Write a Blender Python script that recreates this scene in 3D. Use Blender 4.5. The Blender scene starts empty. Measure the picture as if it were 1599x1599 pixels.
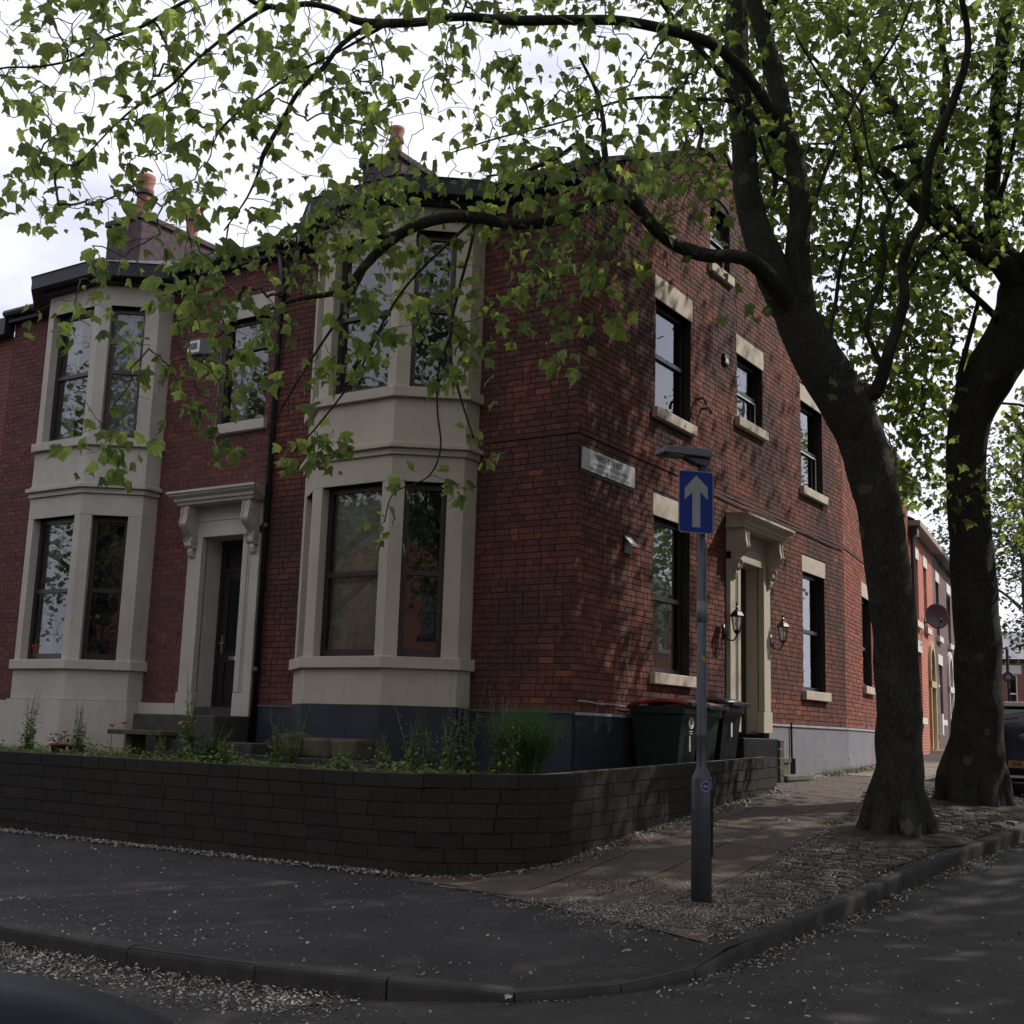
import bpy, bmesh, math, random
import numpy as np
from math import radians, sin, cos, pi
from mathutils import Vector, Matrix, noise

S = bpy.context.scene
COL = S.collection
rng = random.Random(11)
nr = np.random.default_rng(11)

# ------------------------------------------------------------------ camera
FPX = 1897.06                       # focal length in photograph pixels (1599 wide)
YAW, PIT, ROL = radians(-33.34), radians(10.2), radians(1.76)
CAM = Vector((7.12, -12.20, 1.5))
_F = Vector((sin(YAW)*cos(PIT), cos(YAW)*cos(PIT), sin(PIT)))
_R0 = Vector((cos(YAW), -sin(YAW), 0)); _U0 = _R0.cross(_F)
_R = cos(ROL)*_R0 + sin(ROL)*_U0; _U = -sin(ROL)*_R0 + cos(ROL)*_U0
cd = bpy.data.cameras.new('camera'); cam = bpy.data.objects.new('camera', cd); COL.objects.link(cam)
cam.matrix_world = Matrix(((_R.x, _U.x, -_F.x, CAM.x), (_R.y, _U.y, -_F.y, CAM.y), (_R.z, _U.z, -_F.z, CAM.z), (0, 0, 0, 1)))
cd.sensor_width = 36; cd.lens = 36*FPX/1599; cd.clip_start = .05; cd.clip_end = 2000
S.camera = cam

def at(px, py, dep):
    """world point seen at photograph pixel (px,py) at the given depth"""
    return CAM + (_F + _R*((px-799.5)/FPX) - _U*((py-799.5)/FPX))*dep

# ------------------------------------------------------------------ world, sun, exposure
SUN = Vector((.56, .72, .86)).normalized()
W = bpy.data.worlds.new('World'); S.world = W; W.use_nodes = True
nt = W.node_tree; nt.nodes.clear()
def wn(t, **k):
    n = nt.nodes.new(t)
    for a, b in k.items(): setattr(n, a, b)
    return n
sky = wn('ShaderNodeTexSky', sky_type='NISHITA', sun_disc=False)
sky.sun_elevation = math.asin(SUN.z); sky.sun_rotation = math.atan2(SUN.x, SUN.y)
bg1 = wn('ShaderNodeBackground'); bg1.inputs[1].default_value = .12
nt.links.new(sky.outputs[0], bg1.inputs[0])
tc = wn('ShaderNodeTexCoord'); mp = wn('ShaderNodeMapping'); mp.inputs['Scale'].default_value = (1, 1, 2.2)
nt.links.new(tc.outputs['Generated'], mp.inputs[0])
nz = wn('ShaderNodeTexNoise'); nz.inputs['Scale'].default_value = 2.6; nz.inputs['Detail'].default_value = 7; nz.inputs['Roughness'].default_value = .55
nt.links.new(mp.outputs[0], nz.inputs['Vector'])
cr = wn('ShaderNodeValToRGB'); cr.color_ramp.elements[0].position = .34; cr.color_ramp.elements[1].position = .50
cr.color_ramp.elements[0].color = (.55, .55, .55, 1); cr.color_ramp.elements[1].color = (1, 1, 1, 1)
nt.links.new(nz.outputs[0], cr.inputs[0])
nz2 = wn('ShaderNodeTexNoise'); nz2.inputs['Scale'].default_value = 4.2; nz2.inputs['Detail'].default_value = 6
nt.links.new(mp.outputs[0], nz2.inputs['Vector'])
cr2 = wn('ShaderNodeValToRGB'); cr2.color_ramp.elements[0].color = (.75, .75, .89, 1); cr2.color_ramp.elements[1].color = (.86, .86, .93, 1)
cr2.color_ramp.elements[0].position = .35; cr2.color_ramp.elements[1].position = .58
nt.links.new(nz2.outputs[0], cr2.inputs[0])
bg2 = wn('ShaderNodeBackground'); bg2.inputs[1].default_value = 1.30
nt.links.new(cr2.outputs[0], bg2.inputs[0])
mx = wn('ShaderNodeMixShader'); wo = wn('ShaderNodeOutputWorld')
nt.links.new(cr.outputs[0], mx.inputs[0]); nt.links.new(bg1.outputs[0], mx.inputs[1]); nt.links.new(bg2.outputs[0], mx.inputs[2])
nt.links.new(mx.outputs[0], wo.inputs[0])
sd = bpy.data.lights.new('sun', 'SUN'); sd.energy = 4.5; sd.angle = radians(.6); sd.color = (1, .95, .86)
sun = bpy.data.objects.new('sun', sd); COL.objects.link(sun)
sun.rotation_euler = SUN.to_track_quat('Z', 'Y').to_euler(); sun.location = (20, 30, 40)
S.render.engine = 'CYCLES'
S.view_settings.view_transform = 'Standard'; S.view_settings.look = 'None'; S.view_settings.gamma = 1
S.view_settings.exposure = 0.0; S.view_settings.use_curve_mapping = False
S.cycles.max_bounces = 8; S.cycles.transparent_max_bounces = 12

# ------------------------------------------------------------------ materials
M = {}
def _mat(name):
    m = bpy.data.materials.new(name); m.use_nodes = True
    t = m.node_tree; t.nodes.clear()
    return m, t
class NT:
    def __init__(s, t): s.t = t
    def n(s, ty, ins=None, **k):
        x = s.t.nodes.new(ty)
        for a, b in k.items(): setattr(x, a, b)
        for a, b in (ins or {}).items():
            if isinstance(b, bpy.types.NodeSocket): s.t.links.new(b, x.inputs[a])
            else: x.inputs[a].default_value = b
        return x
    def noise(s, vec, scale, det=4, rough=.55):
        return s.n('ShaderNodeTexNoise', {'Vector': vec, 'Scale': scale, 'Detail': det, 'Roughness': rough}).outputs[0]
    def ramp(s, fac, stops):
        r = s.n('ShaderNodeValToRGB', {'Fac': fac}); e = r.color_ramp.elements
        while len(e) < len(stops): e.new(.5)
        for i, (p, c) in enumerate(stops): e[i].position = p; e[i].color = (*c, 1) if len(c) == 3 else c
        return r.outputs[0]
    def mix(s, f, a, b, mode='MIX'):
        x = s.n('ShaderNodeMix', data_type='RGBA', blend_type=mode)
        for i, v in ((0, f), (6, a), (7, b)):
            if isinstance(v, bpy.types.NodeSocket): s.t.links.new(v, x.inputs[i])
            else: x.inputs[i].default_value = (*v, 1) if isinstance(v, tuple) and len(v) == 3 else v
        return x.outputs[2]
    def math(s, op, a, b=0.0):
        x = s.n('ShaderNodeMath', operation=op)
        for i, v in ((0, a), (1, b)):
            if isinstance(v, bpy.types.NodeSocket): s.t.links.new(v, x.inputs[i])
            else: x.inputs[i].default_value = v
        return x.outputs[0]
    def out(s, col, rough=.8, bump=None, bstr=.3, bdist=.01, spec=.3, metal=0.0, **extra):
        b = s.n('ShaderNodeBsdfPrincipled', {'Roughness': rough, 'Metallic': metal, 'Specular IOR Level': spec})
        if isinstance(col, bpy.types.NodeSocket): s.t.links.new(col, b.inputs[0])
        else: b.inputs[0].default_value = (*col, 1)
        if bump is not None:
            bp = s.n('ShaderNodeBump', {'Height': bump, 'Strength': bstr, 'Distance': bdist})
            s.t.links.new(bp.outputs[0], b.inputs['Normal'])
        o = s.n('ShaderNodeOutputMaterial'); s.t.links.new(b.outputs[0], o.inputs[0])
        return b
def rnd(nt_):      # random value for every mesh island and every object
    g = nt_.n('ShaderNodeNewGeometry'); o = nt_.n('ShaderNodeObjectInfo')
    a = nt_.math('ADD', g.outputs['Random Per Island'], o.outputs['Random'])
    return nt_.math('FRACT', a), g.outputs['Position']
def plain(name, col, rough=.7, var=.25, sc=6, bump=.2, spec=.3, metal=0.0, fine=60):
    m, t = _mat(name); k = NT(t)
    g = k.n('ShaderNodeNewGeometry').outputs['Position']
    n1 = k.noise(g, sc, 5); n2 = k.noise(g, fine, 3)
    d = tuple(c*(1-var) for c in col); l = tuple(min(1, c*(1+var)) for c in col)
    c = k.ramp(n1, [(.3, d), (.7, l)])
    c = k.mix(.25, c, k.ramp(n2, [(.35, d), (.65, l)]))
    k.out(c, rough, n2, bump, .004, spec, metal)
    M[name] = m; return m

def brick_mat(name, cols, soot, sootc, z0=None):
    m, t = _mat(name); k = NT(t)
    r, pos = rnd(k)
    c = k.ramp(r, cols)
    n1 = k.noise(pos, .75, 5, .6)
    n1 = k.math('ADD', k.math('MULTIPLY', n1, .65), k.math('MULTIPLY', k.noise(pos, 2.7, 5, .7), .35)); s = k.ramp(n1, [(.45, (0, 0, 0)), (.56, (1, 1, 1))])
    c = k.mix(k.math('MULTIPLY', s, soot), c, sootc)
    n2 = k.noise(pos, 38, 4, .7)
    c = k.mix(.35, c, k.ramp(n2, [(.3, (.03, .016, .014)), (.7, (.30, .13, .10))]))
    k.out(c, .88, n2, .5, .004, .2)
    M[name] = m
brick_mat('brick_dark', [(0, (.036, .022, .024)), (.18, (.065, .028, .027)), (.4, (.125, .040, .033)), (.7, (.155, .047, .035)), (.88, (.105, .038, .033)), (1, (.27, .085, .048))], .92, (.026, .020, .023))  # darker copy of the side brick; front wall's tree shade mixed into colour
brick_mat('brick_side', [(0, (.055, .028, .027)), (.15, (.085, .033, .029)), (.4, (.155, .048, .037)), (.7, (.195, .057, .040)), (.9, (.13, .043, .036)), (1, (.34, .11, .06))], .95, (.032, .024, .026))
brick_mat('brick_wing', [(0, (.17, .05, .04)), (.4, (.29, .082, .055)), (.8, (.36, .11, .07)), (1, (.42, .15, .09))], .35, (.12, .06, .05))
brick_mat('brick_plum', [(0, (.045, .025, .030)), (.2, (.085, .034, .038)), (.5, (.115, .040, .040)), (.85, (.145, .048, .042)), (1, (.18, .065, .05))], .35, (.07, .04, .045))
plain('mortar_dark', (.036, .028, .027), .95, .3, 4)
plain('mortar_light', (.17, .14, .14), .95, .3, 4)
m, t = _mat('render_cream'); k = NT(t); g = k.n('ShaderNodeNewGeometry').outputs['Position']
c = k.ramp(k.noise(g, 1.6, 5), [(.3, (.42, .37, .30)), (.7, (.49, .435, .355))])
c = k.mix(k.math('MULTIPLY', k.ramp(k.noise(g, 7, 6, .7), [(.56, (0, 0, 0)), (.75, (1, 1, 1))]), .35), c, (.25, .22, .18))
st = k.noise(k.n('ShaderNodeMapping', {'Vector': g, 'Scale': (5.5, 5.5, .35)}).outputs[0], 1.6, 6, .7)
c = k.mix(k.math('MULTIPLY', k.ramp(st, [(.50, (0, 0, 0)), (.74, (1, 1, 1))]), .20), c, (.24, .20, .155))
c = k.mix(k.math('MULTIPLY', k.ramp(k.noise(g, 19, 4, .8), [(.68, (0, 0, 0)), (.72, (1, 1, 1))]), .3), c, (.16, .14, .115))
k.out(c, .72, k.noise(g, 40, 4), .25, .004); M['render_cream'] = m
m, t = _mat('render_white'); k = NT(t); g = k.n('ShaderNodeNewGeometry').outputs['Position']
c = k.ramp(k.noise(g, 1.9, 5), [(.3, (.43, .395, .35)), (.7, (.52, .485, .435))])
c = k.mix(k.math('MULTIPLY', k.ramp(k.noise(g, 5, 7, .75), [(.55, (0, 0, 0)), (.72, (1, 1, 1))]), .4), c, (.28, .26, .22))
st = k.noise(k.n('ShaderNodeMapping', {'Vector': g, 'Scale': (5.5, 5.5, .35)}).outputs[0], 1.6, 6, .7)
c = k.mix(k.math('MULTIPLY', k.ramp(st, [(.50, (0, 0, 0)), (.74, (1, 1, 1))]), .20), c, (.24, .20, .155))
c = k.mix(k.math('MULTIPLY', k.ramp(k.noise(g, 19, 4, .8), [(.68, (0, 0, 0)), (.72, (1, 1, 1))]), .3), c, (.16, .14, .115))
k.out(c, .72, k.noise(g, 30, 4), .3, .005); M['render_white'] = m
plain('render_stained', (.36, .34, .30), .85, .35, 2.5)
plain('plinth_blue', (.028, .031, .046), .55, .3, 3)
plain('plinth_grey', (.20, .19, .22), .6, .2, 2.2)
plain('plinth_band', (.34, .34, .37), .7, .3, 5)
plain('sandstone', (.47, .405, .34), .85, .2, 5)
plain('frame_brown', (.030, .016, .020), .35, .2, 8, .05, .5)
plain('frame_black', (.014, .013, .020), .35, .2, 8, .05, .5)
plain('upvc_white', (.75, .74, .76), .4, .05, 8, .05)
plain('door_dark', (.022, .012, .014), .4, .2, 8, .05, .5)
plain('black_paint', (.012, .012, .015), .35, .3, 4, .1, .5)
plain('fascia', (.020, .020, .030), .5, .3, 4, .1)
plain('slate', (.055, .05, .065), .6, .3, 3)
plain('interior', (.028, .028, .032), .9, .3, 3)
plain('curtain', (.34, .34, .36), .9, .25, 12)
plain('blind', (.44, .44, .36), .9, .12, 2)
plain('terracotta', (.26, .115, .08), .8, .3, 6)
plain('chimney_stone', (.075, .055, .06), .95, .45, 9, .8)
plain('chimney_render', (.28, .19, .17), .95, .35, 5, .5)
plain('pole_grey', (.050, .060, .075), .45, .18, 7, .1, .5)
plain('pole_band', (.13, .15, .16), .45, .15, 7, .1, .5)
plain('lamp_metal', (.095, .105, .12), .42, .15, 7, .1, .5)
plain('sign_blue', (.001, .016, .17), .5, .05, 5, .02, .25)
plain('sign_grey', (.24, .26, .27), .45, .08, 5, .02)
plain('sign_edge', (.15, .18, .24), .45, .1, 5, .02)
plain('nameplate', (.52, .52, .56), .5, .1, 9, .05)
plain('ink', (.05, .05, .07), .6, .1, 5, .02)
plain('ink_faded', (.30, .29, .34), .6, .1, 5, .02)
plain('bin_green', (.008, .022, .018), .45, .2, 5, .05, .4)
plain('bin_black', (.010, .011, .016), .42, .2, 5, .05, .4)
plain('lid_red', (.20, .007, .014), .4, .15, 5, .05, .4)
plain('lid_yellow', (.42, .17, .012), .4, .15, 5, .05, .4)
plain('paint_white', (.62, .62, .64), .6, .15, 20, .05)
plain('sticker', (.045, .035, .13), .5, .1, 10)
plain('sticker_pale', (.32, .30, .42), .5, .1, 10)
plain('yellow_mark', (.42, .33, .03), .6, .2, 20)
plain('stone_mossy', (.085, .072, .048), .92, .45, 7, .8)
plain('stone_dark', (.055, .051, .048), .92, .4, 6, .6)
plain('stone_step', (.10, .10, .078), .9, .4, 7, .5)
plain('soil', (.045, .036, .026), .95, .5, 6, .9)
plain('kerb', (.048, .045, .044), .85, .35, 5, .5)
plain('car_black', (.006, .008, .018), .28, .1, 3, .0, .35)
plain('dash', (.012, .014, .024), .55, .25, 8, .05)
plain('rubber', (.012, .012, .012), .8, .2, 8)
plain('chrome', (.7, .7, .72), .2, .05, 8, 0, .5, 1.0)
plain('plate_yellow', (.38, .24, .06), .5, .1, 8)
plain('petal', (.62, .16, .05), .7, .3, 20)
plain('dish', (.07, .05, .06), .5, .2, 8)
plain('dead_stem', (.10, .075, .045), .9, .3, 20)
plain('door_white', (.55, .55, .57), .5, .08, 8)
plain('buff', (.42, .34, .20), .8, .15, 8)
plain('far_stone', (.62, .58, .54), .85, .1, 8)
plain('gutter_pale', (.28, .25, .20), .6, .2, 8)
plain('pot', (.16, .055, .035), .85, .3, 10)

# glass: reflecting pane one can look through
m, t = _mat('glass'); k = NT(t)
fr = k.n('ShaderNodeFresnel', {'IOR': 1.55}).outputs[0]
g = k.n('ShaderNodeNewGeometry').outputs['Position']
bp = k.n('ShaderNodeBump', {'Height': k.noise(g, 1.3, 2), 'Strength': .03, 'Distance': .03})
gl = k.n('ShaderNodeBsdfGlossy', {'Roughness': .015, 'Color': (.92, .95, 1, 1), 'Normal': bp.outputs[0]})
tr = k.n('ShaderNodeBsdfTransparent', {'Color': (.90, .93, .91, 1)})
ms = k.n('ShaderNodeMixShader', {0: k.math('MINIMUM', k.math('MULTIPLY', fr, 1.9), 1.0), 1: tr.outputs[0], 2: gl.outputs[0]})
k.n('ShaderNodeOutputMaterial', {0: ms.outputs[0]}); M['glass'] = m
# car / dark glass
plain('car_window', (.05, .13, .12), .1, .15, 3, 0, .5)
m, t = _mat('glass_teal'); k = NT(t); k.out((.006, .011, .013), .12, spec=.4); M['glass_teal'] = m
# lantern glass
m, t = _mat('lantern_glass'); k = NT(t)
ms = k.n('ShaderNodeMixShader', {0: .18, 1: k.n('ShaderNodeBsdfTransparent', {'Color': (.85, .85, .88, 1)}).outputs[0], 2: k.n('ShaderNodeBsdfGlossy', {'Roughness': .05}).outputs[0]})
k.n('ShaderNodeOutputMaterial', {0: ms.outputs[0]}); M['lantern_glass'] = m
# bark
m, t = _mat('bark'); k = NT(t); g = k.n('ShaderNodeNewGeometry').outputs['Position']
c = k.ramp(k.noise(g, 3.0, 6, .65), [(.30, (.024, .023, .019)), (.52, (.048, .046, .036)), (.66, (.070, .072, .046))])
v = k.n('ShaderNodeTexVoronoi', {'Vector': k.mix(.12, g, k.n('ShaderNodeTexNoise', {'Vector': g, 'Scale': 5.0}).outputs[1]), 'Scale': 3.2})
pf = k.ramp(k.math('ADD', v.outputs[0], k.math('MULTIPLY', k.noise(g, 14, 4), .35)), [(.36, (1, 1, 1)), (.41, (0, 0, 0))])
pf = k.math('MULTIPLY', pf, k.ramp(k.noise(g, .9, 2), [(.46, (0, 0, 0)), (.56, (1, 1, 1))]))
fl = k.noise(k.n('ShaderNodeMapping', {'Vector': g, 'Scale': (1, 1, .35)}).outputs[0], 34, 5, .75)
c = k.mix(.55, c, k.ramp(fl, [(.38, (.012, .011, .010)), (.55, (.052, .05, .04)), (.7, (.10, .098, .075))]))
c = k.mix(k.math('MULTIPLY', pf, .65), c, (.15, .135, .09))
k.out(c, .85, k.math('ADD', fl, k.noise(g, 9, 5, .7)), 1.0, .035, .2); M['bark'] = m
plain('twig_bark', (.105, .085, .068), .85, .3, 9)
# leaves
def leaf_mat(name, a, b, tcol, tr=.45):
    m, t = _mat(name); k = NT(t); r, pos = rnd(k)
    c = k.ramp(r, [(0, tuple(x*.7 for x in a)), (.35, a), (.75, b), (1, (b[0]*1.9, b[1]*1.45, b[2]*1.2))])
    d = k.n('ShaderNodeBsdfPrincipled', {'Base Color': c, 'Roughness': .45, 'Specular IOR Level': .35})
    tl = k.n('ShaderNodeBsdfTranslucent', {'Color': k.ramp(k.math('FRACT', k.math('MULTIPLY', r, 7.3)), [(0, tuple(x*.45 for x in tcol)), (.6, tuple(x*.85 for x in tcol)), (1, (tcol[0]*1.2, tcol[1]*1.05, tcol[2]))])})
    ms = k.n('ShaderNodeMixShader', {0: tr, 1: d.outputs[0], 2: tl.outputs[0]})
    k.n('ShaderNodeOutputMaterial', {0: ms.outputs[0]}); M[name] = m
leaf_mat('leaf_plane', (.038, .066, .030), (.088, .138, .050), (.42, .56, .13), .56)
leaf_mat('leaf_far', (.04, .075, .022), (.085, .14, .035), (.26, .40, .08))
leaf_mat('leaf_dark', (.020, .045, .022), (.045, .085, .035), (.10, .18, .05), .3)
leaf_mat('weed', (.075, .125, .045), (.17, .24, .085), (.30, .42, .12), .35)
leaf_mat('grass', (.040, .075, .018), (.10, .15, .035), (.16, .24, .05), .35)
leaf_mat('fern', (.030, .085, .030), (.075, .17, .055), (.12, .26, .07), .35)
leaf_mat('red_leaf', (.10, .025, .02), (.22, .06, .04), (.2, .06, .03), .3)
# asphalt etc.
def ground_mat(name, base, speck, dust, dsc, dlo, dhi, damt, bump=.6, sp=.62):
    m, t = _mat(name); k = NT(t); g = k.n('ShaderNodeNewGeometry').outputs['Position']
    d = tuple(x*.7 for x in base); l = tuple(x*1.3 for x in base)
    c = k.ramp(k.noise(g, 1.3, 5), [(.3, d), (.7, l)])
    n2 = k.noise(g, 75, 3, .6)
    c = k.mix(k.math('MULTIPLY', k.ramp(n2, [(sp, (0, 0, 0)), (sp+.08, (1, 1, 1))]), .55), c, speck)
    dn = k.math('ADD', k.math('MULTIPLY', k.noise(g, dsc, 5, .7), .75), k.math('MULTIPLY', k.noise(g, 28, 4, .7), .25))
    c = k.mix(k.math('MULTIPLY', k.ramp(dn, [(dlo, (0, 0, 0)), (dhi, (1, 1, 1))]), damt), c, dust)
    if name.startswith('asphalt'):
        vd = k.n('ShaderNodeTexVoronoi', {'Vector': k.mix(.10, g, k.n('ShaderNodeTexNoise', {'Vector': g, 'Scale': 3.0, 'Detail': 5.0}).outputs[1]), 'Scale': .55}, feature='DISTANCE_TO_EDGE')
        ck = k.math('MULTIPLY', k.ramp(vd.outputs[0], [(.0, (1, 1, 1)), (.006, (0, 0, 0))]), k.ramp(k.noise(g, .6, 2), [(.48, (0, 0, 0)), (.58, (1, 1, 1))]))
        c = k.mix(k.math('MULTIPLY', ck, .8), c, (.012, .011, .011))
    k.out(c, .82, n2, bump, .006, .35); M[name] = m
ground_mat('asphalt', (.034, .031, .031), (.10, .095, .09), (.13, .11, .10), 1.7, .54, .72, .35)
ground_mat('asphalt_path', (.031, .028, .029), (.06, .057, .058), (.09, .08, .075), 1.3, .57, .75, .3, .35)
ground_mat('flag_base', (.11, .085, .07), (.16, .14, .12), (.22, .19, .16), 2.2, .5, .7, .5)
m, t = _mat('flagstone'); k = NT(t); r, g = rnd(k)
c = k.ramp(r, [(0, (.066, .050, .042)), (.5, (.098, .070, .058)), (1, (.080, .068, .058))])
c = k.mix(k.math('MULTIPLY', k.ramp(k.noise(g, 1.8, 6, .65), [(.42, (0, 0, 0)), (.7, (1, 1, 1))]), .55), c, (.075, .066, .055))
c = k.mix(k.math('MULTIPLY', k.ramp(k.noise(g, 60, 3), [(.62, (0, 0, 0)), (.7, (1, 1, 1))]), .3), c, (.25, .22, .19))
k.out(c, .85, k.noise(g, 50, 4), .4, .004, .3); M['flagstone'] = m
plain('flag_sunlit', (.19, .155, .135), .9, .25, 1.5, .4)  # paler copy of the flags, far paving's sunlight put into its colour
m, t = _mat('sett'); k = NT(t); r, g = rnd(k)
c = k.ramp(r, [(0, (.048, .045, .040)), (.5, (.075, .070, .060)), (1, (.11, .10, .086))])
c = k.mix(.4, c, k.ramp(k.noise(g, 40, 4, .7), [(.35, (.03, .028, .025)), (.7, (.13, .12, .10))]))
k.out(c, .8, k.noise(g, 40, 4), .6, .006, .35); M['sett'] = m
m, t = _mat('block'); k = NT(t); r, g = rnd(k)
c = k.ramp(r, [(0, (.026, .023, .021)), (.5, (.031, .028, .025)), (1, (.038, .033, .028))])
c = k.mix(k.math('MULTIPLY', k.ramp(k.noise(g, 2.4, 6, .7), [(.45, (0, 0, 0)), (.68, (1, 1, 1))]), .5), c, (.026, .028, .020))
c = k.mix(k.math('MULTIPLY', k.ramp(k.noise(g, 30, 5, .75), [(.57, (0, 0, 0)), (.70, (1, 1, 1))]), .6), c, (.11, .102, .092))
k.out(c, .92, k.noise(g, 26, 5, .7), .8, .01, .2); M['block'] = m
plain('coping', (.095, .088, .075), .95, .5, 9, .8)
m, t = _mat('fluff'); k = NT(t); r, g = rnd(k)
k.out(k.ramp(r, [(0, (.13, .11, .09)), (.5, (.27, .245, .215)), (1, (.46, .43, .39))]), .9, spec=.1); M['fluff'] = m

def texbrick(name, c1, c2, mort, bw=.225, rh=.078):
    m, t = _mat(name); k = NT(t)
    o = k.n('ShaderNodeTexCoord').outputs['Object']
    sp = k.n('ShaderNodeSeparateXYZ', {0: o})
    v = k.n('ShaderNodeCombineXYZ', {0: k.math('ADD', sp.outputs[0], sp.outputs[1]), 1: sp.outputs[2]}).outputs[0]
    b = k.n('ShaderNodeTexBrick', {'Vector': v, 'Color1': (*c1, 1), 'Color2': (*c2, 1), 'Mortar': (*mort, 1), 'Scale': 1.0, 'Mortar Size': .012, 'Brick Width': bw, 'Row Height': rh, 'Bias': 0.0})
    g = k.n('ShaderNodeNewGeometry').outputs['Position']
    c = k.mix(.3, b.outputs[0], k.ramp(k.noise(g, 1.5, 5), [(.3, tuple(x*.5 for x in c1)), (.7, c2)]))
    k.out(c, .88, k.math('SUBTRACT', 1.0, b.outputs[1]), .5, .01); M[name] = m
texbrick('brick_red', (.42, .085, .05), (.50, .13, .07), (.50, .36, .30))
texbrick('brick_purple', (.13, .085, .085), (.20, .125, .115), (.10, .075, .075))
texbrick('brick_far', (.22, .075, .06), (.30, .10, .075), (.2, .14, .12))
texbrick('brick_attic', (.17, .06, .05), (.23, .085, .06), (.06, .045, .04))

# ------------------------------------------------------------------ object helpers
def tag(o, label=None, cat=None, group=None, kind=None):
    if label: o['label'] = label
    if cat: o['category'] = cat
    if group: o['group'] = group
    if kind: o['kind'] = kind
    return o
def empty(name, loc=(0, 0, 0), label=None, cat=None, group=None, rz=0):
    o = bpy.data.objects.new(name, None); COL.objects.link(o); o.location = loc; o.rotation_euler = (0, 0, rz)
    o.empty_display_size = .2
    return tag(o, label, cat, group)
def link(name, me, parent=None, loc=None):
    o = bpy.data.objects.new(name, me); COL.objects.link(o)
    if parent is not None: o.parent = parent
    if loc is not None: o.location = loc
    return o
class Fr:
    """local frame on a wall: u to the right seen from outside, n outwards, z up"""
    def __init__(s, ox, oy, ux, uy, oz=0):
        s.o = Vector((ox, oy, oz)); s.u = Vector((ux, uy, 0)).normalized(); s.n = Vector((s.u.y, -s.u.x, 0))
    def p(s, u, n, z): return s.o + s.u*u + s.n*n + Vector((0, 0, z))
WORLD = Fr(0, 0, 1, 0); WORLD.n = Vector((0, 1, 0))
class MB:
    def __init__(s, fr=None): s.v = []; s.f = []; s.mi = []; s.fr = fr or WORLD
    def add(s, vs, fs, mi=0):
        b = len(s.v); s.v += [tuple(x) for x in vs]
        for f in fs: s.f.append(tuple(b+i for i in f)); s.mi.append(mi)
    def box(s, u0, u1, n0, n1, z0, z1, mi=0, back=True):
        p = s.fr.p
        vs = [p(u0, n0, z0), p(u1, n0, z0), p(u1, n1, z0), p(u0, n1, z0), p(u0, n0, z1), p(u1, n0, z1), p(u1, n1, z1), p(u0, n1, z1)]
        fs = [(3, 2, 6, 7), (0, 3, 7, 4), (2, 1, 5, 6), (4, 7, 6, 5), (0, 1, 2, 3)]
        if back: fs.append((1, 0, 4, 5))
        s.add(vs, fs, mi)
    def quad(s, a, b, c, d, mi=0): s.add([a, b, c, d], [(0, 1, 2, 3)], mi)
    def prism(s, pts, f, mi=0):
        """pts: closed profile list; f(pt, 0|1) -> world position of both ends"""
        n = len(pts); vs = [f(p, 0) for p in pts] + [f(p, 1) for p in pts]
        fs = [(i, (i+1) % n, n+(i+1) % n, n+i) for i in range(n)] + [tuple(range(n-1, -1, -1)), tuple(range(n, 2*n))]
        s.add(vs, fs, mi)
    def tube(s, pts, rad, seg=8, mi=0, cap=True):
        pts = [Vector(p) for p in pts]; n = len(pts)
        if not hasattr(rad, '__len__'): rad = [rad]*n
        up = Vector((0, 0, 1)); vs = []; ref = None
        for i, p in enumerate(pts):
            d = (pts[min(i+1, n-1)] - pts[max(i-1, 0)]).normalized()
            if ref is None: ref = d.orthogonal().normalized()
            ref = (ref - d*ref.dot(d)).normalized(); b = d.cross(ref)
            for j in range(seg):
                a = 2*pi*j/seg; vs.append(p + (ref*cos(a) + b*sin(a))*rad[i])
        fs = [(i*seg+j, i*seg+(j+1) % seg, (i+1)*seg+(j+1) % seg, (i+1)*seg+j) for i in range(n-1) for j in range(seg)]
        if cap: fs += [tuple(range(seg-1, -1, -1)), tuple((n-1)*seg+j for j in range(seg))]
        s.add(vs, fs, mi)
    def lathe(s, c, prof, seg=16, mi=0, ax=None):
        c = Vector(c); vs = []
        for r, z in prof:
            for j in range(seg):
                a = 2*pi*j/seg; vs.append(c + Vector((r*cos(a), r*sin(a), z)))
        n = len(prof)
        fs = [(i*seg+j, i*seg+(j+1) % seg, (i+1)*seg+(j+1) % seg, (i+1)*seg+j) for i in range(n-1) for j in range(seg)]
        fs += [tuple(range(seg-1, -1, -1)), tuple((n-1)*seg+j for j in range(seg))]
        s.add(vs, fs, mi)
    def build(s, name, mats, parent=None, smooth=False, kind=None, bevel=0):
        me = bpy.data.meshes.new(name); me.from_pydata(s.v, [], s.f)
        if not isinstance(mats, (list, tuple)): mats = [mats]
        for m_ in mats: me.materials.append(M[m_] if isinstance(m_, str) else m_)
        if len(mats) > 1: me.polygons.foreach_set('material_index', s.mi)
        if smooth: me.polygons.foreach_set('use_smooth', [True]*len(me.polygons))
        me.validate(); me.update()
        o = link(name, me, parent)
        if kind: o['kind'] = kind
        if bevel:
            b = o.modifiers.new('bevel', 'BEVEL'); b.width = bevel; b.segments = 2; b.limit_method = 'ANGLE'
        return o
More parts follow.
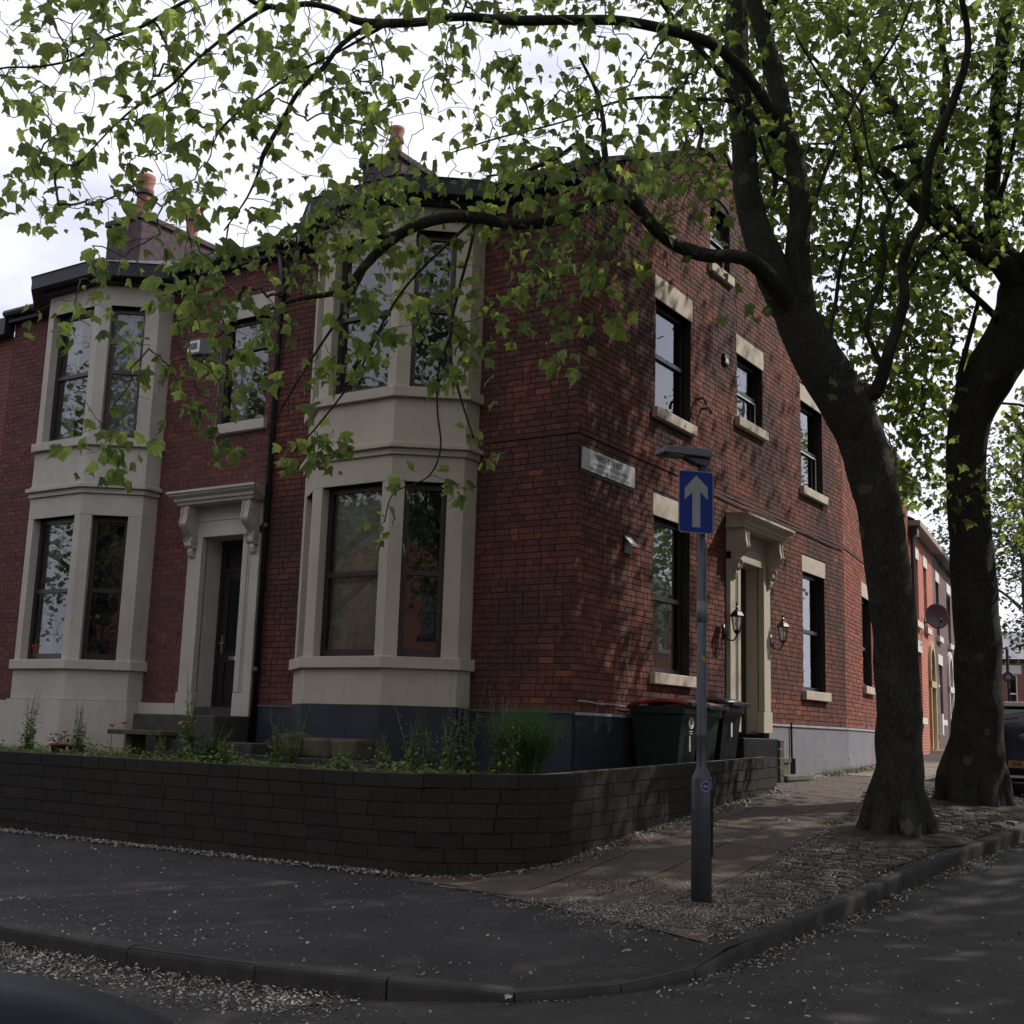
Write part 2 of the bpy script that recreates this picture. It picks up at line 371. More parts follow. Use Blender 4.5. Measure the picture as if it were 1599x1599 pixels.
def npmesh(name, V, F, mat, parent=None, kind=None, smooth=False):
    me = bpy.data.meshes.new(name); V = np.ascontiguousarray(V, dtype=np.float32); F = np.ascontiguousarray(F, dtype=np.int32)
    k_ = F.shape[1]
    me.vertices.add(len(V)); me.vertices.foreach_set('co', V.ravel())
    me.loops.add(F.size); me.loops.foreach_set('vertex_index', F.ravel())
    me.polygons.add(len(F)); me.polygons.foreach_set('loop_start', np.arange(0, F.size, k_, dtype=np.int32)); me.polygons.foreach_set('loop_total', np.full(len(F), k_, dtype=np.int32))
    me.materials.append(M[mat]); me.update(calc_edges=True)
    me.polygons.foreach_set('use_smooth', [bool(smooth)]*len(F))
    o = link(name, me, parent)
    if kind: o['kind'] = kind
    return o
def px_of(p):
    v = Vector(p)-CAM; d = v.dot(_F)
    return (799.5+FPX*v.dot(_R)/d, 799.5-FPX*v.dot(_U)/d, d)
def inview(p, m=20):
    x, y, d = px_of(p); return d > 0 and -m < x < 1599+m and -m < y < 1599+m

# ------------------------------------------------------------------ ground
_sy = [-400, -6.5, -3.1, -2.5, -.5, 3.4, 8, 10, 13, 21, 60, 400]; _sz = [0, 0, .17, .25, .50, .84, .90, .96, 1.03, 1.21, 1.9, 4]
def gh(x, y):
    s = np.interp(y, _sy, _sz); t_ = min(max((y+3.6)/2.2, 0), 1); t_ = t_*t_*(3-2*t_)
    return float(s - .06*(min(max(x, 1.15), 4.6)-1.15)*t_)
def sstep(a, b, x):
    t_ = min(max((x-a)/(b-a), 0), 1); return t_*t_*(3-2*t_)
def march(px, py, dz=0.0):
    d = _F + _R*((px-799.5)/FPX) - _U*((py-799.5)/FPX); k_ = 2.0
    while k_ < 90:
        p = CAM + d*k_
        if p.z <= gh(p.x, p.y)+dz: return p, k_
        k_ += .01
    return p, k_
# kerb line: top outer edge of the pavement
KP = [(-60, -6.55), (-20, -6.55), (-6, -6.52), (-.93, -6.5), (.4, -6.46), (1.45, -6.34), (2.34, -6.14), (2.98, -5.72), (3.42, -5.2), (3.66, -4.65), (3.74, -3.8), (3.72, -3.0), (3.72, -2.2), (3.86, -.6), (4.02, .7), (4.25, 2.4), (4.5, 4.4), (4.5, 6.0), (4.1, 6.9), (3.1, 7.4), (2.4, 7.8), (1.95, 9.0), (1.35, 14), (.4, 24), (-4.2, 60)]
def resample(P, step):
    P = [Vector(p) for p in P]; out = [P[0]]; 
    for a, b in zip(P, P[1:]):
        L = (b-a).length; n_ = max(1, round(L/step))
        for i in range(1, n_+1): out.append(a.lerp(b, i/n_))
    return out
KR = resample(KP, .45)
DROP = lambda x, y: 1-.8*sstep(2.2, 2.9, x)*(1-sstep(-4.9, -4.1, y))      # dropped kerb at the corner
KH = .13
def road_h(x, y):
    if y < -6.0: return -KH*1.0
    return gh(min(x, 4.4), y)-KH*1.0
def strip_mesh(outer, inner, n_, hf, name, mat, kind='structure'):
    mb = MB(); m_ = len(outer)
    vs = []
    for a, b in zip(outer, inner):
        for j in range(n_+1):
            p = Vector(a).lerp(Vector(b), j/n_); vs.append((p.x, p.y, hf(p.x, p.y)))
    fs = [(i*(n_+1)+j, i*(n_+1)+j+1, (i+1)*(n_+1)+j+1, (i+1)*(n_+1)+j) for i in range(m_-1) for j in range(n_)]
    mb.add(vs, fs); return tag(mb.build(name, mat, None, True), kind=kind)
# pavement: from kerb line in to under the walls
def inner_pt(p):
    if p.y < -5.8: return Vector((min(p.x, .6), -2.6))
    if p.y < -3.6:
        t_ = (p.y+5.8)/2.2; return Vector((.6, -2.6)).lerp(Vector((-.3, -2.0)), t_)
    return Vector((-.3 - .14*max(0, p.y-9.8), max(p.y, -2.0) if p.y > -2 else -2.0+(p.y+2)*.15))
KI = [inner_pt(p) for p in KR]
def kerb_dist(x, y):
    q = Vector((x, y)); best = 9
    for a, b in zip(KP[5:13], KP[6:14]):
        a, b = Vector(a), Vector(b); ab = b-a; t_ = max(0, min(1, (q-a).dot(ab)/ab.length_squared)); best = min(best, (q-a-ab*t_).length)
    return best
def pave_h(x, y):
    if not (1.2 < x < 4.2 and -6.7 < y < -2.8): return gh(x, y)
    return gh(x, y)-(1-DROP(x, y))*KH*.85*(1-sstep(.1, 1.3, kerb_dist(x, y)))-.002
def gp(x, y): return pave_h(x, y)+.002
pv = strip_mesh([p for p in KR], KI, 22, pave_h, 'pavement', 'asphalt_path')
# road (one big sheet, lower than the pavement), reaching the horizon
ys = sorted(set([-400, -200, -80, -40, -25] + [x*.5 for x in range(-32, 60)] + [32, 36, 42, 50, 60, 90, 150, 400]))
xs = [-400, -150, -60, -30, -15, -8, -4, 0, 2, 3, 3.6, 4.4, 5, 7, 9.5, 12, 20, 60, 150, 400]
rm = MB()
def rh2(x, y):
    edge = road_h(x, y)
    return edge + .04*min(max(x-4.4, 0), 2.0)*(1 if y > -4 else 0) - (.02 if x < 3.6 and y > -6 else 0)
rv = [(x, y, rh2(x, y)-(0.3 if (x < 2.0 - .12*max(0, y-9.8) and y > -5.5) else 0)) for y in ys for x in xs]
rm.add(rv, [(j*len(xs)+i, j*len(xs)+i+1, (j+1)*len(xs)+i+1, (j+1)*len(xs)+i) for j in range(len(ys)-1) for i in range(len(xs)-1)])
tag(rm.build('road', 'asphalt', None, True), kind='structure')

kerb = tag(empty('kerb', (3.6, -3, 0)), kind='structure'); kerb.location = (0, 0, 0)
KS = resample(KP[2:-2], .9)
def seg_len(a, b): return (b-a).length
stones = []
acc = [KS[0]]
for i in range(len(KS)-1):
    a, b = KS[i], KS[i+1]
    d = (b-a); L = d.length
    if L < .3: continue
    d.normalize(); nrm = Vector((d.y, -d.x))         # outwards, towards the road
    if rng.random() < 2: pass
    mb = MB(); g_ = .004
    za, zb = gh(a.x, a.y), gh(b.x, b.y)
    ka, kb = DROP(a.x, a.y), DROP(b.x, b.y)
    j = rng.uniform(-.004, .004)
    za += .006+j-(1-ka)*KH*.85; zb += .006+j-(1-kb)*KH*.85
    A = a+d*g_; B = b-d*g_; w = .23 if a.y > -4.6 else .14
    P0 = [(0, -.3), (.022, -.3), (.014, -.035), (.008, -.014), (-.012, 0), (-w, 0), (-w, -.3)]
    def f(pt, e, A=A, B=B, za=za, zb=zb, nrm=nrm):
        q = (A if e == 0 else B) + nrm*pt[0]; return (q.x, q.y, (za if e == 0 else zb)+pt[1])
    mb.prism(P0, f); mb.build('kerb_stone', 'kerb', kerb)

# ------------------------------------------------------------------ garden wall of blocks
WP = []
for x in np.arange(-14, -.05, .5): WP.append((x, -3.1))
for a in range(-90, 1, 9): WP.append((0.05+1.1*cos(radians(a)), -2.0+1.1*sin(radians(a))))
for y in np.arange(-1.7, 3.41, .3): WP.append((1.15, y))
WP[-1] = (1.15, 3.4)
WP = [Vector(p) for p in WP]
cum = [0]
for a, b in zip(WP, WP[1:]): cum.append(cum[-1]+(b-a).length)
WL = cum[-1]
def wpt(s):
    s = min(max(s, 0), WL-1e-6); i = int(np.searchsorted(cum, s, side='right'))-1; i = min(i, len(WP)-2)
    t_ = (s-cum[i])/(cum[i+1]-cum[i]); d = (WP[i+1]-WP[i]).normalized()
    return WP[i].lerp(WP[i+1], t_), d
def wtop(s):
    p, d = wpt(s); return 1.075 + .035*sstep(-.6, 1.15, p.x) + .0285*max(0, p.y+2.2)
garden_wall = empty('garden_wall', (0, 0, 0), 'low dark mossy block wall curving round the street corner in front of the weedy garden', 'wall')
core = MB(); TH = .20
ss = list(np.arange(0, WL, .15))+[WL]
rows = []
for s in ss:
    p, d = wpt(s); n_ = Vector((d.y, -d.x)); z = wtop(s)
    a = p-n_*.012; b = p-n_*(TH)
    rows += [(a.x, a.y, -.3), (a.x, a.y, z-.012), (b.x, b.y, z-.012), (b.x, b.y, .3)]
core.add(rows, [(i*4+j, (i+1)*4+j, (i+1)*4+j+1, i*4+j+1) for i in range(len(ss)-1) for j in range(3)] + [(len(rows)-4, len(rows)-1, len(rows)-2, len(rows)-3)])
core.build('mortar_core', 'mortar_dark', garden_wall)
CH = .131; blocks = []
for c_ in range(8):
    s = -(c_ % 2)*.21
    while s < WL:
        L = rng.choice([.44, .44, .39, .44, .29]); e = min(s+L, WL); s0 = max(s, 0)
        if e-s0 > .03:
            m_ = (s0+e)/2; p, d = wpt(m_); zt = wtop(m_)-c_*CH
            if zt > gh(p.x+.05, p.y-.05)-.03: blocks.append((s0, e, zt, c_))
        s += L
def unit_box_mesh(name, mat, cham=.0):
    mb = MB(); c = cham
    # unit block: x -.5...5 , y -1..0 (front at y=0 pointing +y), z -.5...5, chamfered front
    vs = [(-.5, -1, -.5), (.5, -1, -.5), (.5, -1, .5), (-.5, -1, .5), (-.5, -.12, -.5), (.5, -.12, -.5), (.5, -.12, .5), (-.5, -.12, .5),
          (-.5+c, 0, -.5+c), (.5-c, 0, -.5+c), (.5-c, 0, .5-c), (-.5+c, 0, .5-c)]
    fs = [(0, 4, 5, 1), (1, 5, 6, 2), (2, 6, 7, 3), (3, 7, 4, 0), (4, 8, 9, 5), (5, 9, 10, 6), (6, 10, 11, 7), (7, 11, 8, 4), (8, 11, 10, 9)]
    me = bpy.data.meshes.new(name); me.from_pydata(vs, [], fs); me.materials.append(M[mat]); me.update(); return me, vs, fs
def place_units(items, parent, name, mat, cham, limit, prefer):
    """items: (pos, uvec, nvec, w, depth, h, shear) -> the `limit` largest as objects, the rest as one stuff mesh"""
    me, vs, fs = unit_box_mesh(name, mat, cham)
    items = sorted(items, key=prefer)
    rest = items[limit:]
    for (p, u, n, w, dp, h, sh) in items[:limit]:
        o = link(name, me, parent)
        o.matrix_local = Matrix(((u.x*w, n.x*dp, 0, p.x), (u.y*w, n.y*dp, 0, p.y), (sh*w, 0, h, p.z), (0, 0, 0, 1)))
    if rest:
        T = np.array(vs); F = []; V = []; nv = len(vs)
        mb = MB()
        allv = np.zeros((len(rest), nv, 3)); 
        for i, (p, u, n, w, dp, h, sh) in enumerate(rest):
            A = np.array([[u.x*w, n.x*dp, 0], [u.y*w, n.y*dp, 0], [sh*w, 0, h]])
            allv[i] = T@A.T + np.array(p)
        Fq = np.array(fs)
        FF = (Fq[None]+(np.arange(len(rest))*nv)[:, None, None]).reshape(-1, 4)
        o = npmesh(name+'s', allv.reshape(-1, 3), FF, mat, parent, 'stuff')
def zpx(x, y, py):
    a = Vector((x, y, 0))-CAM; k_ = (py-799.5)/FPX
    return -(a.dot(_U)+k_*a.dot(_F))/(_U.z+k_*_F.z)
def near_key(it):
    p = it[0]; x, y, d = px_of(p); off = 0 if (d > 0 and -30 < x < 1630 and -30 < y < 1630) else 1000
    return d/max(.05, it[3])*.3 + off if False else d + off
items = []
for s0, e, zt, c_ in blocks:
    m_ = (s0+e)/2; p, d = wpt(m_); n_ = Vector((d.y, -d.x, 0)); u = Vector((d.x, d.y, 0))
    pr = rng.uniform(-.003, .005); h = CH-.006
    slope = (wtop(e)-wtop(s0))/max(e-s0, .01)
    items.append((Vector((p.x, p.y, zt-CH/2-.003+ (0.002 if c_ == 0 else 0)))+n_*pr*.6, u, n_, (e-s0)-.003, TH*.5, h, slope))
place_units(items, garden_wall, 'block', 'block', .012, 300, near_key)
# back skin of the top course so the wall top reads as stone
mb = MB()
for i in range(0, len(ss)-2, 2):
    s0, s1 = ss[i]+.005, ss[i+2]-.005
    if s1 <= s0: continue
    pts = []
    for s in (s0, s1):
        p, d = wpt(s); n_ = Vector((d.y, -d.x)); z = wtop(s)-.008
        for o_ in (-TH*.45, -TH-.01): q = p+n_*o_; pts.append((q.x, q.y, z))
    mb.add(pts, [(0, 1, 3, 2)])
mb.build('coping', 'coping', garden_wall)

# garden ground behind the wall
mb = MB(); gv = []
gx = np.linspace(-14, 1.0, 46); gy = np.linspace(-3.0, 4.3, 26)
def garden_h(x, y):
    z = 1.0 - .24*sstep(-.9, .6, y)*sstep(-.6, .2, x) + .02*noise.noise(Vector((x*2, y*2, 0)))
    return z
def ingarden(x, y):
    if x > .95 and y > -2: return False
    if x > .05 and y < -2: return (x-.05)**2+(y+2)**2 < .9**2
    return x < .95 and y > -2.92
for y in gy:
    for x in gx: gv.append((x, y, garden_h(x, y)))
nx_ = len(gx)
fs = [(j*nx_+i, j*nx_+i+1, (j+1)*nx_+i+1, (j+1)*nx_+i) for j in range(len(gy)-1) for i in range(nx_-1) if ingarden(gx[i+1], gy[j]) and ingarden(gx[i+1], gy[j+1]) and (gy[j] < .3 or gx[i] > -.4) and (gy[j+1] < 4.2)]
mb.add(gv, fs); tag(mb.build('garden_soil', 'soil', None, True), kind='structure')
# ------------------------------------------------------------------ house building kit
def wall_panel(fr, u0, u1, z0, z1, holes, name, mat, parent, n0=0.0, top=None, reveal=.14, rmat=None):
    """sheet with rectangular openings (u0,u1,z0,z1) and reveals going inwards"""
    us = sorted(set([u0, u1] + [h[0] for h in holes] + [h[1] for h in holes] + ([top[2]] if top else [])))
    zs = sorted(set([z0, z1] + [h[2] for h in holes] + [h[3] for h in holes]))
    us = [u for u in us if u0 <= u <= u1]; zs = [z for z in zs if z0 <= z <= z1]
    mb = MB(fr); T = (lambda u: min(top[0](u), z1)) if top else (lambda u: z1)
    for a, b in zip(us, us[1:]):
        for c, d in zip(zs, zs[1:]):
            mu, mz = (a+b)/2, (c+d)/2
            if any(h[0] < mu < h[1] and h[2] < mz < h[3] for h in holes): continue
            ca, cb = min(c, T(a)), min(c, T(b)); da, db = min(d, T(a)), min(d, T(b))
            if da-ca < .001 and db-cb < .001: continue
            mb.quad(fr.p(a, n0, ca), fr.p(b, n0, cb), fr.p(b, n0, db), fr.p(a, n0, da))
    for h in holes:
        a, b, c, d = h[:4]; r = h[4] if len(h) > 4 else reveal; p = fr.p
        mb.quad(p(a, n0, c), p(a, n0, d), p(a, n0-r, d), p(a, n0-r, c))
        mb.quad(p(b, n0, c), p(b, n0-r, c), p(b, n0-r, d), p(b, n0, d))
        mb.quad(p(a, n0, d), p(b, n0, d), p(b, n0-r, d), p(a, n0-r, d))
        mb.quad(p(a, n0, c), p(a, n0-r, c), p(b, n0-r, c), p(b, n0, c))
    return mb.build(name, mat, parent)
def brick_items(fr, u0, u1, z0, z1, holes, top=None, ch=.078, proud=.0085, bond=0, seed=3):
    r = random.Random(seed); out = []; row = 0; z = z0
    while z+ch*.6 < z1:
        u = u0 - (0 if row % 2 == 0 else .115) - (r.uniform(0, .05) if not bond else 0)
        hdr = (row % 6 == 5) if bond else False; k_ = 0
        while u < u1:
            if bond: w = .1125 if hdr else .225
            else: w = r.choice([.225, .225, .1125]) if r.random() < .35 else (.225 if k_ % 2 == (row % 2) else .1125)
            k_ += 1
            a, b = max(u, u0), min(u+w, u1); u += w
            iv = [(a, b)]
            for h in holes:
                if h[2] < z+ch*.65 and h[3] > z+ch*.35:
                    nv = []
                    for (x, y) in iv:
                        if y <= h[0] or x >= h[1]: nv.append((x, y)); continue
                        if x < h[0]: nv.append((x, h[0]))
                        if y > h[1]: nv.append((h[1], y))
                    iv = nv
            for x, y in iv:
                if y-x < .035: continue
                if top and z+ch*.9 > top(min(max((x+y)/2, u0), u1)): continue
                out.append((fr.p((x+y)/2, proud+r.uniform(-.0025, .0025), z+ch/2), fr.u, fr.n, (y-x)-.009, .05, ch-.0095, 0.0))
        z += ch; row += 1
    return out
def panes(fr, u0, u1, z0, z1, n, parent, sash=None, fw=.06, mat='frame_brown', interior=None, name='window', edge=None):
    """window unit set back in its opening: frame with rails, one pane per light, things seen behind it"""
    mb = MB(fr); d = .05; lights = []
    mb.box(u0, u0+fw, n-d, n, z0, z1); mb.box(u1-fw, u1, n-d, n, z0, z1)
    mb.box(u0+fw, u1-fw, n-d, n, z1-fw, z1); mb.box(u0+fw, u1-fw, n-d, n, z0, z0+fw*1.25)
    if sash:
        mb.box(u0+fw, u1-fw, n-d+.002, n+.012, sash-.03, sash+.03)
        lights = [(z0+fw*1.25, sash-.03), (sash+.03, z1-fw)]
    else: lights = [(z0+fw*1.25, z1-fw)]
    if edge:
        for a, b in lights[:edge]:
            q = .018
            mb.box(u0+fw, u1-fw, n, n+.012, a, a+q, 1); mb.box(u0+fw, u1-fw, n, n+.012, b-q, b, 1)
            mb.box(u1-fw-q, u1-fw, n, n+.012, a+q, b-q, 1); mb.box(u0+fw, u0+fw+q, n, n+.012, a+q, b-q, 1)
    w = mb.build(name, [mat, 'upvc_white'], parent, bevel=0)
    return w, lights
def glaze(fr, u0, u1, lights, n, parent, fw=.06):
    for a, b in lights:
        g = MB(fr); q = fr.p; g.quad(q(u0+fw-.005, n-.03, a-.005), q(u1-fw+.005, n-.03, a-.005), q(u1-fw+.005, n-.03, b+.005), q(u0+fw-.005, n-.03, b+.005)); g.build('pane', 'glass', parent)
def backing(fr, u0, u1, z0, z1, n, parent, kind, dep=1.1):
    b = MB(fr); p = fr.p; i = -dep; o_ = n-.055
    b.quad(p(u0, i, z0), p(u1, i, z0), p(u1, i, z1), p(u0, i, z1))
    b.quad(p(u0, o_, z0), p(u0, i, z0), p(u0, i, z1), p(u0, o_, z1)); b.quad(p(u1, i, z0), p(u1, o_, z0), p(u1, o_, z1), p(u1, i, z1))
    b.quad(p(u0, i, z1), p(u1, i, z1), p(u1, o_, z1), p(u0, o_, z1)); b.quad(p(u0, o_, z0), p(u1, o_, z0), p(u1, i, z0), p(u0, i, z0))
    b.build('room_interior', 'interior', parent)
    if kind == 'blind':
        c = MB(fr); c.box(u0+.02, u1-.02, n-.13, n-.12, z0+.05, z1-.02); c.build('blind', 'blind', parent)
    if kind and kind.startswith('curtain'):
        for sd in ((0, 1) if kind == 'curtain2' else ((0,) if kind == 'curtainL' else (1,))):
            c = MB(fr); W_ = (u1-u0)*.36; a = u0+.02 if sd == 0 else u1-.02-W_
            N = 14; vs = []
            for j in range(N+1):
                uu = a+W_*j/N; nn = n-.16+.025*sin(j*2.3)
                vs += [p(uu, nn, z0+.03), p(uu, nn, z1-.02)]
            c.add(vs, [(2*j, 2*j+2, 2*j+3, 2*j+1) for j in range(N)]); c.build('curtain', 'curtain', parent, True)
    if kind == 'net':
        c = MB(fr); N = 26; vs = []
        for j in range(N+1):
            uu = u0+.02+(u1-u0-.04)*j/N; nn = n-.15+.02*sin(j*1.9)
            vs += [p(uu, nn, z0+.03), p(uu, nn, z1-.02)]
        c.add(vs, [(2*j, 2*j+2, 2*j+3, 2*j+1) for j in range(N)]); c.build('net_curtain', 'curtain', parent, True)
def window(fr, u0, u1, z0, z1, parent, sash=None, rec=.10, inner=None, mat='frame_brown', lint=.30, lw=.05, sillw=.08, stone='sandstone', edge=None, label=None):
    w, L = panes(fr, u0, u1, z0, z1, -rec, parent, sash, mat=mat, edge=edge)
    if label: w['label'] = label
    glaze(fr, u0, u1, L, -rec, w); backing(fr, u0, u1, z0, z1, -rec, w, inner)
    if lint:
        b = MB(fr); b.box(u0-lw, u1+lw, -.1, .016, z1, z1+lint); b.build('lintel', stone, w, bevel=.008)
    b = MB(fr); b.box(u0-sillw, u1+sillw, -rec-.02, .085, z0-.15, z0-.002); b.build('sill', stone, w, bevel=.01)
    return w

def ring(mb, poly, off, z0, z1, mi=0):
    """closed band (solid) following an open plan polygon pushed out by off"""
    P = offset_poly(poly, off); n = len(P)
    vs = [(x, y, z0) for x, y in P] + [(x, y, z1) for x, y in P]
    mb.add(vs, [(i, i+1, n+i+1, n+i) for i in range(n-1)] + [tuple(range(n-1, -1, -1)), tuple(range(n, 2*n))], mi)
def offset_poly(poly, off):
    out = []; n = len(poly)
    P = [Vector(p) for p in poly]
    for i in range(n):
        if i == 0: d = (P[1]-P[0]).normalized(); m_ = Vector((d.y, -d.x)); out.append((P[i].x+m_.x*off, P[i].y)); continue
        if i == n-1: d = (P[-1]-P[-2]).normalized(); m_ = Vector((d.y, -d.x)); out.append((P[i].x+m_.x*off, P[i].y)); continue
        d0 = (P[i]-P[i-1]).normalized(); d1 = (P[i+1]-P[i]).normalized()
        n0 = Vector((d0.y, -d0.x)); n1 = Vector((d1.y, -d1.x)); b = (n0+n1).normalized(); k_ = off/max(.3, b.dot(n0))
        out.append((P[i].x+b.x*k_, P[i].y+b.y*k_))
    return out
def bay_window(cx, parent, mat, plinth_mat, inner, zb=1.75, step=None):
    h, hw, fh = .84, 1.32, .62
    poly = [(cx-hw, 0.0), (cx-hw, -.28), (cx-fh, -h), (cx+fh, -h), (cx+hw, -.28), (cx+hw, 0.0)]
    body = MB()
    ring(body, poly, 0, zb, 2.19)
    ring(body, poly, .065, 2.19, 2.33)                       # ground floor sill band
    bay = body.build('bay_window', mat, parent, bevel=.008); body = MB()
    ring(body, poly, 0, 4.47, 4.80); ring(body, poly, .035, 4.80, 4.88); ring(body, poly, .085, 4.88, 4.94); ring(body, poly, .02, 4.94, 4.98)
    ring(body, poly, 0, 4.98, 5.53); ring(body, poly, .065, 5.53, 5.66)
    body.build('apron', mat, bay, bevel=.008); body = MB()
    ring(body, poly, 0, 7.74, 8.06); body.build('head_band', mat, bay, bevel=.008)
    if label_bay.get(cx): bay['label'] = label_bay[cx]
    base = MB(); ring(base, poly, .05 if step else .012, .8, zb-.002); base.build('bay_plinth', plinth_mat, bay)
    for (zA, zB, sash, fl) in ((2.33, 4.47, 3.36, 0), (5.66, 7.74, 6.72, 1)):
        for i in range(5):
            a, b = Vector(poly[i]), Vector(poly[i+1]); L = (b-a).length; fr = Fr(a.x, a.y, b.x-a.x, b.y-a.y)
            if i in (0, 4):
                m_ = MB(fr); m_.quad(fr.p(0, 0, zA), fr.p(L, 0, zA), fr.p(L, 0, zB), fr.p(0, 0, zB)); m_.build('side_panel', mat, bay); continue
            u0, u1 = (.13, L-.13) if i == 2 else ((.17, L-.20) if i == 3 else (.20, L-.17))
            wall_panel(fr, 0, L, zA, zB, [(u0, u1, zA+.001, zB-.0, .16)], 'pillar_panel', mat, bay)
            w, Ls = panes(fr, u0, u1, zA+.012, zB-.012, -.13, bay, sash, fw=.065, name='window_frame')
            glaze(fr, u0, u1, Ls, -.13, bay, .065)
            backing(fr, u0, u1, zA, zB, -.13, bay, inner[fl][i-1] if inner else None, .42)
    # dark overhanging eave following the bay
    e = MB(); ring(e, poly, .12, 8.06, 8.12); ring(e, poly, .30, 8.122, 8.33); e.build('bay_eave', 'fascia', bay)
    P = offset_poly(poly, .32); rf = MB(); top = [(cx-.9, .9, 9.0), (cx+.9, .9, 9.0)]
    vs = [(x, y, 8.332) for x, y in P] + top
    rf.add(vs, [(0, 1, 6), (1, 2, 6), (2, 3, 7, 6), (3, 4, 7), (4, 5, 7)]); rf.build('bay_roof', 'slate', bay)
    return bay
label_bay = {}

def scroll_corbel(fr, u, n0, z1, z0, w, parent, mat):
    """console bracket: S-shaped side profile, with volutes and raised edges"""
    prof = []
    H = z1-z0; D = .24
    for i in range(17):
        t_ = i/16
        if t_ < .42: d = D*(1-.10*sin(t_/.42*pi)) - .0
        else: d = D - (D-.055)*sstep(.42, .80, t_)
        if t_ < .08: d = D*.86
        if t_ > .80: d = .055+.055*sin((t_-.80)/.2*pi)
        prof.append((d, z1-t_*H))
    pts = [(0, z1)] + prof + [(0, z0)]
    def f(q, e, a=u-w/2, b=u+w/2): return fr.p(a if e == 0 else b, n0+q[0], q[1])
    mb = MB(fr); mb.prism(pts, f)
    for sgn in (-1, 1):
        ue = u+sgn*(w/2-.015); pp = [(max(0, d+.014), z) for d, z in prof]
        mb.prism([(0, z1)]+pp+[(0, z0)], lambda q, e, a=ue-.012, b=ue+.012: fr.p(a if e == 0 else b, n0+q[0], q[1]))
        for (dd_, zz, rr) in ((D-.075, z1-.10, .062), (.085, z0+.12, .05)):
            c = [(rr*cos(a_*pi/8)+dd_, rr*sin(a_*pi/8)+zz) for a_ in range(16)]
            mb.prism(c, lambda q, e, a=u+sgn*w/2-.01, b=u+sgn*(w/2+.012): fr.p(a if e == 0 else b, n0+q[0], q[1]))
    # acanthus drop
    mb.prism([(0, z0+.02), (.06, z0+.02), (.075, z0-.04), (.05, z0-.10), (.02, z0-.13), (0, z0-.13)], lambda q, e, a=u-w*.32, b=u+w*.32: fr.p(a if e == 0 else b, n0+q[0], q[1]))
    return mb.build('corbel', mat, parent)
def door_case(fr, uc, parent, mat, hw_o, hw_i, z0, zh, name='door_surround', deep=.34):
    """pilasters, architrave, frieze, two corbels and a moulded hood"""
    mb = MB(fr); n0 = .0
    for sg in (-1, 1):
        a, b = sorted((uc+sg*hw_i, uc+sg*hw_o))
        mb.box(a, b, -.02, .07, z0+.32, zh+.001)
        mb.box(a-.015, b+.015, -.02, .09, z0, z0+.318)
        ia, ib = sorted((uc+sg*hw_i, uc+sg*(hw_i+.10)))
        mb.box(ia, ib, .07, .095, z0+.322, zh+.12)                # architrave moulding
        mb.box(min(uc+sg*(hw_i+.10), uc+sg*(hw_i+.13)), max(uc+sg*(hw_i+.10), uc+sg*(hw_i+.13)), .07, .082, z0+.322, zh+.12)
    mb.box(uc-hw_i-.10, uc+hw_i+.10, -.02, .094, zh+.002, zh+.11)
    mb.box(uc-hw_o, uc+hw_o, -.02, .066, zh+.112, zh+.46)
    mb.box(uc-hw_i-.1, uc+hw_i+.1, .066, .08, zh+.24, zh+.262)
    t = MB(fr)
    s = mb.build(name, mat, parent, bevel=.006)
    # reveals of the deep doorway
    r = MB(fr); p = fr.p; a, b = uc-hw_i, uc+hw_i
    r.quad(p(a, 0, z0-.02), p(a, 0, zh), p(a, -deep, zh), p(a, -deep, z0-.02)); r.quad(p(b, 0, z0-.02), p(b, -deep, z0-.02), p(b, -deep, zh), p(b, 0, zh))
    r.quad(p(a, 0, zh), p(b, 0, zh), p(b, -deep, zh), p(a, -deep, zh)); r.build('reveal', mat, s)
    hd = MB(fr); zt = zh+.46; x0, x1 = uc-hw_o-.02, uc+hw_o+.02
    prof = [(-.02, 0), (.30, 0), (.31, .035), (.34, .05), (.345, .085), (.40, .125), (.405, .150), (.43, .155), (.43, .19), (-.02, .235)]
    # mitred moulding: ends step out like the front
    n_ = len(prof); vs = []
    for q in prof:
        ex = max(0, q[0]-.28)
        vs.append(p(x0-ex, q[0], zt+q[1])); vs.append(p(x1+ex, q[0], zt+q[1]))
    fs = [(2*i, 2*i+1, 2*((i+1) % n_)+1, 2*((i+1) % n_)) for i in range(n_)] + [tuple(2*i for i in range(n_)), tuple(2*i+1 for i in range(n_-1, -1, -1))]
    hd.add(vs, fs); hd.build('hood', mat, s)
    for sg in (-1, 1): scroll_corbel(fr, uc+sg*(hw_o-.10), .066, zt, zh-.16, .15, s, mat)
    return s
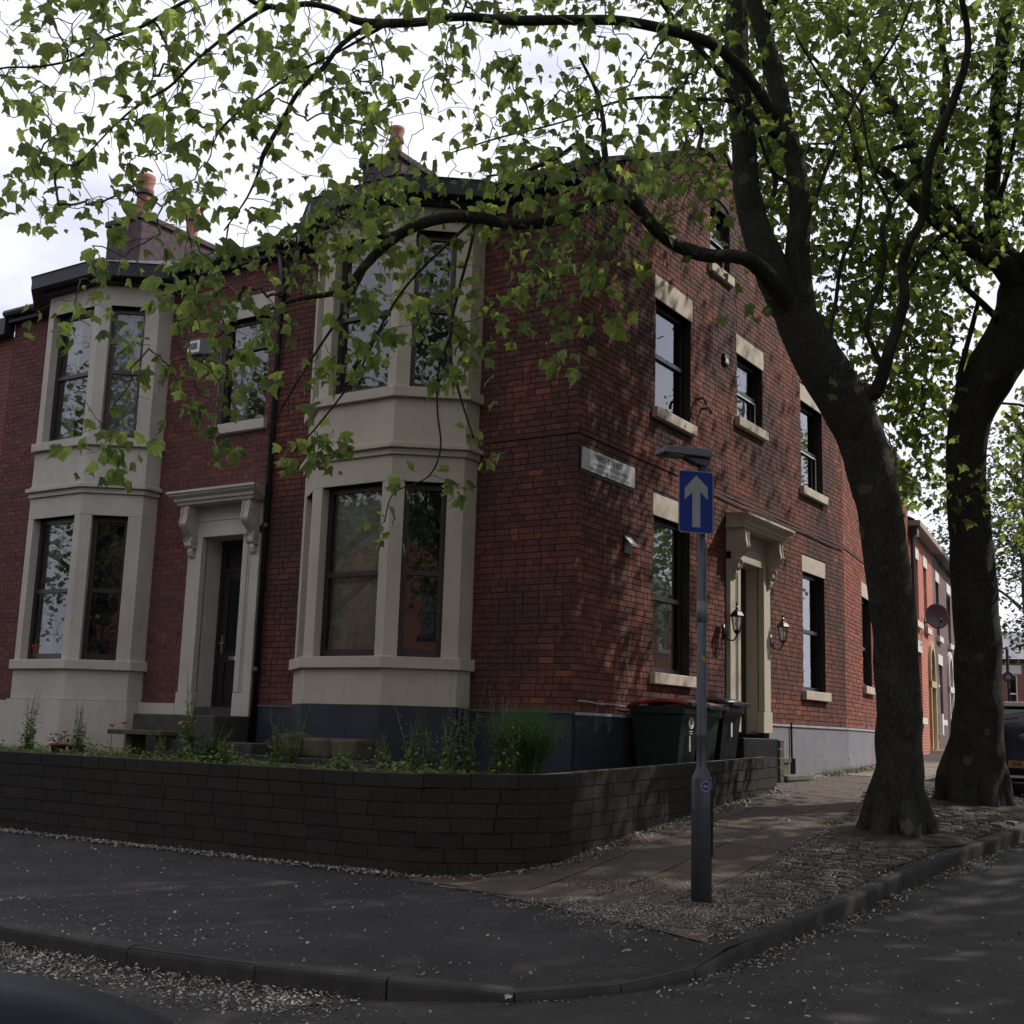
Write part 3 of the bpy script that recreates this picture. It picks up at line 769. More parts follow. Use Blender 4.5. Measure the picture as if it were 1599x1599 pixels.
def panel_door(fr, u0, u1, z0, z1, n, parent, mat, fan=.42, handle=None):
    d = MB(fr); zf = z1-fan
    d.box(u0, u1, n-.08, n-.03, z0, zf-.03)
    d.box(u0, u0+.07, n-.03, n, z0, z1); d.box(u1-.07, u1, n-.03, n, z0, z1); d.box(u0+.07, u1-.07, n-.03, n, zf-.05, zf+.02); d.box(u0+.07, u1-.07, n-.03, n, z1-.06, z1)
    a, b = u0+.07, u1-.07; w = b-a
    # stiles, rails, raised lower panel, glazed upper panel surround
    d.box(a, a+.13, n-.03, n-.012, z0, zf-.05); d.box(b-.13, b, n-.03, n-.012, z0, zf-.05)
    for zz, hh in ((z0, .16), (z0+.72, .15), (zf-.17, .12)): d.box(a+.13, b-.13, n-.03, n-.012, zz, zz+hh)
    for q in range(4): d.box(a+.17+q*.012, b-.17-q*.012, n-.03, n-.024+q*.003, z0+.20+q*.02, z0+.68-q*.02)
    dr = d.build('door', mat, parent)
    g = MB(fr); g.box(a+.15, b-.15, n-.029, n-.022, z0+.90, zf-.19); g.build('door_glass', 'glass_teal', dr)
    g = MB(fr); g.box(a, b, n-.05, n-.04, zf+.02, z1-.06); g.build('fanlight', 'glass', dr)
    k_ = MB(fr); k_.box(a+.13, b-.13, n-.10, n-.09, zf+.02, z1-.06); k_.build('dark_backing', 'interior', dr)
    l = MB(fr); l.box((a+b)/2-.13, (a+b)/2+.13, n-.012, n-.004, z0+.76, z0+.81); l.build('letterbox', 'chrome', dr)
    h = MB(fr); hu = a+.065 if handle != 'R' else b-.065
    h.box(hu-.015, hu+.015, n-.012, n+.004, z0+.86, z0+1.12); h.tube([fr.p(hu, n, z0+1.0), fr.p(hu, n+.05, z0+1.0), fr.p(hu+.11, n+.05, z0+1.0)], .01, 6)
    h.build('handle', 'chrome', dr)
    return dr

# ------------------------------------------------------------------ corner house
plain('plinth_blue_edge', (.075, .078, .095), .6, .3, 5)
SIDE = Fr(0, 0, 0, 1); FRONT = Fr(0, 0, 1, 0)
Bt = Vector((-sin(radians(7.7)), cos(radians(7.7))))
PLB = Fr(0, 9.86, Bt.x, Bt.y)
EAVE = 8.42
def gable_top(y):      # outline of the side wall
    if y < 4.3: return EAVE + .03 + y*.475
    return EAVE+.03+4.3*.475 - (y-4.3)*.46
house = empty('corner_house', (0, 0, 0), 'dark red brick corner house with a canted two storey bay and a gabled side wall', 'house')
label_bay[-2.76] = 'cream painted canted bay with dark brown sash windows'
# openings: front wall (u = x), side wall (u = y), rear wing (u = s)
FH = [(-4.08, -1.44, 1.8, 8.05, .02)]
SH = [(2.03, 3.14, 2.30, 4.36), (2.03, 3.14, 5.83, 7.37), (4.84, 5.88, 6.36, 7.38), (7.66, 8.76, 5.80, 7.33), (7.66, 8.76, 2.31, 4.32), (3.82, 4.56, 8.52, 9.50), (4.735, 5.685, 1.60, 4.12, .10)]
BH = [(1.9, 2.95, 2.58, 4.34), (1.9, 2.95, 5.83, 7.33)]
wall_panel(FRONT, -4.95, 0, 1.70, EAVE, FH, 'wall', 'mortar_dark', house)
wall_panel(SIDE, 0, 9.86, 1.70, 10.6, SH, 'wall', 'mortar_dark', house, top=(gable_top, None, 4.3))
wall_panel(PLB, 0, 9.1, 1.70, 7.80, BH, 'wall', 'mortar_dark', house)
# window stones are openings for the bricks too
def stones(hs, lw=.05, lt=.30, sw=.08):
    out = []
    for h in hs:
        out.append(h)
        if h[3]-h[2] < 2.3: out += [(h[0]-lw, h[1]+lw, h[3], h[3]+lt), (h[0]-sw, h[1]+sw, h[2]-.15, h[2])]
    return out
SB = stones(SH[:5]) + [(3.82, 4.56, 8.52, 9.62), (3.76, 4.62, 8.37, 8.52), (4.40, 6.02, 1.6, 4.60)]
its = brick_items(SIDE, -.0085, 9.86, 1.74, 10.6, SB, top=gable_top, seed=5)
itf = brick_items(FRONT, -4.95, -.002, 1.74, EAVE-.02, FH, seed=6)
itw = brick_items(PLB, 0, 9.1, 1.74, 7.72, stones(BH), seed=7)
def side_key(it):
    p = it[0]; x, y, d = px_of(p)
    return abs(p.x)*.6+p.y*.8+abs(p.z-3.0)*1.6 + (0 if p.z > 1.9 else 3) if p.y > -.1 else 99
its.sort(key=side_key)
place_units(its[:300], house, 'brick', 'brick_side', .012, 300, side_key)
def stuff_bricks(nm, L_, mt):
    place_units(L_, house, nm, mt, .012, 0, side_key)
    bpy.data.objects[nm+'s'].name = 'bricks'
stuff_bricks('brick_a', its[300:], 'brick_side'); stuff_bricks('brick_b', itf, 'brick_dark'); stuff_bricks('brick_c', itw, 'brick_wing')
window(SIDE, 2.03, 3.14, 2.30, 4.36, house, 3.30, inner='blind')
window(SIDE, 2.03, 3.14, 5.83, 7.37, house, 6.62, lint=.33)
window(SIDE, 4.84, 5.88, 6.36, 7.38, house, 6.84, lint=.31, inner='blind', mat='frame_black', edge=1)
window(SIDE, 7.66, 8.76, 5.80, 7.33, house, 6.52, lint=.30, mat='frame_black', edge=1)
window(SIDE, 7.66, 8.76, 2.31, 4.32, house, 3.33, lint=.28, mat='frame_black', inner='curtainR')
window(PLB, 1.9, 2.95, 2.58, 4.34, house, 3.35, lint=.29, mat='frame_black')
window(PLB, 1.9, 2.95, 5.83, 7.33, house, 6.52, lint=.29, mat='frame_black')
# attic window with an arched head
w, L = panes(SIDE, 3.82, 4.56, 8.52, 9.50, -.08, house, 9.02, fw=.05, mat='frame_black', edge=1)
w['label'] = 'small arched attic window high in the gable'
glaze(SIDE, 3.82, 4.56, L, -.08, w, .05); backing(SIDE, 3.82, 4.56, 8.52, 9.5, -.08, w, None)
b = MB(SIDE); arc = [(4.19+.37*cos(a), 9.50+.13*sin(a)) for a in np.linspace(0, pi, 13)]
b.prism([(u, z) for u, z in arc] + [(3.82, 9.5)], lambda q, e: SIDE.p(q[0], -.08 if e == 0 else -.02, q[1])); b.build('arched_head', 'frame_black', w)
b = MB(SIDE); o_ = [(4.19+.43*cos(a), 9.50+.20*sin(a)) for a in np.linspace(0, pi, 13)]; i_ = [(4.19+.37*cos(a), 9.50+.13*sin(a)) for a in np.linspace(0, pi, 13)]
for j in range(12):
    b.prism([i_[j], i_[j+1], o_[j+1], o_[j]], lambda q, e: SIDE.p(q[0], -.02 if e == 0 else .02, q[1]))
b.build('brick_arch', 'brick_dark', w)
b = MB(SIDE); b.box(3.76, 4.62, -.1, .07, 8.37, 8.518); b.build('sill', 'sandstone', w, bevel=.008)
# plinths
b = MB(FRONT); b.box(-4.95, .012, -.05, .03, .75, 1.715); b.box(-4.95, .014, -.05, .045, 1.715, 1.745, 1); b.build('plinth', ['plinth_blue', 'plinth_blue_edge'], house)
b = MB(SIDE); b.box(.031, 4.40, -.05, .03, .5, 1.70); b.box(.046, 4.40, -.05, .042, 1.70, 1.735, 1); b.build('plinth', ['plinth_blue', 'plinth_band'], house)
b = MB(SIDE); b.box(6.02, 9.86, -.05, .03, .5, 1.70); b.box(6.02, 9.86, -.05, .05, 1.70, 1.735, 1)
b.box(6.02, 9.86, .03, .05, .5, 1.18); b.build('plinth', ['plinth_grey', 'plinth_band'], house)
b = MB(PLB); b.box(.002, 9.1, -.05, .03, .5, 1.70); b.box(.002, 9.1, -.05, .05, 1.70, 1.735, 1); b.box(.002, 9.1, .03, .05, .5, 1.20); b.build('plinth', ['plinth_grey', 'plinth_band'], house)
# bay, door case, side door
INR = (('blind', 'blind', 'blind'), (None, None, None))
bay_window(-2.76, house, 'render_cream', 'plinth_blue', (('blind', 'blind', None), (None, None, None)))
dc = door_case(SIDE, 5.21, house, 'render_cream', .79, .46, 1.58, 4.10, deep=.20)
b = MB(SIDE); b.box(4.74, 5.68, -.28, -.20, 1.56, 4.12); b.build('door', 'black_paint', house)
# roof: front slope, rear slope, coping, gutters
b = MB(); xr = -4.95
def rp(x, y, z): return (x, y, z)
yr = 4.3; zr = EAVE+.05+4.3*.475
b.add([rp(xr, -.12, EAVE-.02), rp(-.25, -.12, EAVE-.02), rp(-.25, yr, zr), rp(xr, yr, zr), rp(xr, 9.9, 7.9), rp(-.25, 9.9, 7.9)], [(0, 1, 2, 3), (3, 2, 5, 4)]); b.build('roof', 'slate', house)
b = MB(SIDE); cp = [(-.05, EAVE+.02), (4.3, zr+.02), (9.86, gable_top(9.86)+.02)]
for (a0, za), (a1, zb) in zip(cp, cp[1:]):
    p = SIDE.p; vs = [p(a0, .03, za), p(a1, .03, zb), p(a1, -.28, zb), p(a0, -.28, za), p(a0, .03, za+.07), p(a1, .03, zb+.07), p(a1, -.28, zb+.07), p(a0, -.28, za+.07)]
    b.add(vs, [(0, 1, 5, 4), (1, 2, 6, 5), (2, 3, 7, 6), (3, 0, 4, 7), (4, 5, 6, 7), (3, 2, 1, 0)])
b.build('coping', 'stone_dark', house)
b = MB(); b.box(-4.95, .02, -.16, -.02, 8.20, 8.30); b.tube([(-4.95, -.22, 8.34), (.04, -.22, 8.34)], .065, 8); b.box(-4.95, .03, -.20, -.0, 8.30, 8.42); b.build('gutter', 'fascia', house)
b = MB(PLB); b.box(.1, 9.15, 0.0, .22, 7.74, 7.80); b.tube([PLB.p(.1, .26, 7.80), PLB.p(9.2, .26, 7.80)], .06, 8); b.box(-.1, 9.15, .0, .36, 7.80, 7.90); b.build('gutter', 'fascia', house)
b = MB(PLB); p = PLB.p
b.add([p(-.2, .30, 7.86), p(9.3, .30, 7.86), p(9.3, -3, 9.2), p(-.2, -3, 9.2), p(9.3, .30, 7.80), p(9.3, -3, 9.14)], [(0, 1, 2, 3), (1, 4, 5, 2)]); b.build('rear_roof', 'slate', house)
b = MB(PLB); b.quad(p(9.1, 0, .8), p(9.1, -4, .8), p(9.1, -4, 8.9), p(9.1, 0, 7.8)); b.build('end_wall', 'brick_far', house)
# body behind the walls so the house is not hollow from the side and the back
b = MB(); b.add([(-4.9, 9.8, .8), (-.1, 9.8, .8), (-.1, 9.8, 7.9), (-4.9, 9.8, 7.9)], [(0, 1, 2, 3)]); b.build('back_wall', 'brick_far', house)
# string course cable, wall vent, overflow pipes, meter, arched air vent
b = MB(SIDE); b.box(-.01, 9.86, -.01, .022, 5.03, 5.075); b.build('string_course', 'brick_dark', house)
b = MB(PLB); b.box(0, 9.1, -.01, .022, 5.03, 5.075); b.build('string_course', 'brick_dark', house)
b = MB(FRONT); b.box(-1.42, .022, -.01, .020, 5.03, 5.075); b.build('string_course', 'brick_dark', house); b = MB(FRONT); b.box(-4.95, -4.1, -.01, .020, 5.03, 5.075); b.build('string_course', 'brick_dark', house)
b = MB(SIDE); b.tube([SIDE.p(u, .035, 4.99-.01*sin(u*3)) for u in np.arange(3.3, 9.8, .25)], .012, 6); b.build('cable', 'black_paint', house)
b = MB(SIDE); b.tube([SIDE.p(.05+u, .045, 1.86-.02*u+.006*sin(9*u)) for u in np.arange(0, 1.9, .1)], .008, 6); b.build('cable', 'plinth_band', house)
b = MB(SIDE)
b.add([SIDE.p(1.18, .0, 3.98), SIDE.p(1.36, .0, 3.98), SIDE.p(1.36, .13, 3.84), SIDE.p(1.18, .13, 3.84), SIDE.p(1.18, .0, 3.96), SIDE.p(1.36, 0, 3.96), SIDE.p(1.36, .13, 3.82), SIDE.p(1.18, .13, 3.82)], [(0, 3, 2, 1), (4, 5, 6, 7), (3, 7, 6, 2), (0, 4, 7, 3), (1, 2, 6, 5)]); b.build('vent_cowl', 'upvc_white', house)
b = MB(SIDE); b.box(1.17, 1.37, 0, .03, 3.74, 3.97); b.build('vent_grille', 'black_paint', house)
for (u, z) in ((3.33, 6.24), (3.52, 6.14)):
    b = MB(SIDE); b.tube([SIDE.p(u, 0, z+.03), SIDE.p(u, .12, z+.03), SIDE.p(u+.02, .15, z-.02), SIDE.p(u+.02, .15, z-.06)], .022, 8); b.build('overflow_pipe', 'stone_step', house, True)
b = MB(SIDE); b.box(4.27, 4.42, 0, .05, 7.06, 7.22); b.box(4.29, 4.40, .05, .06, 7.08, 7.15, 1); b.build('vent_box', ['black_paint', 'far_stone'], house)
b = MB(PLB); b.prism([(2.15, 1.735), (2.35, 1.735)] + [(2.25+.10*cos(a), 1.98+.10*sin(a)) for a in np.linspace(0, pi, 9)], lambda q, e: PLB.p(q[0], .0 if e else .013, q[1])); b.build('air_vent', 'black_paint', house)
b = MB(SIDE); b.tube([SIDE.p(6.95, .06, z) for z in (.85, 1.2)], .05, 8); b.tube([SIDE.p(6.93, .055, 1.2), SIDE.p(6.92, .055, 1.76)], .018, 6); b.build('drain_pipe', 'black_paint', house)
# chimney of the corner house, mostly behind leaves
def chimney(x0, x1, y0, y1, z0, z1, mat, parent, pots, lbl=None):
    b = MB(); b.box(x0, x1, y0, y1, z0, z1); b.box(x0-.05, x1+.05, y0-.05, y1+.05, z1, z1+.12)
    c = b.build('chimney', mat, parent, bevel=.02)
    for (px_, py_, h, r) in pots:
        q = MB(); q.lathe((px_, py_, z1+.12), [(r*1.05, 0), (r*.95, .05), (r*.85, h*.55), (r*.85, h*.62), (r*1.05, h*.66), (r*1.05, h*.72), (r*.92, h*.78), (r*1.12, h*.92), (r*1.12, h), (r*.8, h)], 16)
        q.build('chimney_pot', 'terracotta', c, True)
        q = MB(); q.lathe((px_, py_, z1+.12), [(r*.95, h*.60), (r*1.10, h*.62), (r*1.10, h*.67), (r*.95, h*.69)], 16); q.build('metal_band', 'black_paint', c)
    return c
chimney(-6.0, -5.2, 2.7, 3.6, 9.3, 11.0, 'chimney_stone', house, [(-5.6, 3.1, .7, .12)])

# ------------------------------------------------------------------ neighbour house with the left bay
nb = empty('terraced_house', (-4.95, 0, 0), 'brick terraced house with a white painted bay, white door surround and stone chimney', 'house')
nb.location = (0, 0, 0)
NH = [(-9.97, -7.33, 1.8, 8.05, .02), (-6.20, -5.22, 5.80, 7.40), (-6.215, -5.355, 1.60, 4.14, .10)]
wall_panel(FRONT, -11.4, -4.95, 1.70, EAVE, NH, 'wall', 'mortar_light', nb)
its = brick_items(FRONT, -11.4, -4.95, 1.74, EAVE-.02, [NH[0]] + stones([NH[1]], .06, .33, .07) + [(-6.5, -5.05, 1.6, 4.62)], bond=1, seed=9)
place_units(its, nb, 'brick', 'brick_plum', .012, 300, lambda it: abs(it[0].x+6.4)*1.2+abs(it[0].z-4.2)*.5 if it[0].x > -7.4 else 9+abs(it[0].x+7.4))
label_bay[-8.65] = 'white painted canted bay with dark sash windows'
bay_window(-8.65, nb, 'render_white', 'render_white', ((None, 'curtainL', None), (None, 'curtain2', 'net')), step=True)
window(FRONT, -6.20, -5.22, 5.80, 7.40, nb, 6.95, inner='curtainL', lint=.33, lw=.06, stone='render_white')
door_case(FRONT, -5.785, nb, 'render_white', .72, .415, 1.58, 4.12)
panel_door(FRONT, -6.20, -5.37, 1.62, 4.12, -.30, nb, 'door_dark')
b = MB(); ring(b, [(-9.97, 0), (-9.97, -.28), (-9.27, -.84), (-8.03, -.84), (-7.33, -.28), (-7.33, 0)], .06, .8, 1.70); b.box(-7.3, -6.52, -.10, 0, .9, 1.74); b.box(-11.4, -9.9, -.06, 0, .9, 1.74); b.build('plinth', 'render_white', nb)
b = MB(); b.box(-5.05, -4.95, -.04, 0, .9, 1.74); b.build('plinth', 'plinth_blue', nb)
b = MB(); b.box(-11.4, -4.95, -.16, -.02, 8.20, 8.30); b.tube([(-11.4, -.22, 8.34), (-4.95, -.22, 8.34)], .065, 8); b.box(-11.4, -4.95, -.20, 0, 8.302, 8.42); b.build('gutter', 'fascia', nb)
b = MB(); b.add([(-11.4, -.12, EAVE-.02), (-4.95, -.12, EAVE-.02), (-4.95, yr, zr), (-11.4, yr, zr), (-11.4, 9.9, 7.9), (-4.95, 9.9, 7.9)], [(0, 1, 2, 3), (3, 2, 5, 4)]); b.build('roof', 'slate', nb)
chimney(-12.20, -11.2, 2.3, 4.2, 9.0, 11.05, 'chimney_stone', nb, [(-11.75, 2.75, 1.05, .17), (-11.55, 3.85, .75, .13)])
b = MB(FRONT); hp = [(-4.98+.02*sin(z), .055, z) for z in np.arange(.95, 8.3, .4)]
b.tube([FRONT.p(-5.0+.03, .07, .9), FRONT.p(-4.97, .07, 7.9), FRONT.p(-4.97, .17, 8.25)], .042, 10)
for z in (2.2, 4.2, 6.2, 7.6): b.tube([FRONT.p(-4.97, .07, z-.05), FRONT.p(-4.97, .07, z+.05)], .055, 10)
dp = b.build('downpipe', 'black_paint', nb, True)
# steps to the front door
b = MB(); b.box(-6.56, -5.02, -.03, .0, .9, 1.70); b.build('plinth', 'stone_dark', nb)
b = MB(); b.box(-6.215, -5.355, .002, .40, 1.50, 1.61); b.build('threshold', 'stone_dark', nb)
b = MB(); b.box(-6.6, -5.0, -.75, -.11, 1.0, 1.58); b.build('doorstep', 'stone_dark', nb, bevel=.02)
# third house at the left edge
th = empty('brick_house', (0, 0, 0), 'brick house cut off by the left edge of the photo beyond the white bay', 'house')
b = MB(); b.box(-30, -11.42, 0, 6, .8, 8.0); b.build('wall', 'brick_attic', th)
b = MB(); b.box(-30, -11.42, -.2, 0, 8.0, 8.3); b.build('gutter', 'fascia', th)
b = MB(); b.add([(-30, -.2, 8.3), (-11.42, -.2, 8.3), (-11.42, yr, zr-.1), (-30, yr, zr-.1)], [(0, 1, 2, 3)]); b.build('roof', 'slate', th)
b = MB(); b.box(-12.7, -12.0, -.06, 0, 2, 8.0-.002); b.build('painted_pilaster', 'buff', th)
# alarm box
al = empty('alarm_box', (-6.6, -.06, 7.05), 'small grey alarm box with a white lettered front beside the upper window', 'alarm box')
b = MB(); b.box(-.17, .10, -.10, .06, -.12, .12); b.add([(.10, -.10, -.12), (.27, .06, -.12), (.27, .06, .12), (.10, -.10, .12)], [(0, 1, 2, 3)]); b.build('case', 'lamp_metal', al)
b = MB(); b.box(-.165, .095, -.106, -.101, -.09, .09); b.build('front_plate', 'upvc_white', al)

def text(body, size, mat, parent, M4, name='lettering', ext=.002, sx=1.0, bold=0.0):
    c = bpy.data.curves.new(name, 'FONT'); c.body = body; c.size = size; c.extrude = ext; c.align_x = 'CENTER'; c.align_y = 'CENTER'; c.offset = bold
    o = bpy.data.objects.new(name, c); COL.objects.link(o)
    dg = bpy.context.evaluated_depsgraph_get(); me = bpy.data.meshes.new_from_object(o.evaluated_get(dg)); bpy.data.objects.remove(o)
    me.materials.clear(); me.materials.append(M[mat]); o = link(name, me, parent)
    o.matrix_local = M4 @ Matrix.Diagonal((sx, 1, 1, 1)); return o
def face_mat(fr, u, n, z, rel=Vector((0, 0, 0))):
    p = fr.p(u, n, z)-rel; return Matrix(((fr.u.x, 0, fr.n.x, p.x), (fr.u.y, 0, fr.n.y, p.y), (0, 1, 0, p.z), (0, 0, 0, 1)))
text('0080', .15, 'ink', al, Matrix(((1, 0, 0, -.035), (0, 0, -1, -.108), (0, 1, 0, 0), (0, 0, 0, 1))), bold=.003, sx=.58)

# street nameplate
npl = empty('street_nameplate', (0, 0, 0), 'white street nameplate reading BIRD STREET on the side wall by the corner', 'street sign')
b = MB(SIDE); b.box(.07, 1.42, .012, .035, 4.60, 4.87); b.build('plate', 'nameplate', npl, bevel=.004)
b = MB(SIDE); b.box(.04, 1.40, .010, .0145, 4.575, 4.865); b.build('backing_board', 'black_paint', npl)
text('BIRD STREET', .095, 'ink', npl, face_mat(SIDE, .74, .037, 4.80), ext=.001, sx=1.28)
text('LEADING TO TAYLOR STREET', .050, 'ink_faded', npl, face_mat(SIDE, .78, .037, 4.71), ext=.001, sx=1.35)
text('EVEN NOS 18 TO    ODD NOS 29 - 15', .052, 'ink_faded', npl, face_mat(SIDE, .745, .037, 4.640), ext=.001, sx=1.18)

# coach lanterns either side of the side door
def lantern(u, lbl):
    r = empty('coach_lantern', tuple(SIDE.p(u, 0, 3.02)), lbl, 'wall lantern', 'black coach lanterns by the side door')
    b = MB(); b.lathe((0, 0, 0), [(.0, 0)], 3) if False else None
    b.box(-.005, .03, -.035, .035, -.10, .10)
    arm = [(.03, 0, -.05), (.09, 0, -.13), (.17, 0, -.14), (.215, 0, -.08), (.22, 0, -.02)]
    b.tube(arm, .012, 6); b.tube([(.03, 0, .04), (.07, 0, -.02), (.06, 0, -.09)], .007, 6)
    b.build('bracket', 'black_paint', r, True)
    b = MB(); c = (.22, 0, 0)
    b.lathe(c, [(.02, -.05), (.045, -.02), (.055, 0), (.04, .01)], 6)
    for j in range(6):
        a = 2*pi*j/6; b.tube([(c[0]+.05*cos(a), .05*sin(a), 0), (c[0]+.085*cos(a), .085*sin(a), .21)], .006, 4)
    b.lathe(c, [(.10, .205), (.11, .215), (.075, .27), (.03, .305), (.022, .33), (.03, .34), (.012, .36), (.008, .42), (0.001, .43)], 6)
    b.build('lantern_body', 'black_paint', r)
    b = MB(); b.lathe(c, [(.046, .003), (.080, .205)], 6); b.build('lantern_glass', 'lantern_glass', r)
    b = MB(); b.lathe(c, [(.016, .02), (.018, .06), (.03, .1), (.02, .14), (.002, .15)], 10); b.build('bulb', 'upvc_white', r, True)
lantern(4.30, 'black coach lantern on the left of the side door surround')
lantern(6.14, 'black coach lantern on the right of the side door surround')

# landing, side steps and black painted flank
st = empty('door_steps', (0, 0, 0), 'stone steps down from the side door beside a black painted flank', 'steps')
b = MB(); b.box(.052, .60, 3.62, 4.92, .7, 1.50); b.build('black_flank', 'black_paint', st, bevel=.01)
b = MB()
for i in range(6): b.box(.052, .62, 4.925, 5.09, .72+i*.128, .72+i*.128+.118)
b.build('pier', 'stone_mossy', st, bevel=.006)
b = MB(); b.box(.052, .16, 5.10, 6.05, .7, 1.50); b.box(.16, .36, 5.10, 6.10, 1.14, 1.22); b.box(.16, .34, 5.12, 6.05, .7, 1.138)
b.box(.36, .66, 5.10, 6.20, .90, .975); b.box(.342, .60, 5.12, 6.12, .7, .898); b.build('tread', 'stone_step', st, bevel=.012)
# ------------------------------------------------------------------ wheelie bins
def bin_(x, y, rz, z, body, lid, label, num=None, emblem=False):
    r = empty('wheelie_bin', (x, y, z), label, 'wheelie bin', 'wheelie bins behind the garden wall', rz)
    # local: +x front (street side), y width
    b = MB(); H = .97
    def rect(d0, d1, w, zz): return [(d0, -w, zz), (d1, -w, zz), (d1, w, zz), (d0, w, zz)]
    vs = rect(-.26, .22, .23, .06)+rect(-.34, .32, .27, H-.12)+rect(-.34, .33, .275, H-.10)+rect(-.36, .36, .29, H-.09)+rect(-.36, .36, .29, H)
    b.add(vs, [(i*4+j, i*4+(j+1) % 4, i*4+4+(j+1) % 4, i*4+4+j) for i in range(4) for j in range(4)]+[(3, 2, 1, 0), (16, 17, 18, 19)])
    b.tube([(-.36, -.24, H-.03), (-.42, -.24, H-.01), (-.42, .24, H-.01), (-.36, .24, H-.03)], .014, 6)
    b.build('body', body, r, bevel=.012)
    b = MB(); n = 9; vs = []
    for i in range(n):
        t_ = i/(n-1); xx = -.38+.80*t_; zz = H+.02+.075*math.sin(min(1, t_*1.25)*pi*.62)*(1-.25*t_) - .035*max(0, t_-.85)/.15
        for yy, dz in ((-.30, -.035), (-.27, 0), (-.10, .018), (0, .022), (.10, .018), (.27, 0), (.30, -.035)): vs.append((xx, yy, zz+dz))
    b.add(vs, [(i*7+j, (i+1)*7+j, (i+1)*7+j+1, i*7+j+1) for i in range(n-1) for j in range(6)])
    m_ = b.build('lid', lid, r, True); s = m_.modifiers.new('s', 'SOLIDIFY'); s.thickness = .012
    b = MB(); b.box(.40, .455, -.29, .29, H-.005, H+.045); b.build('lid_lip', body if lid != 'bin_black' else 'bin_black', r, bevel=.008)
    for sg in (-1, 1):
        b = MB(); b.prism([(.10*cos(a)-.26, .10*sin(a)+.10) for a in np.linspace(0, 2*pi, 17)[:-1]], lambda q, e: (q[0], sg*(.245 if e else .285), q[1])); b.build('wheel', 'rubber', r)
    if num: text(num, .24, 'paint_white', r, Matrix(((0, 0, 1, .315), (1, 0, 0, -.02), (0, 1, 0, .52 if emblem else .66), (0, 0, 0, 1))), name='number', bold=.012)
    if emblem:
        b = MB(); c = [(.31+.005*0, .055*cos(a)-.02, .80+.06*sin(a)) for a in np.linspace(0, 2*pi, 17)]
        for rr in (.065, .04): b.tube([(.332, rr*cos(a)-.02, .775+rr*sin(a)) for a in np.linspace(0, 2*pi, 17)], .008, 4)
        b.box(.325, .333, -.07, .03, .67, .68); b.box(.325, .333, -.06, .02, .645, .655); b.build('emblem', 'paint_white', r)
    return r
bin_(.50, 1.44, .02, .88, 'bin_green', 'lid_red', 'dark green wheelie bin with a bright red lid and white number, nearest the corner', '1', True)
bin_(.48, 2.05, -.03, .86, 'bin_green', 'lid_yellow', 'dark wheelie bin with a yellow lid partly behind the lamp post')
bin_(.50, 2.72, -.02, .93, 'bin_black', 'bin_black', 'all black wheelie bin with a white number 1, nearest the side door', '1')

# ------------------------------------------------------------------ lamp post with one way sign
lp_, ldep = march(1095, 1412); LP = Vector((lp_.x, lp_.y, gh(lp_.x, lp_.y)))
post = empty('street_lamp', tuple(LP), 'short grey steel lamp post standing on the pavement in front of the house corner', 'street lamp')
ppx = FPX/ldep
def hz(py): return zpx(LP.x, LP.y, py) - LP.z
rB, rS = 16.2/ppx, 8.1/ppx; zc0, zc1 = hz(1216), hz(1199)
b = MB(); b.lathe((0, 0, 0), [(rB, -.1), (rB, zc0), (rB*.99, zc0+.005), (rS*1.06, zc1), (rS, zc1+.01), (rS, hz(1150)), (rS*1.05, hz(1149)), (rS*1.05, hz(1147)), (rS, hz(1146)), (rS*.97, hz(728))], 28); b.build('column', 'pole_grey', post, True)
b = MB(); b.lathe((0, 0, 0), [(rS+.002, hz(972)), (rS+.002, hz(939))], 28); b.build('pale_band', 'pole_band', post, True)
b = MB(); b.lathe((0, 0, 0), [(.19, -.02), (.17, .012), (.1, .02)], 18); b.build('soil_ring', 'soil', post)
dirc = (Vector((CAM.x, CAM.y))-Vector((LP.x, LP.y))).normalized(); rgt = Vector((-dirc.y, dirc.x))
def lpos(a, rad, z): q = dirc*cos(a)*rad + rgt*sin(a)*rad; return (q.x, q.y, z)
# door with its edge to the right
b = MB()
for z0_, z1_ in ((hz(1338), hz(1232)),):
    A = [lpos(a, rB+.003, z) for z in (z0_, z1_) for a in np.linspace(1.15, 1.9, 6)]
    b.add(A, [(i, i+1, i+7, i+6) for i in range(5)]); b.box(*sorted((lpos(1.45, rB+.002, 0)[0]-.008, lpos(1.45, rB+.002, 0)[0]+.008)), *sorted((lpos(1.45, rB+.002, 0)[1]-.008, lpos(1.45, rB+.002, 0)[1]+.008)), z0_, z1_)
b.build('access_door', 'black_paint', post)
def disc_patch(zc, a0, r, mat, name, e=.003, hole=0):
    b = MB(); N = 20; vs = []
    for rr in (hole, r):
        for j in range(N):
            t_ = 2*pi*j/N; vs.append(lpos(a0+rr*cos(t_)/rB, rB+e, zc+rr*sin(t_)))
    b.add(vs, [(j, (j+1) % N, N+(j+1) % N, N+j) for j in range(N)]); b.build(name, mat, post)
zst = hz(1227); disc_patch(zst, .42, .050, 'sticker', 'sticker'); disc_patch(zst, .42, .044, 'sticker_pale', 'sticker_ring', .0045, .038)
b = MB(); b.add([lpos(.42+u/rB, rB+.0045, zst+v) for u, v in ((-.018, -.008), (.018, -.008), (.022, .010), (0, .002), (-.022, .010))], [(0, 1, 2, 3, 4)]); b.build('sticker_mark', 'sticker_pale', post)
b = MB()
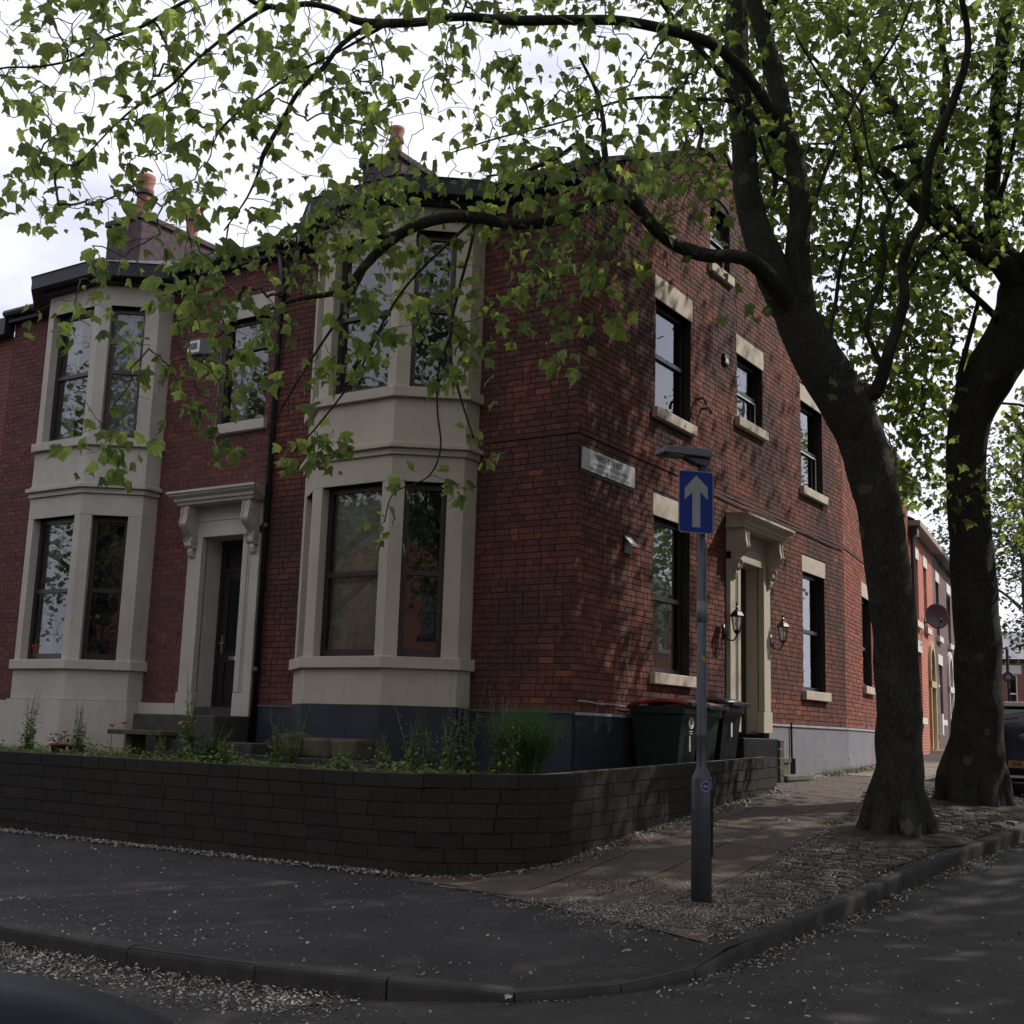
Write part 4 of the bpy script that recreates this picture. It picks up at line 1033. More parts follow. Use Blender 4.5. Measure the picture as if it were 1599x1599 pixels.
for (a0, zz, w, h_) in ((-.9, hz(1019), .012, .05), (.15, hz(1028), .010, .035), (.35, hz(1030), .022, .02), (.5, hz(1030), .008, .045)):
    b.add([lpos(a0+u/rS, rS+.002, zz+v) for u, v in ((-w/2, -h_/2), (w/2, -h_/2), (w*.6, h_/2), (-w*.4, h_/2))], [(0, 1, 2, 3)])
b.build('yellow_scrape', 'yellow_mark', post)
# lamp head: long flat LED lantern pointing left across the picture
hd_dir = (at(1026, 712, ldep-.15) - at(1095, 705, ldep)); hd_dir = Vector((hd_dir.x, hd_dir.y, 0)).normalized(); hs = Vector((-hd_dir.y, hd_dir.x, 0))
b = MB(); zb_ = hz(730)+.028
prof = [(-.05, .02), (-.05, .09), (.00, .125), (.12, .125), (.33, .105), (.385, .085), (.395, .06), (.37, .035), (.20, .020), (.10, -.03), (.04, -.04), (0, -.03)]
def hf_(q, e, W_=.085): 
    w_ = W_ if 0.02 < q[1]+.0 else W_*.5
    v = hd_dir*q[0] + hs*(w_ if e else -w_) + Vector((0, 0, zb_+q[1])); return (v.x, v.y, v.z)
prof = [(-.05, .045), (-.05, .085), (-.03, .112), (.10, .120), (.34, .112), (.40, .10), (.405, .055), (.39, .045)]
def hf_(q, e, W_=.095):
    v = hd_dir*q[0] + hs*(W_ if e else -W_) + Vector((0, 0, zb_+q[1])); return (v.x, v.y, v.z)
b.prism(prof, hf_); b.build('lamp_head', 'lamp_metal', post, bevel=.014)
b = MB(); b.prism([(-.055, .0), (-.055, .04), (.20, .043), (.08, -.012), (-.02, -.03)], lambda q, e: hf_(q, e, .05)); b.build('lamp_bracket', 'pole_grey', post, bevel=.008)
b = MB(); b.lathe((0, 0, 0), [(rS*.75, hz(728)-.02), (rS*.75, zb_+.03)], 16); b.build('spigot', 'pole_grey', post)
b = MB(); q = hd_dir*.27; b.prism([(.20, .044), (.35, .044), (.35, .036), (.20, .036)], lambda q_, e: hf_(q_, e, .07)); b.build('lamp_lens', 'pole_band', post)
# one way sign, its own thing clipped to the post
sgn = empty('one_way_sign', (LP.x, LP.y, zpx(LP.x, LP.y, 787)), 'blue rectangular sign with an upright white arrow clipped to the lamp post', 'road sign')
P4 = [at(1058.5, 743, ldep-.10), at(1114.5, 735.5, ldep-.06), at(1115.5, 829.5, ldep-.06), at(1060, 834.5, ldep-.10)]
sz = at(1087, 785, ldep-.1).z; W_s = .318; H_s = .535
sx_ = Vector((P4[1].x-P4[0].x, P4[1].y-P4[0].y, 0)).normalized(); sx_ = (Matrix.Rotation(radians(9), 3, 'Z') @ sx_)
snv = Vector((sx_.y, -sx_.x, 0)); tilt = Matrix.Rotation(0, 3, snv)
def sp_(u, v, n): q = sx_*(u-.085) + Vector((0, 0, 1))*v + snv*(n+rS+.02); return (q.x, q.y, q.z)
def rrect(w, h, r, n=5):
    out = []
    for cx_, cy_, a0 in ((w-r, h-r, 0), (-w+r, h-r, pi/2), (-w+r, -h+r, pi), (w-r, -h+r, 3*pi/2)):
        for i in range(n): a = a0+pi/2*i/(n-1); out.append((cx_+r*cos(a), cy_+r*sin(a)))
    return out
b = MB(); b.prism(rrect(W_s/2, H_s/2, .025), lambda q, e: sp_(q[0], q[1], .003*e)); b.build('sign_plate', 'sign_edge', sgn)
b = MB(); b.prism(rrect(W_s/2-.009, H_s/2-.009, .02), lambda q, e: sp_(q[0], q[1], .0032+.001*e)); b.build('blue_face', 'sign_blue', sgn)
k_ = W_s/56.0
arrow = [(0, 40.5), (18.5, 23), (18.5, 4), (6.6, 16), (6.6, -38.5), (-6.2, -38.5), (-6.2, 14.5), (-18.5, 2.5), (-18.5, 20)]
k2 = H_s/95.0
b = MB(); b.prism([(-x*k_*-1, y*k2) for x, y in arrow], lambda q, e: sp_(q[0], q[1], .0045+.0008*e)); b.build('arrow', 'sign_grey', sgn)
b = MB()
for zz in (-.15, .15): b.lathe((0, 0, zz-.012), [(rS+.012, 0), (rS+.012, .024)], 14)
b.build('clamp', 'lamp_metal', sgn)

# ------------------------------------------------------------------ flags and setts
def sheet_above(x, y, dz=0): return gp(x, y)+dz
flagway = tag(empty('flagstone_paving', (0, 0, 0)), kind='structure')
# the line where the asphalt gives way to flags
def south_y(x): return -3.40 - .30*(x-.9)*.55 - .10*(x-.9)**2*.5
def kerb_x(y):
    best = 3.7
    ys_ = [p[1] for p in KP[9:18]]; xs_ = [p[0] for p in KP[9:18]]
    return float(np.interp(y, ys_, xs_))
def sett_left(y): return float(np.interp(y, [-4, -2.1, .5, 2.2, 3.2, 4.3, 8], [3.45, 3.02, 2.80, 2.55, 2.35, 2.05, 1.6]))
base_items = []
fme = {}
def slab_obj(u0, u1, v0, v1, zf, tilt=0.0):
    """flag laid on the slope: bevelled thin box following the ground at its corners"""
    b = MB(); g_ = .010
    c = [(u0+g_, v0+g_), (u1-g_, v0+g_), (u1-g_, v1-g_), (u0+g_, v1-g_)]
    j = rng.uniform(0, .006); jt = [rng.uniform(-.0025, .0025) for _ in range(4)]
    i_ = .006
    ci = [(u0+g_+i_, v0+g_+i_), (u1-g_-i_, v0+g_+i_), (u1-g_-i_, v1-g_-i_), (u0+g_+i_, v1-g_-i_)]
    vs = [(x, y, gp(x, y)+.003) for x, y in c] + [(x, y, gp(x, y)+.010+j+jt[q]) for q, (x, y) in enumerate(c)] + [(x, y, gp(x, y)+.014+j+jt[q]) for q, (x, y) in enumerate(ci)]
    b.add(vs, [(a*4+q, a*4+(q+1) % 4, a*4+4+(q+1) % 4, a*4+4+q) for a in range(2) for q in range(4)] + [(8, 9, 10, 11)])
    return b
ang_f = 0.0
nflag = 0; restf = MB(); farf = MB()
for jx in range(0, 6):
    x0 = .30+jx*.60; yy = -4.6+(jx % 2)*.38
    while yy < 16:
        L = rng.choice([.75, .75, .9, .6]); x0j = x0; y0, y1 = yy, yy+L; yy = y1
        cx_, cy_ = x0j+.3, (y0+y1)/2
        if cy_ > 9.8: 
            pass
        xr_ = sett_left(cy_)
        x1 = min(x0j+.60, xr_)
        if x1-x0j < .12: continue
        if y0 < south_y(cx_): 
            if y1 < south_y(cx_)+.15: continue
            y0 = south_y(cx_)
        if cx_ < 1.17 and 3.3 > cy_ > -2.0: x0j = max(x0j, 1.13)
        if x1-x0j < .1: continue
        if cy_ < -2 and (cx_-.05)**2+(cy_+2)**2 < .9**2: continue
        bb = slab_obj(x0j, x1, y0, y1, 0)
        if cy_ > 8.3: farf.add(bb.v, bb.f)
        elif nflag < 290: bb.build('flagstone', 'flagstone', flagway); nflag += 1
        else: restf.add(bb.v, bb.f)
if restf.v: o = restf.build('flagstones', 'flagstone', flagway); o['kind'] = 'stuff'
o = farf.build('flagstones', 'flag_sunlit', flagway); o['kind'] = 'stuff'
# bedding under the flags, a dusty sheet just above the asphalt
b = MB(); vs = []
for y in np.arange(-4.3, 16.01, .35):
    for t_ in np.linspace(0, 1, 9):
        xl = -.3 if y > -2 else .6+.0*y; xr_ = min(sett_left(y)+.05, kerb_x(y)-.12); x = xl+(xr_-xl)*t_
        yy = max(y, south_y(max(x, .9)) if x > .3 else y); vs.append((x, yy, gp(x, yy)+.004))
n_ = len(np.arange(-4.3, 16.01, .35))
b.add(vs, [(i*9+j, i*9+j+1, (i+1)*9+j+1, (i+1)*9+j) for i in range(n_-1) for j in range(8)])
b.build('bedding', 'flag_base', flagway, True)
# granite setts
setts = tag(empty('sett_paving', (0, 0, 0)), kind='structure')
T1, d1 = march(1402, 1305); T2, d2 = march(1522, 1260)
T1.z = gp(T1.x, T1.y); T2.z = gp(T2.x, T2.y)
its = []
y = -3.6; row = 0; vs = []
while y < 6.8:
    h_ = rng.uniform(.088, .108)
    x = sett_left(y) - rng.uniform(0, .08); xe = kerb_x(y)-.25
    while x < xe:
        w_ = rng.uniform(.11, .17); cx_, cy_ = x+w_/2, y+h_/2+.03*noise.noise(Vector((x*1.5, y*1.5, 0)))
        x += w_
        if (cx_-T1.x)**2+(cy_-T1.y)**2 < .62**2 or (cx_-T2.x)**2+(cy_-T2.y)**2 < .85**2 or (cx_-LP.x)**2+(cy_-LP.y)**2 < .03: continue
        a = rng.uniform(-.07, .07)+.5*noise.noise(Vector((cx_*.8, cy_*.8, 7)))
        if rng.random() < .04: continue
        its.append((cx_, cy_, a, w_, h_))
    y += h_
its.sort(key=lambda q: (q[0]-CAM.x)**2+(q[1]-CAM.y)**2)
def sett_mesh():
    vs = []; 
    for (s, z) in ((.5, -.6), (.5, -.08), (.465, .04), (.40, .10)):
        for sx, sy in ((-1, -1), (1, -1), (1, 1), (-1, 1)): vs.append((s*sx, s*sy, z))
    fs = [(i*4+j, i*4+(j+1) % 4, i*4+4+(j+1) % 4, i*4+4+j) for i in range(3) for j in range(4)] + [(12, 13, 14, 15)]
    me = bpy.data.meshes.new('sett'); me.from_pydata(vs, [], fs); me.materials.append(M['sett']); me.update(); return me, np.array(vs), np.array(fs)
sme, svs, sfs = sett_mesh()
rest = []
for i, (x, y, a, w_, h_) in enumerate(its):
    z = gp(x, y)+rng.uniform(-.004, .016); sx_f = (gp(x+.1, y)-gp(x-.1, y))/.2; sy_f = (gp(x, y+.1)-gp(x, y-.1))/.2
    ca, sa = cos(a), sin(a); ww, hh, zz = w_-.018, h_-.018, .10
    tx, ty = rng.uniform(-.05, .05), rng.uniform(-.05, .05)
    Mx = Matrix(((ca*ww, -sa*hh, 0, x), (sa*ww, ca*hh, 0, y), ((sx_f*ca+sy_f*sa+tx)*ww, (-sx_f*sa+sy_f*ca+ty)*hh, zz, z+.014), (0, 0, 0, 1)))
    if i < 300: o = link('sett', sme, setts); o.matrix_local = Mx
    else: rest.append(np.array(Mx))
if rest:
    R_ = np.array(rest); hv = np.c_[svs, np.ones(len(svs))]; V = np.einsum('nij,kj->nki', R_, hv)[:, :, :3].reshape(-1, 3)
    npmesh('setts', V, (sfs[None]+(np.arange(len(rest))*len(svs))[:, None, None]).reshape(-1, 4), 'sett', setts, 'stuff')
b = MB(); vs = []
YS = np.arange(-3.9, 6.9, .3)
for y in YS:
    for t_ in np.linspace(0, 1, 7):
        x = sett_left(y)-.05 + (kerb_x(y)-.13-sett_left(y)+.05)*t_; vs.append((x, y, gp(x, y)+.007))
b.add(vs, [(i*7+j, i*7+j+1, (i+1)*7+j+1, (i+1)*7+j) for i in range(len(YS)-1) for j in range(6)]); b.build('sett_bedding', 'soil', setts, True)

# ------------------------------------------------------------------ far terrace along Bird Street
def terr(s0, s1, ztop, brick, lbl, wins, doors, parts=None, gut='gutter_pale'):
    o_ = PLB.p(s0, 0, 0); r = empty('terraced_house', (o_.x, o_.y, 0), lbl, 'house', None, math.atan2(Bt.y, Bt.x))
    L = s1-s0; fr = Fr(0, 0, 1, 0)
    holes = [w_[:4] for w_ in wins]+[d_[:4] for d_ in doors]
    wall_panel(fr, 0, L, .8, ztop, holes, 'wall', brick, r, reveal=.12)
    b = MB(); b.box(0, L, -.30, .0, ztop-.02, ztop+.12) ; b.box(-.02, L+.02, 0.0, .16, ztop+.02, ztop+.16); b.build('gutter', gut, r)
    b = MB(); b.box(0, L, .0, .05, ztop-.16, ztop+.018); b.build('eaves_band', 'far_stone', r)
    b = MB(); b.add([(0, -.16, ztop+.16), (L, -.16, ztop+.16), (L, 4, ztop+2.3), (0, 4, ztop+2.3), (0, 8, ztop), (L, 8, ztop)], [(0, 1, 2, 3), (3, 2, 5, 4)]); b.build('roof', 'slate', r)
    b = MB(); b.add([(L, 0, .8), (L, 8, .8), (L, 8, ztop), (L, 4, ztop+2.2), (L, 0, ztop), (0, 0, .8), (0, 8, .8), (0, 8, ztop), (0, 4, ztop+2.2), (0, 0, ztop)], [(0, 1, 2, 3, 4), (9, 8, 7, 6, 5)]); b.build('gable_wall', brick, r)
    for (a, c, z0_, z1_, frm, op) in wins:
        w_, Ls = panes(fr, a, c, z0_, z1_, -.08, r, z0_+(z1_-z0_)*.62, fw=.06, mat=frm); glaze(fr, a, c, Ls, -.08, w_); backing(fr, a, c, z0_, z1_, -.08, w_, 'curtainL', .5)
        b = MB(fr); b.box(a-.08, c+.08, 0, .02, z1_, z1_+.30); b.build('lintel', 'far_stone', w_); b = MB(fr); b.box(a-.10, c+.10, -.08, .10, z0_-.16, z0_-.002); b.build('sill', 'far_stone', w_)
        if op:
            b = MB(fr); p = fr.p; b.add([p(a, .0, z1_-.05), p(c, .0, z1_-.05), p(c, .35, z1_-.45), p(a, .35, z1_-.45)], [(0, 1, 2, 3)]); q = b.build('open_vent', 'upvc_white', w_); q.modifiers.new('s', 'SOLIDIFY').thickness = .04
    for (a, c, z0_, z1_, dm, sm) in doors:
        b = MB(fr); b.box(a+.06, c-.06, -.12, -.07, z0_+.15, z1_-.55); b.build('door', dm, r)
        b = MB(fr); b.box(a, c, -.13, -.12, z0_, z1_); b.build('dark_backing', 'interior', r)
        b = MB(fr); cu = (a+c)/2; ro = (c-a)/2+.16; ri = (c-a)/2
        for sg in (-1, 1): x0_, x1_ = sorted((cu+sg*ri, cu+sg*ro)); b.box(x0_, x1_, 0, .07, z0_+.1, z1_-.1)
        for j in range(10):
            a0, a1 = pi*j/10, pi*(j+1)/10
            b.prism([(cu+ri*cos(a0), z1_-.1+ri*1.25*sin(a0)), (cu+ro*cos(a0), z1_-.1+ro*1.25*sin(a0)), (cu+ro*cos(a1), z1_-.1+ro*1.25*sin(a1)), (cu+ri*cos(a1), z1_-.1+ri*1.25*sin(a1))], lambda q, e: fr.p(q[0], .0 if e == 0 else .07, q[1]))
        b.prism([(cu+ri*cos(a_), z1_-.1+ri*1.25*sin(a_)) for a_ in np.linspace(0, pi, 9)], lambda q, e: fr.p(q[0], .0 if e == 0 else .012, q[1]), 1)
        b.box(cu-ro, cu+ro, 0, .09, z1_-.62, z1_-.45)
        b.build('door_surround', [sm, 'interior'], r)
        b = MB(fr); b.box(cu-ro-.1, cu+ro+.1, 0, .45, .8, z0_+.08); b.build('doorstep', 'far_stone', r)
    return r
h1 = terr(9.12, 14.1, 6.98, 'brick_red', 'bright red brick terraced house with white windows and a satellite dish, beside the corner house', [(.75, 1.75, 4.62, 6.30, 'upvc_white', 0), (2.85, 3.55, 4.62, 6.30, 'upvc_white', 0), (.9, 2.0, 2.15, 3.85, 'upvc_white', 0)], [(3.55, 4.45, 1.25, 3.65, 'buff', 'buff')])
h2 = terr(14.12, 20.0, 6.98, 'brick_purple', 'purple brown brick terraced house with pale door arch beyond the red brick one', [(.7, 1.5, 4.62, 6.25, 'frame_black', 0), (3.7, 4.7, 4.62, 6.25, 'upvc_white', 1), (.8, 1.8, 2.2, 3.8, 'upvc_white', 0)], [(3.3, 4.2, 1.35, 3.7, 'door_white', 'far_stone')], gut='fascia')
h3 = terr(20.02, 27, 6.9, 'brick_purple', 'farthest dark brick terraced house mostly behind the second tree', [(.6, 1.5, 4.7, 6.2, 'upvc_white', 1), (3, 4, 4.7, 6.2, 'upvc_white', 0), (2.2, 3.2, 2.3, 3.8, 'upvc_white', 0)], [(.6, 1.5, 1.4, 3.7, 'door_white', 'far_stone')], gut='fascia')
b = MB(PLB)
for s_, m_ in ((9.22, 0), (9.42, 0)):
    b.tube([PLB.p(s_, .20, 6.95), PLB.p(s_, .08, 6.7), PLB.p(s_, .08, 1.2)], .05, 8)
    b.box(s_-.09, s_+.09, .03, .22, 6.72, 6.95)
o = b.build('downpipe', 'frame_brown'); tag(o, 'pair of dark downpipes between the corner house and the red brick house', 'downpipe')
b = MB(); b.box(.13+.0, .30, -.09, 0, 1.35, 2.2)
mbx = MB(PLB); mbx.box(14.32, 14.62, .0, .14, 1.75, 2.35); tag(mbx.build('meter_box', 'upvc_white'), 'white meter box on the purple brick wall beside the buff doorway', 'meter box')
# satellite dish
dd = PLB.p(11.9, .0, 4.75)
di = empty('satellite_dish', tuple(dd), 'dark satellite dish on an arm fixed to the red brick house', 'satellite dish')
b = MB(); N = 20; vs = [(0, 0, -.06)]
for rr in (.10, .19, .26, .31):
    for j in range(N): a = 2*pi*j/N; vs.append((rr*cos(a), rr*1.12*sin(a), -.06+.09*(rr/.31)**2))
fs = [(0, 1+j, 1+(j+1) % N) for j in range(N)] + [(1+i*N+j, 1+(i+1)*N+j, 1+(i+1)*N+(j+1) % N, 1+i*N+(j+1) % N) for i in range(3) for j in range(N)]
look = (CAM-(dd+Vector((.45, -.35, .1)))).normalized(); look = (look+Vector((.25, .1, .25))).normalized(); q_ = look.to_track_quat('Z', 'Y').to_matrix()
b.add([q_@Vector(v)+Vector((.42, -.3, .12)) for v in vs], fs); o = b.build('reflector', 'dish', di, True); o.modifiers.new('s', 'SOLIDIFY').thickness = .01
b = MB(); b.tube([(0, 0, 0), (.2, 0, -.02), (.38, -.22, .05)], .022, 6); b.box(-.02, .04, -.06, .06, -.1, .1); b.build('wall_arm', 'black_paint', di)
b = MB(); b.tube([Vector((.42, -.3, -.2)), Vector((.42, -.3, -.12))+look*.34], .012, 5); b.tube([Vector((.42, -.3, -.12))+look*.34, Vector((.42, -.3, -.05))+look*.42], .03, 8); b.build('receiver_arm', 'black_paint', di)
# aerial on the rear roof
ae = empty('tv_aerial', tuple(at(1384, 715, 22.6)), 'thin television aerial standing above the rear roof of the corner house', 'aerial')
A0 = at(1384, 715, 22.6); b = MB()
b.tube([Vector((0, 0, -.45)), at(1384, 690, 22.6)-A0], .012, 5)
for i, (x0_, y0_, x1_, y1_) in enumerate(((1383, 704, 1398, 700), (1382, 698, 1399, 694), (1384, 692, 1401, 687), (1380, 694, 1403, 685))): b.tube([at(x0_, y0_, 22.6)-A0, at(x1_, y1_, 22.3)-A0], .008, 4)
b.build('rods', 'lamp_metal', ae)

# brick house closing the view on the right, and the 20 sign
fh = empty('brick_house', tuple(at(1560, 1120, 62)), 'plain red brick house with a grey roof closing the street on the right', 'house')
c0 = at(1540, 1120, 60); c0.z = 0; rdir = Vector((1, .28, 0)).normalized(); fh.location = (c0.x, c0.y, 0); fh.rotation_euler = (0, 0, math.atan2(rdir.y, rdir.x))
FF = Fr(0, 0, 1, 0)
zE = at(1580, 1030, 60.5).z
wall_panel(FF, -8, 9, 0, zE, [(1.0, 1.5, zE-3.0, zE-.75)], 'wall', 'brick_far', fh)
b = MB(); b.add([(-8.2, -.3, zE), (9.2, -.3, zE), (9.2, 4, zE+1.7), (-8.2, 4, zE+1.7)], [(0, 1, 2, 3)]); b.build('roof', 'plinth_grey', fh)
b = MB(); b.box(-8, 9, -.2, 0, zE-.15, zE); b.build('gutter', 'fascia', fh)
w_, Ls = panes(FF, 1.0, 1.5, zE-3.0, zE-.75, -.05, fh, zE-1.7, mat='upvc_white'); glaze(FF, 1.0, 1.5, Ls, -.05, w_); backing(FF, 1.0, 1.5, zE-3, zE-.75, -.05, w_, None, .5)
b = MB(); b.box(.8, 1.7, -.03, 0, zE-.74, zE-.30); b.build('lintel', 'far_stone', w_); b = MB(); b.box(.8, 1.7, -.06, 0, zE-3.25, zE-3.0); b.build('sill', 'far_stone', w_)
s20 = at(1574, 1055, 40); g20 = .9
sn = empty('speed_limit_sign', (s20.x, s20.y, g20), 'small round 20 sign seen on its dark post in front of the far brick house', 'road sign')
b = MB(); b.tube([(0, 0, 0), (0, 0, at(1574, 1015, 40).z-g20)], .05, 8); b.build('post', 'frame_brown', sn)
fd = (CAM-s20); fd.z = 0; fd.normalize(); fr2 = Vector((-fd.y, fd.x, 0)); zz = s20.z-g20-.05
def dpt(a, r, n): q = fr2*(r*cos(a))+Vector((0, 0, zz+r*sin(a)))+fd*n; return q
b = MB(); b.add([dpt(2*pi*j/20, .17, .06) for j in range(20)], [tuple(range(20))]); b.build('disc', 'frame_brown', sn)
b = MB(); b.add([dpt(2*pi*j/20, .12, .064) for j in range(20)], [tuple(range(20))]); b.build('disc_face', 'dish', sn)
text('20', .15, 'sign_grey', sn, Matrix(((fr2.x, 0, fd.x, fd.x*.068), (fr2.y, 0, fd.y, fd.y*.068), (0, 1, 0, zz), (0, 0, 0, 1))), name='number', bold=.004)

# ------------------------------------------------------------------ houses across the street (seen only as reflections and in other views)
def opposite(x, y0, y1, h, brick, lbl, rz=0, grp='terraced houses across Bird Street outside the frame'):
    r = empty('opposite_house', (x, (y0+y1)/2, 0), lbl, 'house', grp, rz); L = y1-y0
    if rz: r.location = ((y0+y1)/2, x, 0)
    fr = Fr(0, L/2, 0, -1); fr.n = Vector((-1, 0, 0)); 
    hs_ = []; wins = []
    for u in (L*.25, L*.75):
        for z0_, z1_ in ((2.0, 3.9), (4.9, 6.5)): wins.append((u-.5, u+.5, z0_, z1_))
    wall_panel(fr, 0, L, .3, h, wins, 'wall', brick, r)
    b = MB(); b.add([(0, -L/2, h), (0, L/2, h), (4, L/2, h+2.4), (4, -L/2, h+2.4), (8, -L/2, h), (8, L/2, h)], [(0, 1, 2, 3), (3, 2, 5, 4)]); b.build('roof', 'slate', r)
    for w0 in wins:
        w_, Ls = panes(fr, *w0, -.08, r, (w0[2]+w0[3])/2, mat='frame_black' if rz else 'upvc_white'); glaze(fr, w0[0], w0[1], Ls, -.08, w_); backing(fr, *w0, -.08, w_, None, .5)
        b = MB(fr); b.box(w0[0]-.1, w0[1]+.1, 0, .03, w0[3], w0[3]+.28); b.build('lintel', 'stone_dark' if rz else 'far_stone', w_); b = MB(fr); b.box(w0[0]-.1, w0[1]+.1, 0, .08, w0[2]-.15, w0[2]); b.build('sill', 'stone_dark' if rz else 'far_stone', w_)
for i in range(6): opposite(14.5, 1+i*6.0, 7+i*6.0, 7.0, 'brick_red' if i % 2 else 'brick_purple', ('nearest', 'second', 'third', 'fourth', 'fifth', 'farthest')[i]+' brick house of the row facing the corner house from across the side street')

for i in range(7): opposite(-23.5, 16-i*7.5, 23.5-i*7.5, 8.2, 'brick_purple' if i % 2 else 'brick_far', ('first', 'second', 'third', 'fourth', 'fifth', 'sixth', 'seventh')[i]+' brick house of the unseen row added behind the camera to block skylight', -pi/2, 'terraced houses added unseen behind the camera')  # unseen row added to cut skylight on the front wall

# ------------------------------------------------------------------ parked car
# rear face towards the camera
cq, cdp = march(1599, 1240, -.1); cpx = FPX/cdp
car = empty('parked_car', (3.10, 9.45, gh(4, 9.6)-.09), 'dark navy hatchback seen from behind at the right edge, parked beyond the second tree', 'car', None, radians(3))
zc_ = lambda py: zpx(3.10, 9.5, py)-car.location.z
zr_, zg_, zbt = zc_(1097), zc_(1110), zc_(1136)
w2 = .86
sec = [ # z, half width, y of rear face (0 = bumper), y of front face
 (.20, .80, .06, 3.95), (.30, .84, .0, 4.05), (.52, .86, .0, 4.1), (.72, .86, .07, 4.05), (zbt, .84, .12, 3.4), (zbt+.02, .81, .14, 3.0), (zr_-.06, .66, .42, 2.25), (zr_-.01, .60, .55, 2.1), (zr_, .50, .70, 1.9)]
b = MB(); vs = []; n = len(sec)
for z, w_, yb, yf in sec:
    for (sx, sy) in ((-1, yb+.10), (-.88, yb), (.88, yb), (1, yb+.10), (1, yf-.15), (.8, yf), (-.8, yf), (-1, yf-.15)): vs.append((w_*sx, sy, z))
b.add(vs, [(i*8+j, i*8+(j+1) % 8, (i+1)*8+(j+1) % 8, (i+1)*8+j) for i in range(n-1) for j in range(8)]+[tuple(range((n-1)*8, n*8)), tuple(range(7, -1, -1))])
o = b.build('body', 'car_black', car, True); mo = o.modifiers.new('s', 'SUBSURF'); mo.levels = mo.render_levels = 1; 
for e in o.data.polygons: pass
b = MB(); b.add([(-.62, .195, zbt+.05), (.62, .195, zbt+.05), (.50, .40, zr_-.10), (-.50, .40, zr_-.10)], [(0, 1, 2, 3)]); b.build('rear_window', 'car_window', car)
b = MB(); b.add([(-.58, .19, zbt-.02), (.58, .19, zbt-.02), (.58, .20, zbt+.02), (-.58, .20, zbt+.02)], [(0, 1, 2, 3)]) ; b.tube([(-.5, .155, zbt+.1), (-.1, .17, zbt+.16)], .012, 5); b.build('wiper', 'black_paint', car)
b = MB(); b.tube([(-.30, .75, zr_-.0), (-.30, .80, zr_+.26)], .008, 5); b.lathe((-.30, .75, zr_-.03), [(.04, 0), (.02, .05)], 8); b.build('aerial', 'black_paint', car)
b = MB(); b.box(-.60, .60, .38, .62, zr_-.055, zr_+.02); b.build('roof_glint', 'upvc_white', car, bevel=.01)  # white strip painted as the sky's reflection along the roof
zp = zc_(1194)
b = MB(); b.box(-.26, .26, -.012, -.004, zp-.058, zp+.058); b.build('number_plate', 'plate_yellow', car)
text('SH6', .095, 'ink', car, Matrix(((1, 0, 0, -.13), (0, 0, -1, -.0135), (0, 1, 0, zp), (0, 0, 0, 1))), name='plate_lettering', sx=.9, bold=.003)
ze = zc_(1151)
b = MB(); C_ = (-.0, .052, ze)
for rx, rz_, ox, oz in ((.075, .05, 0, 0), (.024, .045, 0, .003), (.048, .018, 0, .020)): b.tube([(C_[0]+ox+rx*cos(a), C_[1]-.02, C_[2]+oz+rz_*sin(a)) for a in np.linspace(0, 2*pi, 21)], .004, 4)
b.build('emblem', 'chrome', car)
b = MB(); b.box(-.80, .80, -.02, .0, .30, .34); b.build('bumper_trim', 'far_stone', car)
for sg in (-1, 1):
    b = MB(); b.box(*sorted((sg*.80, sg*.66)), .02, .06, zbt-.30, zbt-.06); b.build('tail_light', 'lid_red', car, bevel=.01)
    for yy in (.75, 3.3):
        b = MB(); b.prism([(.31*cos(a)+yy, .31*sin(a)+.30) for a in np.linspace(0, 2*pi, 25)[:-1]], lambda q, e: (sg*(.66 if e else .85), q[0], q[1])); wv = b.build('wheel', 'rubber', car)
        b = MB(); b.prism([(.19*cos(a)+yy, .19*sin(a)+.30) for a in np.linspace(0, 2*pi, 17)[:-1]], lambda q, e: (sg*(.80 if e else .856), q[0], q[1])); b.build('rim', 'lamp_metal', wv)

# dark dashboard cowl of the car the photograph was taken from
dsh = empty('car_dashboard', tuple(at(60, 1700, .95)), 'dark curved edge of a car dashboard at the bottom left corner of the photo', 'dashboard')
O_ = dsh.location; b = MB(); vs = []; N = 28
edge = [(-160, 1512), (-60, 1513), (0, 1517), (60, 1524), (110, 1534), (160, 1548), (210, 1567), (255, 1588), (300, 1612), (345, 1650), (380, 1700), (400, 1780)]
rowsd = []
for dpt_, lift in ((.80, -60), (.84, -16), (.89, 0), (.96, 1), (1.04, -14), (1.10, -60)):
    rowsd.append([at(x, y-lift*1.0, dpt_)-Vector(O_) for x, y in edge])
rowsd.append([v+Vector((0, 0, -.30)) for v in rowsd[-1]]); rowsd.insert(0, [v+Vector((0, 0, -.30)) for v in rowsd[0]])
for r_ in rowsd: vs += r_
n = len(edge); b.add(vs, [(i*n+j, i*n+j+1, (i+1)*n+j+1, (i+1)*n+j) for i in range(len(rowsd)-1) for j in range(n-1)])
o = b.build('cowl', 'dash', dsh, True); mo = o.modifiers.new('s', 'SUBSURF'); mo.levels = mo.render_levels = 2
